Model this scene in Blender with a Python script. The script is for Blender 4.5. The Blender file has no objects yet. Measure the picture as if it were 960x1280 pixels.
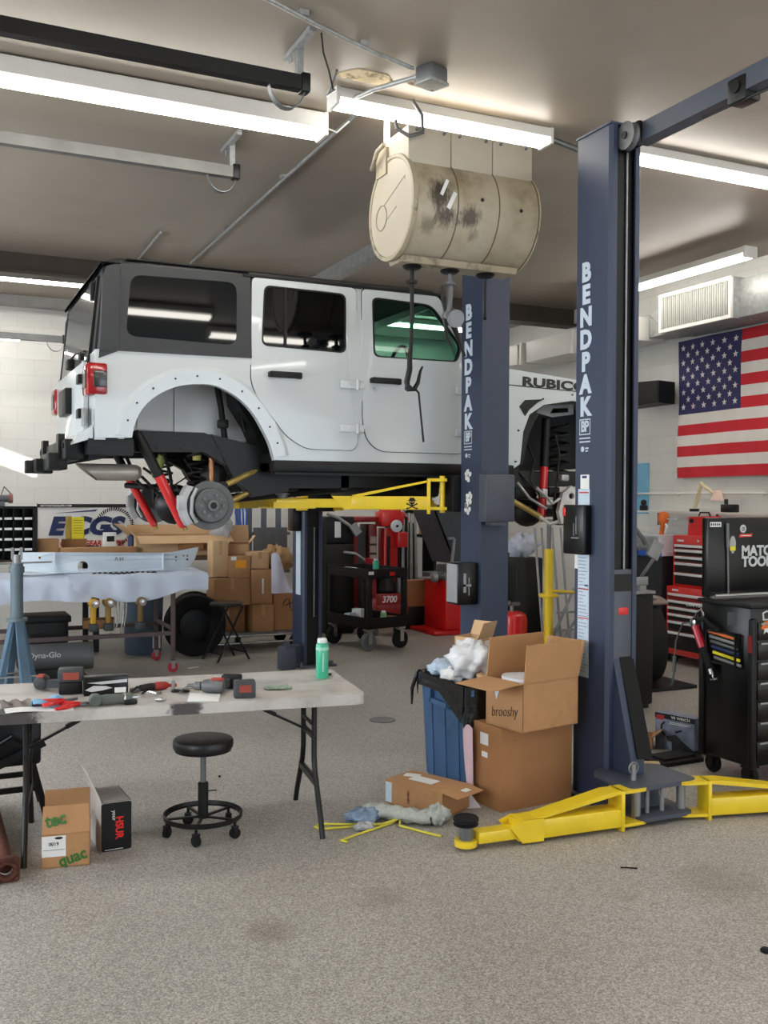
import bpy, bmesh, math, random
from mathutils import Vector, Matrix
from mathutils.geometry import tessellate_polygon
S = bpy.context.scene; COL = S.collection
R = math.radians; PI = math.pi
rnd = random.Random(11)
# ------------------------------------------------------------------ mesh builder
class MB:
    def __init__(s): s.bm = bmesh.new(); s.m = 0
    def add(s, vs, fs):
        v = [s.bm.verts.new(p) for p in vs]
        for f in fs:
            if len(set(f)) < 3: continue
            try:
                fc = s.bm.faces.new([v[i] for i in f]); fc.material_index = s.m
            except ValueError: pass
        return v
    def box(s, c, sz, rz=0, rx=0, ry=0, bev=0, seg=2):
        x, y, z = [k/2 for k in sz]
        M = Matrix.Translation(c) @ Matrix.Rotation(rz, 4, 'Z') @ Matrix.Rotation(ry, 4, 'Y') @ Matrix.Rotation(rx, 4, 'X')
        vs = [M @ Vector(p) for p in ((-x,-y,-z),(x,-y,-z),(x,y,-z),(-x,y,-z),(-x,-y,z),(x,-y,z),(x,y,z),(-x,y,z))]
        v = s.add(vs, [(0,3,2,1),(4,5,6,7),(0,1,5,4),(1,2,6,5),(2,3,7,6),(3,0,4,7)])
        if bev:
            es = list({e for q in v for e in q.link_edges})
            r = bmesh.ops.bevel(s.bm, geom=es, offset=bev, segments=seg, affect='EDGES', profile=.5)
            for f in r['faces']: f.material_index = s.m
        return s
    def bx(s, x0, x1, y0, y1, z0, z1, bev=0):
        return s.box(((x0+x1)/2, (y0+y1)/2, (z0+z1)/2), (abs(x1-x0), abs(y1-y0), abs(z1-z0)), bev=bev)
    def ring(s, rings, closed=True, caps=(True, True)):
        n = len(rings[0]); vs = [p for r in rings for p in r]; fs = []
        for i in range(len(rings)-1):
            for j in range(n if closed else n-1):
                k = (j+1) % n
                fs.append((i*n+j, i*n+k, (i+1)*n+k, (i+1)*n+j))
        if closed and caps[0]: fs.append(tuple(range(n-1, -1, -1)))
        if closed and caps[1]: fs.append(tuple(range((len(rings)-1)*n, len(rings)*n)))
        s.add(vs, fs); return s
    def cyl(s, p0, p1, r0, r1=None, n=16, caps=True):
        if r1 is None: r1 = r0
        p0, p1 = Vector(p0), Vector(p1); d = (p1-p0).normalized()
        a = d.orthogonal().normalized(); b = d.cross(a)
        A = [(a*math.cos(2*PI*i/n)+b*math.sin(2*PI*i/n)) for i in range(n)]
        return s.ring([[p0+q*r0 for q in A], [p1+q*r1 for q in A]], caps=(caps, caps))
    def tube(s, pts, r, n=8, closed=False, sq=None):
        pts = [Vector(p) for p in pts]; N = len(pts); rings = []; a = None
        for i, p in enumerate(pts):
            q0 = pts[i-1] if (i > 0 or closed) else p; q1 = pts[(i+1) % N] if (i < N-1 or closed) else p
            d = (q1-q0).normalized()
            if a is None: a = d.orthogonal().normalized()
            a = (a-d*a.dot(d)); a = a.normalized() if a.length > 1e-6 else d.orthogonal().normalized()
            b = d.cross(a); rr = r[i] if isinstance(r, (list, tuple)) else r
            rings.append([p+(a*math.cos(2*PI*j/n)+b*math.sin(2*PI*j/n))*rr for j in range(n)])
        if closed: rings.append(rings[0])
        return s.ring(rings, caps=(not closed, not closed))
    def lathe(s, prof, c=(0,0,0), ax='Z', n=24, sx=1, sy=1):
        c = Vector(c); rings = []
        for r, h in prof:
            rr = []
            for i in range(n):
                u, w = r*math.cos(2*PI*i/n)*sx, r*math.sin(2*PI*i/n)*sy
                rr.append(c + (Vector((u, w, h)) if ax == 'Z' else Vector((h, u, w)) if ax == 'X' else Vector((w, h, u))))
            rings.append(rr)
        k = tuple(prof[0]) != tuple(prof[-1])
        return s.ring(rings, caps=(k, k))
    def prism(s, poly, pl, a, b, holes=()):
        loops = [list(poly)]+[list(h) for h in holes]
        mp = {'XZ': lambda u, w, h: (u, h, w), 'XY': lambda u, w, h: (u, w, h), 'YZ': lambda u, w, h: (h, u, w)}[pl]
        fa = a if callable(a) else (lambda u, w: a); fb = b if callable(b) else (lambda u, w: b)
        flat = [p for l in loops for p in l]; n = len(flat)
        vs = [mp(u, w, fa(u, w)) for u, w in flat]+[mp(u, w, fb(u, w)) for u, w in flat]
        tris = tessellate_polygon([[Vector((u, w, 0)) for u, w in l] for l in loops])
        fs = [tuple(t) for t in tris]+[tuple(n+i for i in reversed(t)) for t in tris]
        o = 0
        for l in loops:
            k = len(l)
            for i in range(k):
                j = (i+1) % k; fs.append((o+i, o+j, n+o+j, n+o+i))
            o += k
        s.add(vs, fs); return s
    def sphere(s, c, r, n=12, sc=(1,1,1)):
        c = Vector(c); m = n//2
        rings = []
        for i in range(m+1):
            t = -PI/2+PI*i/m
            if i in (0, m): t *= .985
            rings.append([c+Vector((r*sc[0]*math.cos(t)*math.cos(2*PI*j/n), r*sc[1]*math.cos(t)*math.sin(2*PI*j/n), r*sc[2]*math.sin(t))) for j in range(n)])
        return s.ring(rings)
    def grid(s, f, nu, nv):
        vs = [f(i/nu, j/nv) for j in range(nv+1) for i in range(nu+1)]
        fs = [(j*(nu+1)+i, j*(nu+1)+i+1, (j+1)*(nu+1)+i+1, (j+1)*(nu+1)+i) for j in range(nv) for i in range(nu)]
        s.add(vs, fs); return s
    def sheet(s, f, nu, nv, t):            # a grid with thickness t along its local normal
        def nrm(u, v):
            e = 1e-3; a = Vector(f(min(u+e,1), v))-Vector(f(max(u-e,0), v)); b = Vector(f(u, min(v+e,1)))-Vector(f(u, max(v-e,0)))
            c = a.cross(b); return c.normalized() if c.length > 1e-12 else Vector((0,0,1))
        P = [[(Vector(f(i/nu, j/nv)), nrm(i/nu, j/nv)) for i in range(nu+1)] for j in range(nv+1)]
        w = nu+1; N = w*(nv+1)
        vs = [p+n*t/2 for r in P for p, n in r]+[p-n*t/2 for r in P for p, n in r]; fs = []
        for j in range(nv):
            for i in range(nu):
                q = (j*w+i, j*w+i+1, (j+1)*w+i+1, (j+1)*w+i); fs += [q, tuple(N+k for k in reversed(q))]
        bd = [i for i in range(w)]+[j*w+nu for j in range(1, nv+1)]+[nv*w+i for i in range(nu-1, -1, -1)]+[j*w for j in range(nv-1, 0, -1)]
        for a, b in zip(bd, bd[1:]+bd[:1]): fs.append((b, a, N+a, N+b))
        s.add(vs, fs); return s
    def text(s, txt, M, size, depth=.002, wx=1, bold=0, spc=1, shear=0, align='CENTER'):
        me = font_mesh(txt, bold, spc, shear, align)
        T = M @ Matrix.Diagonal((size*wx, size, depth, 1))
        s.add([T @ v for v in me[0]], me[1]); return s
_fm = {}
def font_mesh(txt, bold, spc, shear, align):
    k = (txt, bold, spc, shear, align)
    if k in _fm: return _fm[k]
    cu = bpy.data.curves.new('t', 'FONT'); cu.body = txt; cu.align_x = align; cu.align_y = 'CENTER'; cu.offset = bold
    cu.space_character = spc; cu.shear = shear; cu.extrude = .5; cu.resolution_u = 3; cu.size = 1
    o = bpy.data.objects.new('t', cu); COL.objects.link(o)
    me = bpy.data.meshes.new_from_object(o.evaluated_get(bpy.context.evaluated_depsgraph_get()))
    r = ([v.co.copy() for v in me.vertices], [tuple(p.vertices) for p in me.polygons])
    bpy.data.objects.remove(o); bpy.data.curves.remove(cu); bpy.data.meshes.remove(me)
    _fm[k] = r; return r
def face(origin, right, up):               # matrix whose X is «right» and Y is «up»: for lettering and stickers
    r = Vector(right).normalized(); u = Vector(up); u = (u-r*u.dot(r)).normalized(); n = r.cross(u)
    return Matrix(((r.x,u.x,n.x,origin[0]),(r.y,u.y,n.y,origin[1]),(r.z,u.z,n.z,origin[2]),(0,0,0,1)))
def rrect(x0, x1, z0, z1, r, n=4):
    return rpoly([(x0,z0),(x1,z0),(x1,z1),(x0,z1)], r, n)
def rpoly(P, r, n=4):
    out = []; k = len(P)
    for i in range(k):
        p = Vector(P[i]); a = Vector(P[i-1])-p; b = Vector(P[(i+1) % k])-p
        ri = r[i] if isinstance(r, (list, tuple)) else r
        d = min(ri, a.length*.48, b.length*.48)
        if d < 1e-4: out.append((p.x, p.y)); continue
        a = p+a.normalized()*d; b = p+b.normalized()*d
        for t in range(n+1):
            t /= n; q = a*(1-t)**2+p*2*t*(1-t)+b*t*t; out.append((q.x, q.y))
    return out
def circ(cx, cz, r, n=20, a0=0, a1=2*PI):
    full = abs(a1-a0-2*PI) < 1e-6
    return [(cx+r*math.cos(a0+(a1-a0)*i/(n if full else n-1)), cz+r*math.sin(a0+(a1-a0)*i/(n if full else n-1))) for i in range(n)]
# ------------------------------------------------------------------ objects
FR = {}
def tag(o, label=None, cat=None, group=None, kind=None):
    for k, v in (('label', label), ('category', cat), ('group', group), ('kind', kind)):
        if v: o[k] = v
    return o
def thing(name, label, cat, loc=(0,0,0), rz=0, group=None):
    o = bpy.data.objects.new(name, None); COL.objects.link(o); o.location = loc; o.rotation_euler = (0,0,rz); o.empty_display_size = .1
    FR[o.name] = Matrix.Translation(loc) @ Matrix.Rotation(rz, 4, 'Z')
    return tag(o, label, cat, group)
def build(name, mb, mat, parent=None, w=False, ang=32, label=None):
    bm = mb.bm; root = parent
    while root is not None and root.parent is not None: root = root.parent
    if root is not None and w: bmesh.ops.transform(bm, matrix=FR[root.name].inverted(), verts=bm.verts)
    loc = None
    if parent is None:
        xs = [v.co for v in bm.verts]
        loc = Vector(((min(v.x for v in xs)+max(v.x for v in xs))/2, (min(v.y for v in xs)+max(v.y for v in xs))/2, min(v.z for v in xs)))
        bmesh.ops.translate(bm, vec=-loc, verts=bm.verts)
    bmesh.ops.recalc_face_normals(bm, faces=bm.faces)
    me = bpy.data.meshes.new(name); bm.to_mesh(me); bm.free()
    for p in me.polygons: p.use_smooth = True
    me.set_sharp_from_angle(angle=R(ang))
    for m in (mat if isinstance(mat, (list, tuple)) else [mat]): me.materials.append(m)
    o = bpy.data.objects.new(name, me); COL.objects.link(o)
    if parent is not None: o.parent = parent
    else: o.location = loc; FR[o.name] = Matrix.Translation(loc)
    if label: o['label'] = label
    return o
def single(name, label, cat, mb, mat, group=None, ang=32):
    return tag(build(name, mb, mat, ang=ang), label, cat, group)
def struct(name, mb, mat, parent=None):
    return tag(build(name, mb, mat, parent), kind='structure' if parent is None else None)
def dup(root, loc, rz, label=None, group=None):
    r = root.copy(); COL.objects.link(r); r.location = loc; r.rotation_euler = (0,0,rz)
    FR[r.name] = Matrix.Translation(loc) @ Matrix.Rotation(rz, 4, 'Z')
    if label: r['label'] = label
    if group: r['group'] = group
    for ch in list(root.children):
        c = ch.copy(); COL.objects.link(c); c.parent = r
        for g in ch.children:
            d = g.copy(); COL.objects.link(d); d.parent = c
    return r
# ------------------------------------------------------------------ materials
def srgb(r, g, b):
    f = lambda c: (c/255/12.92) if c/255 <= .04045 else ((c/255+.055)/1.055)**2.4
    return (f(r), f(g), f(b))
def nodes(name):
    m = bpy.data.materials.new(name); m.use_nodes = True; nt = m.node_tree; nt.nodes.clear()
    o = nt.nodes.new('ShaderNodeOutputMaterial'); b = nt.nodes.new('ShaderNodeBsdfPrincipled'); nt.links.new(b.outputs[0], o.inputs[0])
    return m, nt, b, o
def N(nt, t, **k):
    n = nt.nodes.new('ShaderNode'+t)
    for a, v in k.items():
        if hasattr(n, a): setattr(n, a, v)
        else: n.inputs[a.replace('_', ' ')].default_value = v
    return n
def ramp(nt, src, stops):
    r = nt.nodes.new('ShaderNodeValToRGB'); nt.links.new(src, r.inputs[0]); e = r.color_ramp.elements
    while len(e) < len(stops): e.new(.5)
    for x, (p, c) in zip(e, stops): x.position = p; x.color = (*c, 1) if len(c) == 3 else c
    return r.outputs[0]
def mixc(nt, f, a, b, mode='MIX'):
    n = nt.nodes.new('ShaderNodeMix'); n.data_type = 'RGBA'; n.blend_type = mode
    for s, v in ((0, f), (6, a), (7, b)):
        if isinstance(v, bpy.types.NodeSocket): nt.links.new(v, n.inputs[s])
        else: n.inputs[s].default_value = v if s == 0 else (*v, 1) if len(v) == 3 else v
    return n.outputs[2]
def pm(name, rgb, rough=.5, metal=0, var=.12, scale=7, bump=0, bscale=90, coat=0, spec=.5, dirt=None, dirt_amt=.5, dscale=3, thr=.55):
    m, nt, b, o = nodes(name); c = srgb(*rgb)
    tc = N(nt, 'TexCoord'); nz = N(nt, 'TexNoise', Scale=scale, Detail=5.); nt.links.new(tc.outputs['Object'], nz.inputs['Vector'])
    lo = tuple(k*(1-var) for k in c); hi = tuple(min(1, k*(1+var)) for k in c)
    col = ramp(nt, nz.outputs[0], [(.3, lo), (.7, hi)])
    if dirt:
        n2 = N(nt, 'TexNoise', Scale=dscale, Detail=9., Roughness=.7); nt.links.new(tc.outputs['Object'], n2.inputs['Vector'])
        f = ramp(nt, n2.outputs[0], [(thr, (0,0,0)), (thr+.13, (dirt_amt,)*3)])
        col = mixc(nt, f, col, srgb(*dirt))
    nt.links.new(col, b.inputs['Base Color'])
    b.inputs['Roughness'].default_value = rough; b.inputs['Metallic'].default_value = metal
    b.inputs['Coat Weight'].default_value = coat; b.inputs['Coat Roughness'].default_value = .05; b.inputs['Specular IOR Level'].default_value = spec
    if bump:
        n3 = N(nt, 'TexNoise', Scale=bscale, Detail=3.); nt.links.new(tc.outputs['Object'], n3.inputs['Vector'])
        bp = N(nt, 'Bump', Strength=bump, Distance=.01); nt.links.new(n3.outputs[0], bp.inputs['Height']); nt.links.new(bp.outputs[0], b.inputs['Normal'])
    return m
def emit(name, rgb, st):
    m, nt, b, o = nodes(name); e = N(nt, 'Emission', Strength=st); e.inputs[0].default_value = (*rgb, 1)
    nt.links.new(e.outputs[0], o.inputs[0]); nt.nodes.remove(b); return m
def glass(name, tint, rough=.02, alpha=.5, base=(10,12,12)):
    m, nt, b, o = nodes(name); b.inputs['Base Color'].default_value = (*srgb(*base), 1); b.inputs['Roughness'].default_value = rough
    t = N(nt, 'BsdfTransparent'); t.inputs[0].default_value = (*tint, 1); mx = N(nt, 'MixShader'); mx.inputs[0].default_value = alpha
    nt.links.new(b.outputs[0], mx.inputs[1]); nt.links.new(t.outputs[0], mx.inputs[2]); nt.links.new(mx.outputs[0], o.inputs[0])
    return m
W_CAR = pm('white_car_paint', (196,202,204), .25, var=.01, coat=.7)
W_PNT = pm('white_enamel', (222,220,214), .45, var=.04)
CHAR = pm('charcoal_plastic', (44,46,49), .55, var=.06, bump=.05, bscale=400)
BLK = pm('black_plastic', (13,13,14), .5, var=.2, spec=.35)
BLKG = pm('black_gloss', (7,7,8), .3, var=.1, spec=.4)
BLKM = pm('black_steel', (18,18,19), .42, .2, var=.25, spec=.4)
RUB = pm('black_rubber', (17,17,18), .75, var=.2, spec=.3)
GLS = pm('dark_window_glass', (4,5,6), .03, var=.0, spec=.38)
GLT = glass('green_tinted_glass', (.76,.96,.88), .02, .84)
GLB = glass('reflection_toned_glass', (.6,.6,.58), .06, .3, (112,112,110))  # pale base colour stands in for the wall reflected in the glass
POST = pm('slate_blue_paint', (46,56,79), .48, var=.06, dirt=(44,50,62), dirt_amt=.4, dscale=4)
POSTG = pm('grey_blue_paint', (68,74,86), .45, var=.06)
YEL = pm('yellow_enamel', (238,206,38), .38, var=.05, dirt=(120,104,40), dirt_amt=.55, dscale=9, thr=.6, coat=.2)
RED = pm('red_enamel', (206,24,24), .35, var=.08, coat=.3)
REDD = pm('dark_red_enamel', (140,20,24), .4, var=.15, dirt=(50,20,20), dscale=8)
SHOCK = pm('red_shock_paint', (200,28,30), .3, var=.08, coat=.4)
CHROME = pm('polished_steel', (205,205,205), .22, 1, var=.05)
STEEL = pm('grey_steel', (150,151,152), .42, .5, var=.15)
STEELM = pm('dull_steel', (112,114,116), .5, .6, var=.15)
ALU = pm('cast_aluminium', (176,178,180), .45, .6, var=.12, bump=.1)
GALV = pm('galvanised_sheet', (158,160,159), .45, .45, var=.18, scale=26)
GOLD = pm('gold_control_arm', (176,150,84), .35, .55, var=.1)
ROTOR = pm('brake_rotor_steel', (92,94,94), .5, .4, var=.12, scale=20)
CARD = pm('cardboard', (178,134,92), .8, var=.08, scale=5, bump=.04, bscale=160, dirt=(120,82,52), dirt_amt=.35)
CARDL = pm('pale_cardboard', (206,172,132), .8, var=.06, scale=5)
CARDD = pm('dark_cardboard', (148,104,66), .8, var=.1, scale=5, dirt=(80,52,34), dirt_amt=.5)
CARDM = pm('marked_cardboard', (164,116,74), .8, var=.06, scale=5, dirt=(60,38,26), dirt_amt=.8, dscale=5, thr=.63)
PAPER = pm('white_paper', (232,232,230), .7, var=.03)
PAPERB = pm('blue_white_label', (196,212,226), .6, var=.06, scale=60)
PINK = pm('pink_paper', (226,196,206), .7, var=.06)
CLEAR = glass('clear_plastic_film', (.86,.88,.9), .2, .45, (205,210,215))
PLASTW = pm('white_plastic', (222,226,232), .35, var=.06, scale=20, bump=.15, bscale=30)
TAPE = pm('tan_packing_tape', (186,150,104), .3, var=.04)
CANB = pm('blue_plastic', (58,94,134), .5, var=.1, dirt=(26,48,78), dirt_amt=.5, dscale=5)
BARREL = pm('grey_blue_plastic', (84,102,120), .5, var=.1)
LINER = pm('black_bag_film', (12,12,14), .22, var=.2, bump=.5, bscale=24)
TEAL = pm('green_spray_can', (62,176,140), .3, var=.04, coat=.3)
CANW = pm('white_can_cap', (228,232,230), .4, var=.03)
CLOTH = pm('pale_blue_sheet', (208,218,236), .8, var=.06, scale=4)
PLATE = pm('pale_primer_metal', (220,230,237), .4, 0, var=.06, scale=3)
CREAM = pm('cream_reel_paint', (184,175,157), .5, var=.05, scale=3)
CREAMD = pm('stained_cream_paint', (170,158,136), .5, var=.08, scale=4, dirt=(62,54,42), dirt_amt=.85, dscale=5.5, thr=.56)
ORNG = pm('orange_plastic', (226,112,40), .4, var=.06)
BLUEP = pm('bright_blue_plastic', (36,92,190), .4, var=.1)
LBLUE = pm('light_blue_board', (112,176,208), .6, var=.03)
NAVY = pm('navy_print', (34,48,92), .5, var=.06)
REDP = pm('red_print', (196,44,36), .5, var=.05)
GREENP = pm('green_print', (54,108,44), .6, var=.06)
LETW = pm('pale_grey_lettering', (196,208,220), .5, var=.02)
SILV = pm('silver_lettering', (200,202,204), .4, var=.02)
INK = pm('black_ink', (26,22,22), .6, var=.1)
YELL = pm('yellow_card', (236,222,40), .5, var=.05)
YSTRAP = pm('yellow_strap', (214,204,70), .55, var=.06)
SCREEN = pm('light_tube_body', (226,226,226), .5, var=.02)
TUBE = emit('lit_fluorescent_tube', (1,.955,.87), 27)
PANE = emit('frosted_daylight_pane', (.88,.94,1.0), 9)
GREYT = pm('grey_tool_plastic', (84,92,86), .45, var=.1)
GREYD = pm('dark_grey_plastic', (58,62,66), .5, var=.1)
RUST = pm('rusty_steel', (92,52,40), .8, .2, var=.3, scale=14, bump=.3, dirt=(40,30,28))
BLUES = pm('blue_grey_steel', (96,124,146), .45, .1, var=.08)
SEATV = pm('black_vinyl', (17,17,18), .4, var=.2, bump=.05)
WOODC = pm('tan_wood', (200,176,130), .6, var=.1)
GREYCAN = pm('grey_drum', (96,98,100), .5, .3, var=.1)
DRK = pm('dark_interior', (20,20,21), .7, var=.2)
SUNLIT = pm('sunlit_axle_tone', (214,150,110), .35, .7, var=.1)
PICT = None
# ------------------------------------------------------------------ camera and render settings
F_PX = 1230.0
yaw, pit, rol = math.atan(575/F_PX), math.atan(18/F_PX), .005
cam = bpy.data.objects.new('camera', bpy.data.cameras.new('camera')); COL.objects.link(cam); S.camera = cam
cam.data.sensor_fit = 'VERTICAL'; cam.data.sensor_height = 24; cam.data.lens = F_PX/1280*24; cam.data.clip_start = .05
fw = Vector((math.sin(yaw)*math.cos(pit), math.cos(yaw)*math.cos(pit), -math.sin(pit)))
rt = Vector((math.cos(yaw), -math.sin(yaw), 0)); up = rt.cross(fw)
rt, up = rt*math.cos(rol)+up*math.sin(rol), up*math.cos(rol)-rt*math.sin(rol)
cam.matrix_world = Matrix(((rt.x,up.x,-fw.x,0),(rt.y,up.y,-fw.y,0),(rt.z,up.z,-fw.z,1.7),(0,0,0,1)))
S.view_settings.view_transform = 'Standard'; S.view_settings.look = 'None'; S.view_settings.gamma = 1; S.view_settings.exposure = .2
S.view_settings.use_curve_mapping = False
S.cycles.max_bounces = 8; S.cycles.diffuse_bounces = 4; S.cycles.transparent_max_bounces = 12; S.cycles.caustics_reflective = False; S.cycles.caustics_refractive = False
S.cycles.use_denoising = True; S.cycles.sample_clamp_indirect = 4
wd = bpy.data.worlds.new('sky'); S.world = wd; wd.use_nodes = True
bg = wd.node_tree.nodes['Background']; bg.inputs[0].default_value = (.75,.86,1,1); bg.inputs[1].default_value = 3.2
# ------------------------------------------------------------------ the setting
def m_floor():
    m, nt, b, o = nodes('flake_epoxy_floor'); tc = N(nt, 'TexCoord')
    v = N(nt, 'TexVoronoi', Scale=190.); nt.links.new(tc.outputs['Object'], v.inputs['Vector'])
    sp = N(nt, 'SeparateColor'); nt.links.new(v.outputs['Color'], sp.inputs[0])
    fl = ramp(nt, sp.outputs[0], [(0, srgb(88,84,79)), (.25, srgb(132,127,120)), (.6, srgb(162,157,150)), (.93, srgb(200,196,190))])
    n = N(nt, 'TexNoise', Scale=.9, Detail=6.); nt.links.new(tc.outputs['Object'], n.inputs['Vector'])
    c = mixc(nt, .35, fl, ramp(nt, n.outputs[0], [(.3, srgb(132,126,118)), (.7, srgb(172,167,160))]))
    n2 = N(nt, 'TexNoise', Scale=2.3, Detail=7., Roughness=.65); nt.links.new(tc.outputs['Object'], n2.inputs['Vector'])
    c = mixc(nt, ramp(nt, n2.outputs[0], [(.62, (0,0,0)), (.78, (.35,)*3)]), c, srgb(112,100,86))
    for p, r, amt in (((-1.03,-0.85,.1), .26, .42), ((-0.46,-0.75,.1), .26, .3), ((0.95,-1.22,.1), .4, .25)):        # old oil spots
        mp = N(nt, 'Mapping'); mp.inputs['Location'].default_value = (-p[0],-p[1],-p[2]); nt.links.new(tc.outputs['Object'], mp.inputs[0])
        d = N(nt, 'VectorMath', operation='LENGTH'); nt.links.new(mp.outputs[0], d.inputs[0])
        k = N(nt, 'MapRange'); nt.links.new(d.outputs['Value'], k.inputs[0]); k.inputs[1].default_value = 0; k.inputs[2].default_value = r; k.inputs[3].default_value = .55; k.inputs[4].default_value = 0
        a = N(nt, 'Math', operation='ADD'); nt.links.new(k.outputs[0], a.inputs[0]); nt.links.new(n2.outputs[0], a.inputs[1])
        c = mixc(nt, ramp(nt, a.outputs[0], [(.72, (0,0,0)), (.95, (amt,)*3)]), c, srgb(88,72,54))
    nt.links.new(c, b.inputs['Base Color'])
    nt.links.new(ramp(nt, n.outputs[0], [(.3, (.42,)*3), (.7, (.62,)*3)]), b.inputs['Roughness'])
    bp = N(nt, 'Bump', Strength=.12, Distance=.002); nt.links.new(sp.outputs[1], bp.inputs['Height']); nt.links.new(bp.outputs[0], b.inputs['Normal'])
    return m
def m_block(name, axis, col, mort, bump):
    m, nt, b, o = nodes(name); tc = N(nt, 'TexCoord'); sx = N(nt, 'SeparateXYZ'); cx = N(nt, 'CombineXYZ')
    nt.links.new(tc.outputs['Object'], sx.inputs[0]); nt.links.new(sx.outputs[axis], cx.inputs[0]); nt.links.new(sx.outputs[2], cx.inputs[1])
    br = N(nt, 'TexBrick'); br.inputs['Scale'].default_value = 1; br.inputs['Brick Width'].default_value = .4; br.inputs['Row Height'].default_value = .2
    br.inputs['Mortar Size'].default_value = .005; br.inputs['Color1'].default_value = (*srgb(*col), 1); br.inputs['Color2'].default_value = (*srgb(*[k-3 for k in col]), 1)
    br.inputs['Mortar'].default_value = (*srgb(*mort), 1); br.inputs['Mortar Smooth'].default_value = .3
    nt.links.new(cx.outputs[0], br.inputs[0])
    n = N(nt, 'TexNoise', Scale=1.7, Detail=6.); nt.links.new(tc.outputs['Object'], n.inputs['Vector'])
    nt.links.new(mixc(nt, .35, br.outputs[0], ramp(nt, n.outputs[0], [(.35, srgb(*[k-14 for k in col])), (.65, srgb(*col))])), b.inputs['Base Color'])
    b.inputs['Roughness'].default_value = .45
    bp = N(nt, 'Bump', Strength=bump, Distance=.004); bp.invert = True; nt.links.new(br.outputs['Fac'], bp.inputs['Height']); nt.links.new(bp.outputs[0], b.inputs['Normal'])
    return m
def m_ceiling():
    m, nt, b, o = nodes('painted_ceiling_board'); tc = N(nt, 'TexCoord')
    n = N(nt, 'TexNoise', Scale=.8, Detail=5.); nt.links.new(tc.outputs['Object'], n.inputs['Vector'])
    c = ramp(nt, n.outputs[0], [(.3, srgb(142,131,118)), (.7, srgb(158,147,134))])
    nt.links.new(c, b.inputs['Base Color']); b.inputs['Roughness'].default_value = .42
    n2 = N(nt, 'TexNoise', Scale=1.1, Detail=2.); nt.links.new(tc.outputs['Object'], n2.inputs['Vector'])
    bp = N(nt, 'Bump', Strength=.25, Distance=.06); nt.links.new(n2.outputs[0], bp.inputs['Height']); nt.links.new(bp.outputs[0], b.inputs['Normal'])
    return m
XL, XR, YB, YN, ZC = -3.0, 7.5, 13.0, -4.0, 4.1
WALLB = m_block('painted_block_back', 0, (226,226,222), (210,209,205), .22)
WALLR = m_block('painted_block_right', 1, (222,222,217), (206,205,200), .22)
struct('floor', MB().bx(XL-.2, XR+.2, YN-.2, YB+.2, -.1, 0), m_floor())
struct('ceiling', MB().bx(XL-.2, XR+.2, YN-.2, YB+.2, ZC, ZC+.1), m_ceiling())
struct('wall_back', MB().bx(XL-.2, XR+.2, YB, YB+.2, 0, ZC), WALLB)
struct('wall_right', MB().bx(XR, XR+.2, YN, YB, 0, ZC), WALLR)
wl = MB(); W0, W1, WZ0, WZ1 = 9.65, 11.6, 3.53, 3.81
HOLES = [rrect(W0,W1,WZ0,WZ1,0,1), rrect(4.2,6.6,1.1,3.0,0,1), rrect(7.0,9.4,1.1,3.0,0,1), rrect(.2,2.6,1.1,3.0,0,1)]
wl.prism([(YN,0),(YB,0),(YB,ZC),(YN,ZC)], 'YZ', XL-.2, XL, holes=HOLES)
struct('wall_left', wl, WALLR)
for k, (a, c) in enumerate(((4.2,6.6),(7.0,9.4),(.2,2.6))):
    f = MB(); f.prism(rrect(a,c,1.1,3.0,0,1), 'YZ', XL-.14, XL-.06, holes=[rrect(a+.05,a+1.17,1.15,2.95,0,1), rrect(a+1.23,c-.05,1.15,2.95,0,1)]); w_ = struct('window_%d' % (k+1), f, W_PNT)
    f = MB(); f.bx(XL-.105,XL-.095,a+.04,c-.04,1.14,2.96); fo_ = build('frosted_pane', f, PANE, w_, w=True)
wn = MB(); wn.bx(XL-.2, XR+.2, YN-.2, YN, 3.3, ZC); wn.bx(XL-.2, 2.2, YN-.2, YN, 0, 3.3); wn.bx(6.8, XR+.2, YN-.2, YN, 0, 3.3)
struct('wall_front', wn, WALLB)
# dropped beam under the ceiling along the back bay
bmw = MB().bx(XL, XR, 10.36, 10.44, 3.90, ZC); bmw.bx(XL, XR, 10.28, 10.52, 3.88, 3.91)
struct('trim_1', bmw, pm('dark_painted_beam', (58,49,40), .5, var=.15, scale=3))
struct('trim_2', MB().bx(XL, XR, 12.55, 12.7, 3.98, ZC), pm('grey_pipe_boxing', (120,120,118), .5, var=.1))
# patched hole in the ceiling board
cp = MB(); cp.prism([(2.30+.16*math.cos(a)*(1+.2*math.sin(3*a)), 5.16+.10*math.sin(a)*(1+.25*math.cos(2*a))) for a in [i*2*PI/18 for i in range(18)]], 'XY', ZC-.004, ZC)
o_ = struct('trim_3', cp, pm('stained_plaster', (214,196,158), .8, var=.12, scale=12, dirt=(92,60,34), dirt_amt=.9, dscale=10, thr=.5))
cp = MB(); cp.prism([(2.62+.09*math.cos(a)*(1+.3*math.sin(3*a)), 5.1+.06*math.sin(a)) for a in [i*2*PI/14 for i in range(14)]], 'XY', ZC-.004, ZC)
struct('trim_4', cp, pm('stained_plaster_dark', (150,120,84), .8, var=.2, scale=14, dirt=(60,38,24), dirt_amt=.9, dscale=14, thr=.48))
# sun through the high window in the left wall
sn = bpy.data.objects.new('sun', bpy.data.lights.new('sun', 'SUN')); COL.objects.link(sn); sn.data.energy = 9; sn.data.angle = .008; sn.data.color = (1,.95,.86)
sn.rotation_euler = Vector((1,.75,-.375)).to_track_quat('-Z', 'Y').to_euler(); sn.location = (XL-3, 8, 6)
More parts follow.
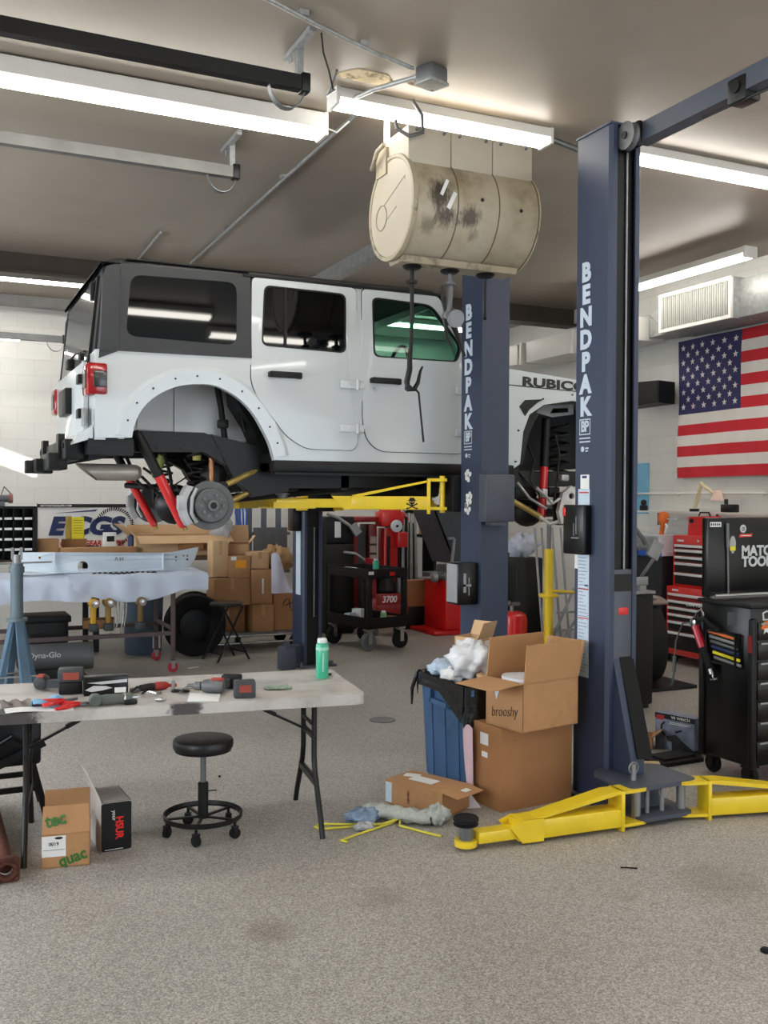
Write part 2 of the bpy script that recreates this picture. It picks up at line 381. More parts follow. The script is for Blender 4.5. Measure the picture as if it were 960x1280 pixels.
# ------------------------------------------------------------------ ceiling lights
def light(label, L, loc, rz=0, group='fluorescent ceiling lights', body=.06, wide=.15, tubes=2):
    t = thing('ceiling_light', label, 'light', loc, rz, group)      # loc: middle of the fixture at its top
    b = MB(); b.prism([(-wide/2,-body),(-wide/2,-.006),(-wide/2+.008,0),(wide/2-.008,0),(wide/2,-.006),(wide/2,-body),(wide/2-.02,-body-.006),(-wide/2+.02,-body-.006)], 'YZ', -L/2, L/2)
    build('housing', b, W_PNT, t)
    for k in range(tubes):
        y = (k-(tubes-1)/2)*.062
        b = MB(); b.cyl((-L/2+.03, y, -body-.026), (L/2-.03, y, -body-.026), .0175, n=12); build('tube', b, TUBE, t)
    for sgn in (-1, 1):
        b = MB(); b.box((sgn*(L/2-.012), 0, -body/2-.02), (.026, wide+.006, body+.045), bev=.006); build('end_cap', b, W_PNT, t)
    return t
GALVD = pm('dull_galvanised', (112,112,110), .5, .5, var=.15)
light('long two-tube reflector strip light lit over the rear of the raised white car', 2.44, (1.06,5.80,4.09), 0, body=.10, wide=.16)
light('lit strip light above the cream hose reel drum', 1.52, (2.94,5.42,4.1))
light('lit strip light whose left end shows beside the top of the nearest lift post', 2.44, (5.42,5.40,4.1))
light('lit strip light running along the right wall above the duct grille', 2.44, (6.75,7.88,3.98), PI/2)
light('distant lit strip light behind the dark ceiling beam, upper left', 2.44, (.45,11.25,4.1))
light('lowest distant strip light near the back wall, left of the car tailgate', 1.8, (.15,12.3,3.62))
for x, y in ((1.42,2.9), (3.95,2.35), (5.9,.4), (.6,-1.2), (4.2,-1.8), (3.2,11.5), (5.6,11.9)):  # lamps behind the car are added fill for the dark rear bay
    light('fluorescent strip light outside the view, over the near bays or added as fill behind the car', 2.44, (x,y,4.1))
light('added fluorescent fill light outside the view at the right, above the black tool cart', 2.44, (6.3,3.4,4.1), PI/2)  # unseen lamp added to brighten the right wall, cart and floor
# overhead door tracks ending under the ceiling
def track(label, xe, y, z, mat, x0=-2.9, hgt=.075):
    t = thing('door_track', label, 'door track', (xe,y,z), 0, 'overhead door tracks')
    b = MB(); L = xe-x0
    b.prism([(-.03,0),(.03,0),(.03,.012),(-.022,.012),(-.022,hgt-.012),(.03,hgt-.012),(.03,hgt),(-.03,hgt)], 'YZ', -L, 0)
    build('rail', b, mat, t)
    b = MB(); zt = ZC-z
    b.bx(-.06,-.025, -.006, .0, .02, zt); b.bx(-.06,-.055, 0, .035, .02, zt)
    for k in range(5): b.cyl((-.0425,-.008,.06+k*.045), (-.0425,-.004,.06+k*.045), .007, n=8)
    build('hanger', b, GALV, t) if z > 3.7 else b.bm.free()
    b = MB(); b.box((-.06,-.03,zt-.02), (.035,.40,.03)); b.box((-.06,.1,zt-.04), (.006,.03,.06))
    build('ceiling_angle', b, GALV, t) if z > 3.7 else b.bm.free()
    b = MB(); pts = [(-.12+.1*math.cos(a)+.0, 0, .02+.13*math.sin(a)) for a in [PI+i*PI/12 for i in range(13)]]
    b.ring([[Vector(p)+Vector((0,dy,0)), Vector(p)+Vector((0,-dy,0)), Vector(p)*1.0+Vector((.0,-dy,.006)), Vector(p)+Vector((0,dy,.006))] for p, dy in [(q,.022) for q in pts]])
    build('strap_loop', b, STEELM, t)
    b = MB(); b.box((-.02,0,.04), (.05,.075,.1), bev=.008); build('end_stop', b, BLKM, t)
    return t
track('black door track ending in a strap loop, nearest the viewer at upper left', 1.85, 4.94, 3.85, BLKM)
track('galvanised door track ending in a strap loop above the car roof', 1.93, 6.48, 3.85, GALVD)
track('grey door track end with strap loop beside the distant low light', 1.52, 12.1, 3.5, STEELM)
def pipe(name, label, cat, pts, r, mat, group=None, clips=()):
    b = MB(); b.tube(pts, r, n=8)
    t = single(name, label, cat, b, mat, group)
    for c in clips:
        q = MB(); q.box(c, (.05,.05,.03)); build('clip', q, GALV, t, w=True)
    return t
pipe('conduit', 'long straight conduit crossing the ceiling from the lights to above the car roof', 'conduit', [(2.43,5.55,4.075),(2.46,9.95,4.075)], .013, GALV, clips=((2.435,7.0,4.09),(2.45,8.6,4.09)))
pipe('conduit', 'short conduit stub on the ceiling above the rear of the car roof', 'conduit', [(1.93,8.9,4.075),(1.95,10.1,4.075)], .013, GALV)
pipe('conduit', 'bent conduit pair leading into the grey ceiling junction box', 'conduit', [(1.2,4.42,4.075),(1.51,4.53,4.075),(1.81,4.66,4.07),(2.19,4.82,4.075),(2.45,4.89,4.07)], .012, GALV, clips=((1.7,4.61,4.09),(2.1,4.78,4.09)))
pipe('conduit', 'stub conduit from the junction box to the strip light over the drum', 'conduit', [(2.5,4.93,4.05),(2.36,5.22,4.06),(2.3,5.35,4.05)], .014, GALV)
pipe('conduit', 'conduit between the drum light and the top of the nearest lift post', 'conduit', [(3.7,5.40,4.05),(3.95,5.42,4.02),(4.3,5.42,4.05)], .02, STEELM)
pipe('cable', 'white cable curving from the long light to the ceiling conduit', 'cable', [(2.27,5.8,4.03),(2.36,5.78,4.0),(2.42,5.72,4.06)], .006, PAPER)
pipe('cable', 'black wires dangling by the end of the black door track', 'cable', [(1.84,4.72,4.07),(1.86,4.74,3.98),(1.9,4.76,3.9),(1.93,4.78,3.82)], .005, BLK)
pipe('cable', 'grey flexible cable looping from the black track to the drum light', 'cable', [(2.0,4.9,3.98),(2.02,5.05,3.93),(2.05,5.2,3.96),(2.15,5.3,4.05)], .007, STEELM)
t = thing('junction_box', 'grey square junction box on the ceiling where the conduits meet', 'junction box', (2.57,4.9,4.0), R(20))
b = MB(); b.bx(-.07,.07,-.06,.06,.02,.1, bev=.008); build('body', b, STEELM, t)
b = MB(); b.bx(-.075,.075,-.065,.065,.0,.02, bev=.004); b.cyl((.05,.04,-.004),(.05,.04,0),.008,n=8); b.cyl((-.05,-.04,-.004),(-.05,-.04,0),.008,n=8); build('cover_plate', b, GALV, t)
# ------------------------------------------------------------------ hose reel cabinet
def m_drum():
    m, nt, b, o = nodes('oil_stained_cream_paint'); tc = N(nt, 'TexCoord')
    n = N(nt, 'TexNoise', Scale=3.2, Detail=8., Roughness=.65); nt.links.new(tc.outputs['Object'], n.inputs['Vector'])
    c = ramp(nt, n.outputs[0], [(.32, srgb(138,122,96)), (.5, srgb(172,161,138)), (.7, srgb(188,179,160))])
    n2 = N(nt, 'TexNoise', Scale=16., Detail=8., Roughness=.75)
    mp = N(nt, 'Mapping'); mp.inputs['Scale'].default_value = (1.3,.5,.45); nt.links.new(tc.outputs['Object'], mp.inputs[0]); nt.links.new(mp.outputs[0], n2.inputs['Vector'])
    for p, r, amt in (((.17,-.30,.36), .17, .95), ((.21,-.30,.24), .15, .9), ((.37,-.30,.25), .13, .85), ((.40,-.28,.14), .10, .6), ((.10,-.28,.18), .12, .5), ((.30,-.22,.52), .16, .35)):
        d = N(nt, 'VectorMath', operation='DISTANCE'); nt.links.new(tc.outputs['Object'], d.inputs[0]); d.inputs[1].default_value = p
        k = N(nt, 'MapRange'); nt.links.new(d.outputs['Value'], k.inputs[0]); k.inputs[1].default_value = r*.15; k.inputs[2].default_value = r; k.inputs[3].default_value = .53; k.inputs[4].default_value = 0
        a = N(nt, 'Math', operation='ADD'); nt.links.new(k.outputs[0], a.inputs[0]); nt.links.new(n2.outputs[0], a.inputs[1])
        c = mixc(nt, ramp(nt, a.outputs[0], [(.74, (0,0,0)), (.98, (amt,)*3)]), c, srgb(52,42,32))
    nt.links.new(c, b.inputs['Base Color']); b.inputs['Roughness'].default_value = .42
    return m
t = thing('hose_reel_cabinet', 'stained cream hose reel drum with three hoses, hung from the ceiling', 'hose reel', (2.55,5.35,3.10))
cy = .335
b = MB(); r_ = .305
for k in range(3):
    x0 = k*.28
    b.lathe([(.02,x0+.004),(r_,x0+.004),(r_,x0+.276),(.02,x0+.276)], (0,0,cy), 'X', 48)
    b.m = 1; b.lathe([(r_-.004,x0+.2765),(r_+.0025,x0+.2765),(r_+.0025,x0+.2825),(r_-.004,x0+.2825)], (0,0,cy), 'X', 48); b.m = 0
build('drum', b, [m_drum(), pm('rusty_seam', (96,84,66), .6)], t)
b = MB(); b.box((.185,-.3065,.40),(.022,.004,.10),ry=R(24),bev=.001); build('tape_patch', b, PAPER, t)
b = MB(); b.box((.235,-.3055,.33),(.026,.004,.11),ry=R(26),bev=.001); build('tape_patch', b, PAPER, t)
for x, z in ((.44,.36),(.71,.33)): b = MB(); b.cyl((x,-.308,z),(x,-.296,z),.011,n=14); build('bolt_hole', b, DRK, t)
b = MB(); b.lathe([(.01,-.014),(.285,-.014),(.29,-.008),(.29,.01),(.02,.01)], (0,0,cy), 'X', 48); build('end_cap', b, CREAM, t)
b = MB(); b.lathe([(.286,-.004),(.29,-.018),(.312,-.018),(.316,0),(.312,.014),(.29,.014),(.286,-.004)], (0,0,cy), 'X', 48); build('end_rim', b, CREAMD, t)
b = MB(); b.tube([(-.015,.13+.075*math.cos(a),cy-.03+.075*math.sin(a)) for a in [i*2*PI/24 for i in range(24)]], .004, closed=True, n=6)
b.tube([(-.014,.09,cy+.04),(-.014,-.19,cy+.14)], .003, n=6); b.tube([(-.014,-.19,cy+.14),(-.014,-.19,cy+.115)], .003, n=6); b.tube([(-.014,.06,cy-.06),(-.014,-.08,cy-.01)], .003, n=6)
build('pressed_emblem', b, pm('grey_groove', (150,142,126), .6), t)
b = MB(); b.lathe([(.01,0),(.305,0),(.312,.01),(.28,.03),(.02,.034)], (.84,0,cy), 'X', 40); build('end_cap', b, CREAMD, t)
for k in range(3):
    b = MB(); x0 = k*.285-.005
    b.bx(x0, x0+.281, -.215, .24, cy+.19, cy+.43, bev=.006)
    pnl = build('mounting_box', b, CREAM, t)
    b = MB()
    for xx in (.05,.23): b.cyl((x0+xx,-.232,cy+.405), (x0+xx,-.222,cy+.405), .009, n=10)
    build('bolt', b, STEELM, pnl)
b = MB(); b.box((-.015,.12,cy+.30), (.02,.14,.16)); b.tube([(-.05,.2,cy+.28),(-.06,.1,cy+.36),(-.05,.02,cy+.38)], .014); build('side_bracket', b, CREAMD, t)
b = MB(); b.tube([(-.08,-.2,cy+.44),(-.09,-.24,cy+.38),(-.02,-.26,cy+.34),(.07,-.25,cy+.38),(.09,-.2,cy+.5),(.08,-.1,cy+.62)], .011); build('supply_hose', b, STEELM, t)
for xx in (.05,.78): b = MB(); b.bx(xx-.02,xx+.02,.196,.204,cy+.42,ZC-3.10); build('hanger_strap', b, GALV, t)
b = MB(); b.prism([(-.1,cy-.295),(.1,cy-.295),(.08,cy-.33),(-.08,cy-.33)], 'YZ', .02, .82); build('hose_outlet_rail', b, CREAMD, t)
xs_ = (.13,.39,.645)
for k, x in enumerate(xs_):
    b = MB(); b.lathe([(.01,0),(.055,0),(.06,-.012),(.045,-.024),(.012,-.028)], (x,-.0,.008), 'Z', 20); build('hose_guide', b, BLKM, t)
b = MB(); b.tube([(xs_[0],0,0),(xs_[0]+.002,0,-.3),(xs_[0]-.006,0,-.5),(xs_[0]-.012,0,-.62)], .0125, n=10); b.lathe([(.01,-.085),(.034,-.088),(.034,-.102),(.01,-.105)], (xs_[0],0,0), 'Z', 16)
h_ = build('hose', b, BLK, t)
b = MB(); b.tube([(xs_[0]-.012,0,-.52),(xs_[0]-.012,0,-.62),(xs_[0]-.03,0,-.7),(xs_[0]-.02,0,-.745),(xs_[0]+.02,0,-.74),(xs_[0]+.045,0,-.7),(xs_[0]+.06,0,-.63),(xs_[0]+.075,0,-.6)], [.014,.018,.018,.016,.016,.013,.009,.006], n=10)
b.tube([(xs_[0]+.02,0,-.735),(xs_[0]+.05,0,-.76),(xs_[0]+.06,0,-.85),(xs_[0]+.085,0,-1.06)], [.008,.007,.006,.007], n=8); b.box((xs_[0]-.02,0,-.735),(.04,.03,.03),bev=.006)
build('nozzle', b, BLKM, h_)
b = MB(); b.tube([(xs_[1],0,0),(xs_[1]+.005,0,-.1),(xs_[1]-.005,0,-.22),(xs_[1]-.03,0,-.3)], [.013,.018,.022,.02], n=10); b.lathe([(.01,-.07),(.036,-.073),(.036,-.088),(.01,-.09)], (xs_[1],0,0), 'Z', 16)
h_ = build('hose', b, STEELM, t)
b = MB(); b.cyl((xs_[1]+.02,-.05,-.30), (xs_[1]+.03,.05,-.27), .055, n=20); b.cyl((xs_[1]+.02,-.055,-.302), (xs_[1]+.0205,-.048,-.30), .045, n=20); build('meter_head', b, STEEL, h_)
b = MB(); b.tube([(xs_[1]-.02,0,-.28),(xs_[1]-.05,0,-.18),(xs_[1]-.055,0,-.1)], [.012,.01,.006]); b.tube([(xs_[1]-.03,0,-.3),(xs_[1]-.02,0,-.4),(xs_[1]+.02,0,-.46)], [.016,.012,.01]); b.tube([(xs_[1]+.03,0,-.33),(xs_[1]+.07,0,-.42),(xs_[1]+.11,0,-.52)], [.022,.014,.01]); build('trigger_handle', b, BLKM, h_)
b = MB(); b.tube([(xs_[2],0,0),(xs_[2],0,-.26)], .008); b.sphere((xs_[2],0,-.27), .014); build('hose', b, BLK, t)
# ------------------------------------------------------------------ ducts on the right wall
t = thing('air_duct', 'galvanised air duct with a slatted grille high on the right wall', 'air duct', (7.25,7.6,3.42))
b = MB(); b.bx(-.14,.24,-3.2,-.44,.03,.40,bev=.004); b.bx(-.22,.24,-.44,.58,.02,.42,bev=.004)
build('sheet_metal_box', b, GALV, t)
b = MB(); v = [(-.14,.58,.03),(.24,.58,.03),(.24,.58,.40),(-.14,.58,.40)]; w_ = [(-.02,1.0,.05),(.24,1.0,.05),(.24,1.0,.3),(-.02,1.0,.3)]
b.ring([v, w_]); b.tube([(-.14,.58,.03),(-.03,1.0,.3)], .006, n=6); build('taper_section', b, GALV, t)
b = MB(); b.prism(rrect(-.44,.58,.02,.42,.004,1), 'YZ', -.25, -.22, holes=[rrect(-.41,.55,.055,.385,.002,1)]); gf = build('grille_frame', b, W_PNT, t)
b = MB()
for k in range(32): b.box((-.232,-.40+k*.0303,.22), (.03,.004,.33), rz=R(25))
build('grille_slats', b, W_PNT, gf)
b = MB(); b.bx(-.215,-.21,-.41,.55,.05,.39); build('grille_back', b, DRK, gf)
b = MB()
for q in (8.62,9.7,10.9,12.1): b.bx(7.0,7.47,q,min(12.98,q+1.0 if q>8.7 else q+1.06),3.44,3.70, bev=.006)
for q in (9.69,10.8,12.0): b.bx(6.985,7.47,q-.01,q+.03,3.43,3.71)
single('air_duct', 'white painted duct running along the right wall beyond the grille', 'air duct', b, W_PNT)
# wall hung things, right wall
def flag():
    y0, L, z0, Hh = 8.385, 2.36, 1.93, 1.48
    def pos(u, v, off=0):                      # u along the flag, v up
        wav = .012*math.sin(u*9+v*3)+.008*math.sin(u*21-v*6)
        return (7.455+wav*.8-off, y0-u*L+.006*math.sin(v*9), z0+v*Hh+.012*math.sin(u*3.1)*(1-v)+.02*u*(v-.4))
    b = MB(); cu = .39; nu = 40
    for k in range(13):
        for part in ((0,cu),(cu,1)):
            if k >= 6 and part[0] == 0: b.m = 2
            else: b.m = 0 if k % 2 == 0 else 1
            n = int(nu*(part[1]-part[0]))
            b.sheet(lambda a, c: pos(part[0]+(part[1]-part[0])*a, (k+c)/13), n, 2, .003)
    b.m = 1
    for r in range(9):
        n = 6 if r % 2 == 0 else 5
        for c in range(n):
            uu = cu*((c*2+1+(r % 2))/12); vv = (6+7*(r+1)/10)/13
            P0 = []
            for i in range(10):
                a = PI/2+i*PI/5; rr = .036 if i % 2 == 0 else .0145
                P0.append((uu-rr*math.cos(a)/L, vv+rr*math.sin(a)/Hh))
            top = [pos(p[0], p[1], .0045) for p in P0]; bot = [pos(p[0], p[1], -.001) for p in P0]
            top.append(pos(uu, vv, .0045))
            V_ = top+bot; fs = [(i, (i+1) % 10, 10) for i in range(10)]+[(i, (i+1) % 10, 11+(i+1) % 10, 11+i) for i in range(10)]
            b.add(V_, fs)
    o = single('flag', 'large red, white and blue stars and stripes flag hung on the right wall', 'flag', b, [pm('flag_red', (196,30,44), .75, var=.06), pm('flag_white', (226,222,216), .75, var=.04), pm('flag_blue', (44,44,92), .75, var=.08)])
flag()
t = thing('loudspeaker', 'black wedge loudspeaker on the right wall beside the flag', 'speaker', (7.27,8.70,2.72), R(12))
b = MB(); b.prism([(-.3,.02),(.22,.0),(.30,.08),(.24,.27),(-.3,.26)], 'YZ', -.16, .12); build('cabinet', b, BLK, t)
b = MB(); b.prism([(-.28,.04),(.2,.02),(.27,.08),(.22,.25),(-.28,.24)], 'YZ', -.168, -.16); build('grille', b, pm('speaker_mesh', (30,30,31), .9, bump=.4, bscale=300), t)
b = MB(); b.box((.16,0,.13), (.1,.06,.06)); build('wall_bracket', b, BLKM, t)
b = MB(); b.bx(7.475,7.499,8.9,9.6,1.53,2.11,bev=.003); single('notice_board', 'plain light blue board on the right wall beside the nearest lift post', 'board', b, LBLUE)
b = MB(); b.tube([(7.47,5.0,1.76),(7.47,11.5,1.76)], .012)
for y in (6,7.2,8.4,9.6): b.box((7.48,y,1.76), (.03,.02,.05))
single('wall_pipe', 'thin grey pipe running along the right wall below the flag', 'pipe', b, W_PNT)
# ------------------------------------------------------------------ the raised car
car = thing('car', 'white four-door off-road car without wheels, raised on a two-post lift', 'car', (2.9,7.2,1.45))
YS, YF = 6.25, 8.10                                     # near and far side of the body
tum = lambda u, w: max(0, w-2.62)*.075
def near(d): return lambda u, w: YS+tum(u, w)-d
def far(d): return lambda u, w: YF-tum(u, w)+d
def cpart(name, mb, mat, parent=None, label=None): return build(name, mb, mat, parent or car, w=True, label=label)
def smooth(P, n=4):
    out = []
    for i in range(len(P)-1):
        p0, p1, p2, p3 = (Vector(P[max(i-1,0)]), Vector(P[i]), Vector(P[i+1]), Vector(P[min(i+2,len(P)-1)]))
        for k in range(n):
            t_ = k/n; q = .5*((2*p1)+(p2-p0)*t_+(2*p0-5*p1+4*p2-p3)*t_*t_+(3*p1-p0-3*p2+p3)*t_**3); out.append((q.x, q.y))
    return out+[P[-1]]
arch = smooth([(1.179,2.067),(1.199,2.158),(1.248,2.255),(1.338,2.34),(1.465,2.402),(1.594,2.424),(1.726,2.416),(1.86,2.35),(1.964,2.254),(2.036,2.141),(2.086,2.042),(2.114,1.941)])
farch = [(3.946,1.895),(4.044,1.957),(4.07,2.197),(4.126,2.331),(4.255,2.409),(4.512,2.451),(4.80,2.43),(4.95,2.33),(5.0,2.2)]
body = rpoly([(.955,2.06),(.955,2.605)], 0)+[(1.2,2.61),(1.96,2.617),(3.62,2.64),(3.62,2.70),(3.97,2.662),(4.51,2.617),(5.05,2.56),(5.05,2.2)]+farch[::-1]+arch[::-1]
for fa, fb in ((near(0), near(-.05)), (far(-.05), far(0))):
    b = MB(); b.prism(body, 'XZ', fa, fb); b.prism([(2.64,2.55),(2.82,2.55),(2.82,3.15),(2.64,3.15)], 'XZ', fa, fb); cpart('body_side_panel', b, W_CAR)
# crease that carried the flare, and the arch returns
def offs(P, d):
    out = []
    for i, p in enumerate(P):
        a = Vector(P[max(i-1,0)]); c = Vector(P[min(i+1,len(P)-1)]); t = (c-a).normalized(); out.append((p[0]-t.y*d, p[1]+t.x*d))
    return out
lip = offs(arch, .10)
b = MB(); ii = [i for i in range(1, len(arch))]
rows = [[(p[0], YS-.001, p[1]) for p in arch[:-1]], [(p[0], YS-.006, p[1]) for p in offs(arch, .05)[:-1]], [(p[0], YS-.010, p[1]) for p in offs(arch, .085)[:-1]], [(p[0], YS+.004, p[1]) for p in offs(arch, .12)[:-1]]]
for r0, r1 in zip(rows, rows[1:]): b.add(r0+r1, [(i, i+1, len(r0)+i+1, len(r0)+i) for i in range(len(r0)-1)])
b2 = offs(farch, .05)
f_lip = cpart('wheel_arch_flange', b, W_CAR)
b = MB()
for q in offs(arch, .05)[4:-4:4]+offs(farch, .045)[1:6]: b.cyl((q[0],YS-.012,q[1]), (q[0],YS+.002,q[1]), .0065, n=8)
cpart('bolt_hole', b, DRK, f_lip)
for A, d in ((arch, .55), (farch, .4)):
    b = MB(); r0 = [(p[0], YS+.002, p[1]) for p in A]; r1 = [(p[0], YS+.06, p[1]+.004) for p in A]; r2 = [(p[0], YS+d, p[1]) for p in A]
    b.add(r0+r1, [(i, i+1, len(A)+i+1, len(A)+i) for i in range(len(A)-1)])
    cpart('arch_return', b, W_CAR)
b = MB(); b.bx(1.1,2.2,6.72,6.75,2.09,2.50); b.bx(1.10,1.14,6.3,6.75,2.05,2.45); b.bx(1.55,1.57,6.70,6.72,2.1,2.45); b.bx(1.3,1.31,6.705,6.72,2.1,2.45)
b.tube([(1.15,6.71,2.16),(1.5,6.7,2.12),(2.05,6.7,2.10)], .015)
cpart('wheel_well_liner', b, pm('primer_grey_liner', (228,231,233), .5, var=.05, scale=3))
b = MB(); b.prism([(1.9,2.5),(2.2,2.5),(2.2,1.95),(2.12,1.95),(2.02,2.18),(1.92,2.33)], 'XZ', 6.45, 6.7); b.tube([(1.83,6.66,2.5),(1.86,6.64,2.3),(1.88,6.62,2.1)], .022); b.tube([(1.9,6.6,2.5),(1.95,6.55,2.35),(2.0,6.55,2.15)], .016); b.box((1.86,6.6,2.2),(.07,.06,.06),bev=.01)
cpart('fuel_filler_pipes', b, BLK)
# doors
rdoor = rpoly([(1.965,3.155),(2.716,3.148),(2.714,2.07),(2.68,2.024),(2.34,2.026),(2.20,2.10),(1.985,2.371),(1.948,2.464)], [.04,.04,.08,.06,.05,.1,.1,.05], 4)
fdoor = rpoly([(2.757,3.15),(3.36,3.15),(3.60,2.70),(3.56,2.02),(2.88,2.022),(2.78,2.10),(2.752,2.242)], [.04,.03,.02,.06,.06,.1,.05], 4)
rglass = rpoly([(2.047,3.108),(2.636,3.102),(2.626,2.688),(2.02,2.70)], .05, 5)
fglass = rpoly([(2.832,3.10),(3.30,3.085),(3.545,2.80),(3.50,2.682),(2.832,2.678)], [.05,.06,.05,.04,.05], 5)
for nm, P, G, gm, hx in (('rear_door', rdoor, rglass, GLS, 2.18), ('front_door', fdoor, fglass, GLT, 2.92)):
    cx = sum(p[0] for p in P)/len(P); cz = sum(p[1] for p in P)/len(P)
    big = [(cx+(p[0]-cx)*1.012, cz+(p[1]-cz)*1.008) for p in P]
    for fn, sg in ((near, 1), (far, 1)):
        b = MB(); b.prism(P, 'XZ', fn(.010), fn(-.05), holes=[G]); d = cpart('door', b, W_CAR)
        b = MB(); b.prism(big, 'XZ', fn(.0035), fn(-.01), holes=[G]); cpart('door_gap', b, BLK, d)
        gx = sum(p[0] for p in G)/len(G); gz = sum(p[1] for p in G)/len(G)
        ins = [(gx+(p[0]-gx)*.965, gz+(p[1]-gz)*.95) for p in G]
        b = MB(); b.prism(G, 'XZ', fn(.012), fn(-.02), holes=[ins])
        if nm == 'rear_door': b.prism([(2.178,2.70),(2.196,2.70),(2.210,3.10),(2.192,3.10)], 'XZ', fn(.011), fn(-.01))
        cpart('window_seal', b, BLK, d)
        b = MB(); b.prism(ins, 'XZ', fn(.003), fn(-.003)); cpart('window_glass', b, gm, d)
        yy = YS if fn is near else YF; s = -1 if fn is near else 1
        b = MB(); b.box((hx,yy+s*.038,2.513), (.225,.022,.042), ry=0, bev=.009); b.box((hx+.1,yy+s*.02,2.513), (.035,.04,.04), bev=.006); b.box((hx-.1,yy+s*.02,2.513), (.03,.04,.035), bev=.006)
        cpart('handle', b, BLK, d)
        if nm == 'front_door':
            b = MB(); b.cyl((hx-.08,yy+s*.008,2.455), (hx-.08,yy+s*.014,2.455), .014, n=14); cpart('key_lock', b, CHROME, d)
for fn, s, yy in ((near,-1,YS),(far,1,YF)):
    for hx, zs in ((2.716,(2.475,2.175)),(3.62,(2.475,2.175))):
        for z in zs:
            b = MB(); b.box((hx-.075,yy+s*.016,z), (.125,.014,.055), bev=.005); b.cyl((hx-.006,yy+s*.022,z-.036), (hx-.006,yy+s*.022,z+.036), .012, n=10); b.box((hx+.02,yy+s*.014,z), (.05,.012,.05), bev=.004)
            for q in (-.11,-.05): b.cyl((hx+q,yy+s*.02,z), (hx+q,yy+s*.028,z), .008, n=8)
            cpart('door_hinge', b, W_CAR)
# hardtop and roof
qwin = rpoly([(1.178,3.09),(1.862,3.106),(1.852,2.69),(1.140,2.700)], .07, 5)
top = [(.985,2.602),(1.005,3.05),(1.02,3.10),(1.06,3.135),(1.125,3.155),(1.955,3.16),(1.955,2.612)]
b = MB(); b.prism(top, 'XZ', far(-.045), far(.006), holes=[qwin]); cpart('hardtop_side', b, CHAR)
b = MB(); b.prism(top, 'XZ', near(.006), near(-.045), holes=[qwin]); hard = cpart('hardtop_side', b, CHAR)
for fn in (near, far):
    b = MB(); b.prism(qwin, 'XZ', fn(.004), fn(-.004)); cpart('quarter_window', b, GLS, hard)
b = MB(); b.prism([(.975,2.55),(1.09,2.60),(1.09,3.15),(1.03,3.13)], 'XZ', near(.004), near(-.10)); b.prism([(1.10,2.62),(1.112,2.62),(1.125,3.17),(1.115,3.17)], 'XZ', near(.009), near(-.01))
cpart('corner_pillar', b, CHAR, hard)
b = MB(); prof = [(YS+.035,3.155),(YS+.05,3.185),(YS+.09,3.205),(YS+.2,3.213),(7.175,3.222),(YF-.2,3.213),(YF-.09,3.205),(YF-.05,3.185),(YF-.035,3.155)]
b.ring([[(x, y, z+dz*(1 if z>3.16 else 0)) for y, z in prof] for x, dz in ((1.0,-.055),(1.03,-.03),(1.10,-.008),(1.3,0),(3.2,0),(3.33,-.006),(3.385,-.03),(3.41,-.05))])
cpart('roof_panel', b, pm('black_roof', (20,21,23), .5, var=.08))
b = MB(); b.bx(1.9,3.39,YS+.028,YS+.06,3.152,3.17); b.bx(1.15,1.95,YS+.034,YS+.06,3.185,3.19); cpart('drip_rail', b, BLK)
# rear face
b = MB(); v0 = [(.93,6.30,2.60),(.93,8.05,2.60)]
def rear(y0,y1,z0,z1,x0,x1,th,mb): mb.prism([(0,0)],'XZ',0,0) if 0 else mb.ring([[(x0,y0,z0),(x0,y1,z0),(x1,y1,z1),(x1,y0,z1)],[(x0+th,y0,z0),(x0+th,y1,z0),(x1+th,y1,z1),(x1+th,y0,z1)]])
rear(6.36,6.50,2.60,3.14,.965,1.02,.06,b); rear(7.85,7.99,2.60,3.14,.965,1.02,.06,b); rear(6.4,7.95,3.06,3.16,1.012,1.03,.06,b)
cpart('rear_window_frame', b, CHAR, hard)
b = MB(); rear(6.47,7.88,2.56,3.10,.945,1.005,.008,b); lg = cpart('rear_window', b, GLB)
b = MB(); rear(6.455,6.475,2.56,3.10,.94,1.0,.02,b); rear(7.875,7.895,2.56,3.10,.94,1.0,.02,b); rear(6.46,7.89,2.545,2.57,.938,.942,.02,b); b.box((.985,6.56,3.02),(.03,.05,.12),bev=.008); b.box((.93,7.2,2.62),(.05,.12,.07),bev=.01); b.tube([(.92,7.2,2.64),(.93,6.9,2.66),(.945,6.62,2.64)],.008); b.box((.925,6.62,2.60),(.03,.08,.04),bev=.005)
cpart('wiper_and_hinges', b, BLK, lg)
b = MB(); b.bx(.955,1.02,YS+.02,YF-.02,2.05,2.60); cpart('rear_corner_panel', b, W_CAR)
b = MB(); b.bx(.915,.955,6.50,7.84,2.10,2.56,bev=.012); tg = cpart('tailgate', b, W_CAR)
b = MB(); b.bx(.87,.925,7.0,7.35,2.26,2.44,bev=.01); cpart('spare_wheel_mount', b, BLKM, tg)
for z in (2.2,2.42):
    b = MB(); b.bx(.89,.93,6.52,6.62,z,z+.06,bev=.005); cpart('tailgate_hinge', b, BLKM, tg)
b = MB(); b.prism([(.83,2.02),(.95,2.06),(.95,2.14),(.86,2.08)], 'XZ', 6.3, 8.05); cpart('rear_lower_valance', b, W_CAR)
for y0, y1 in ((YS-.012, YS+.20), (YF-.20, YF+.012)):
    b = MB(); b.bx(.905,1.032,y0,y1,2.325,2.525,bev=.02); tl = cpart('tail_light', b, pm('red_lens', (150,14,20), .15, var=.1, coat=.6))
    b = MB()
    ys_ = y0-.004 if y0 < 7 else y1+.004
    b.bx(.945,1.022,min(ys_,ys_+.01),max(ys_,ys_+.01),2.372,2.475,bev=.004); b.bx(.9,.906,y0+.03,y1-.03,2.37,2.48,bev=.002)
    cpart('dark_lens', b, pm('smoked_lens', (34,38,42), .25, coat=.4), tl)
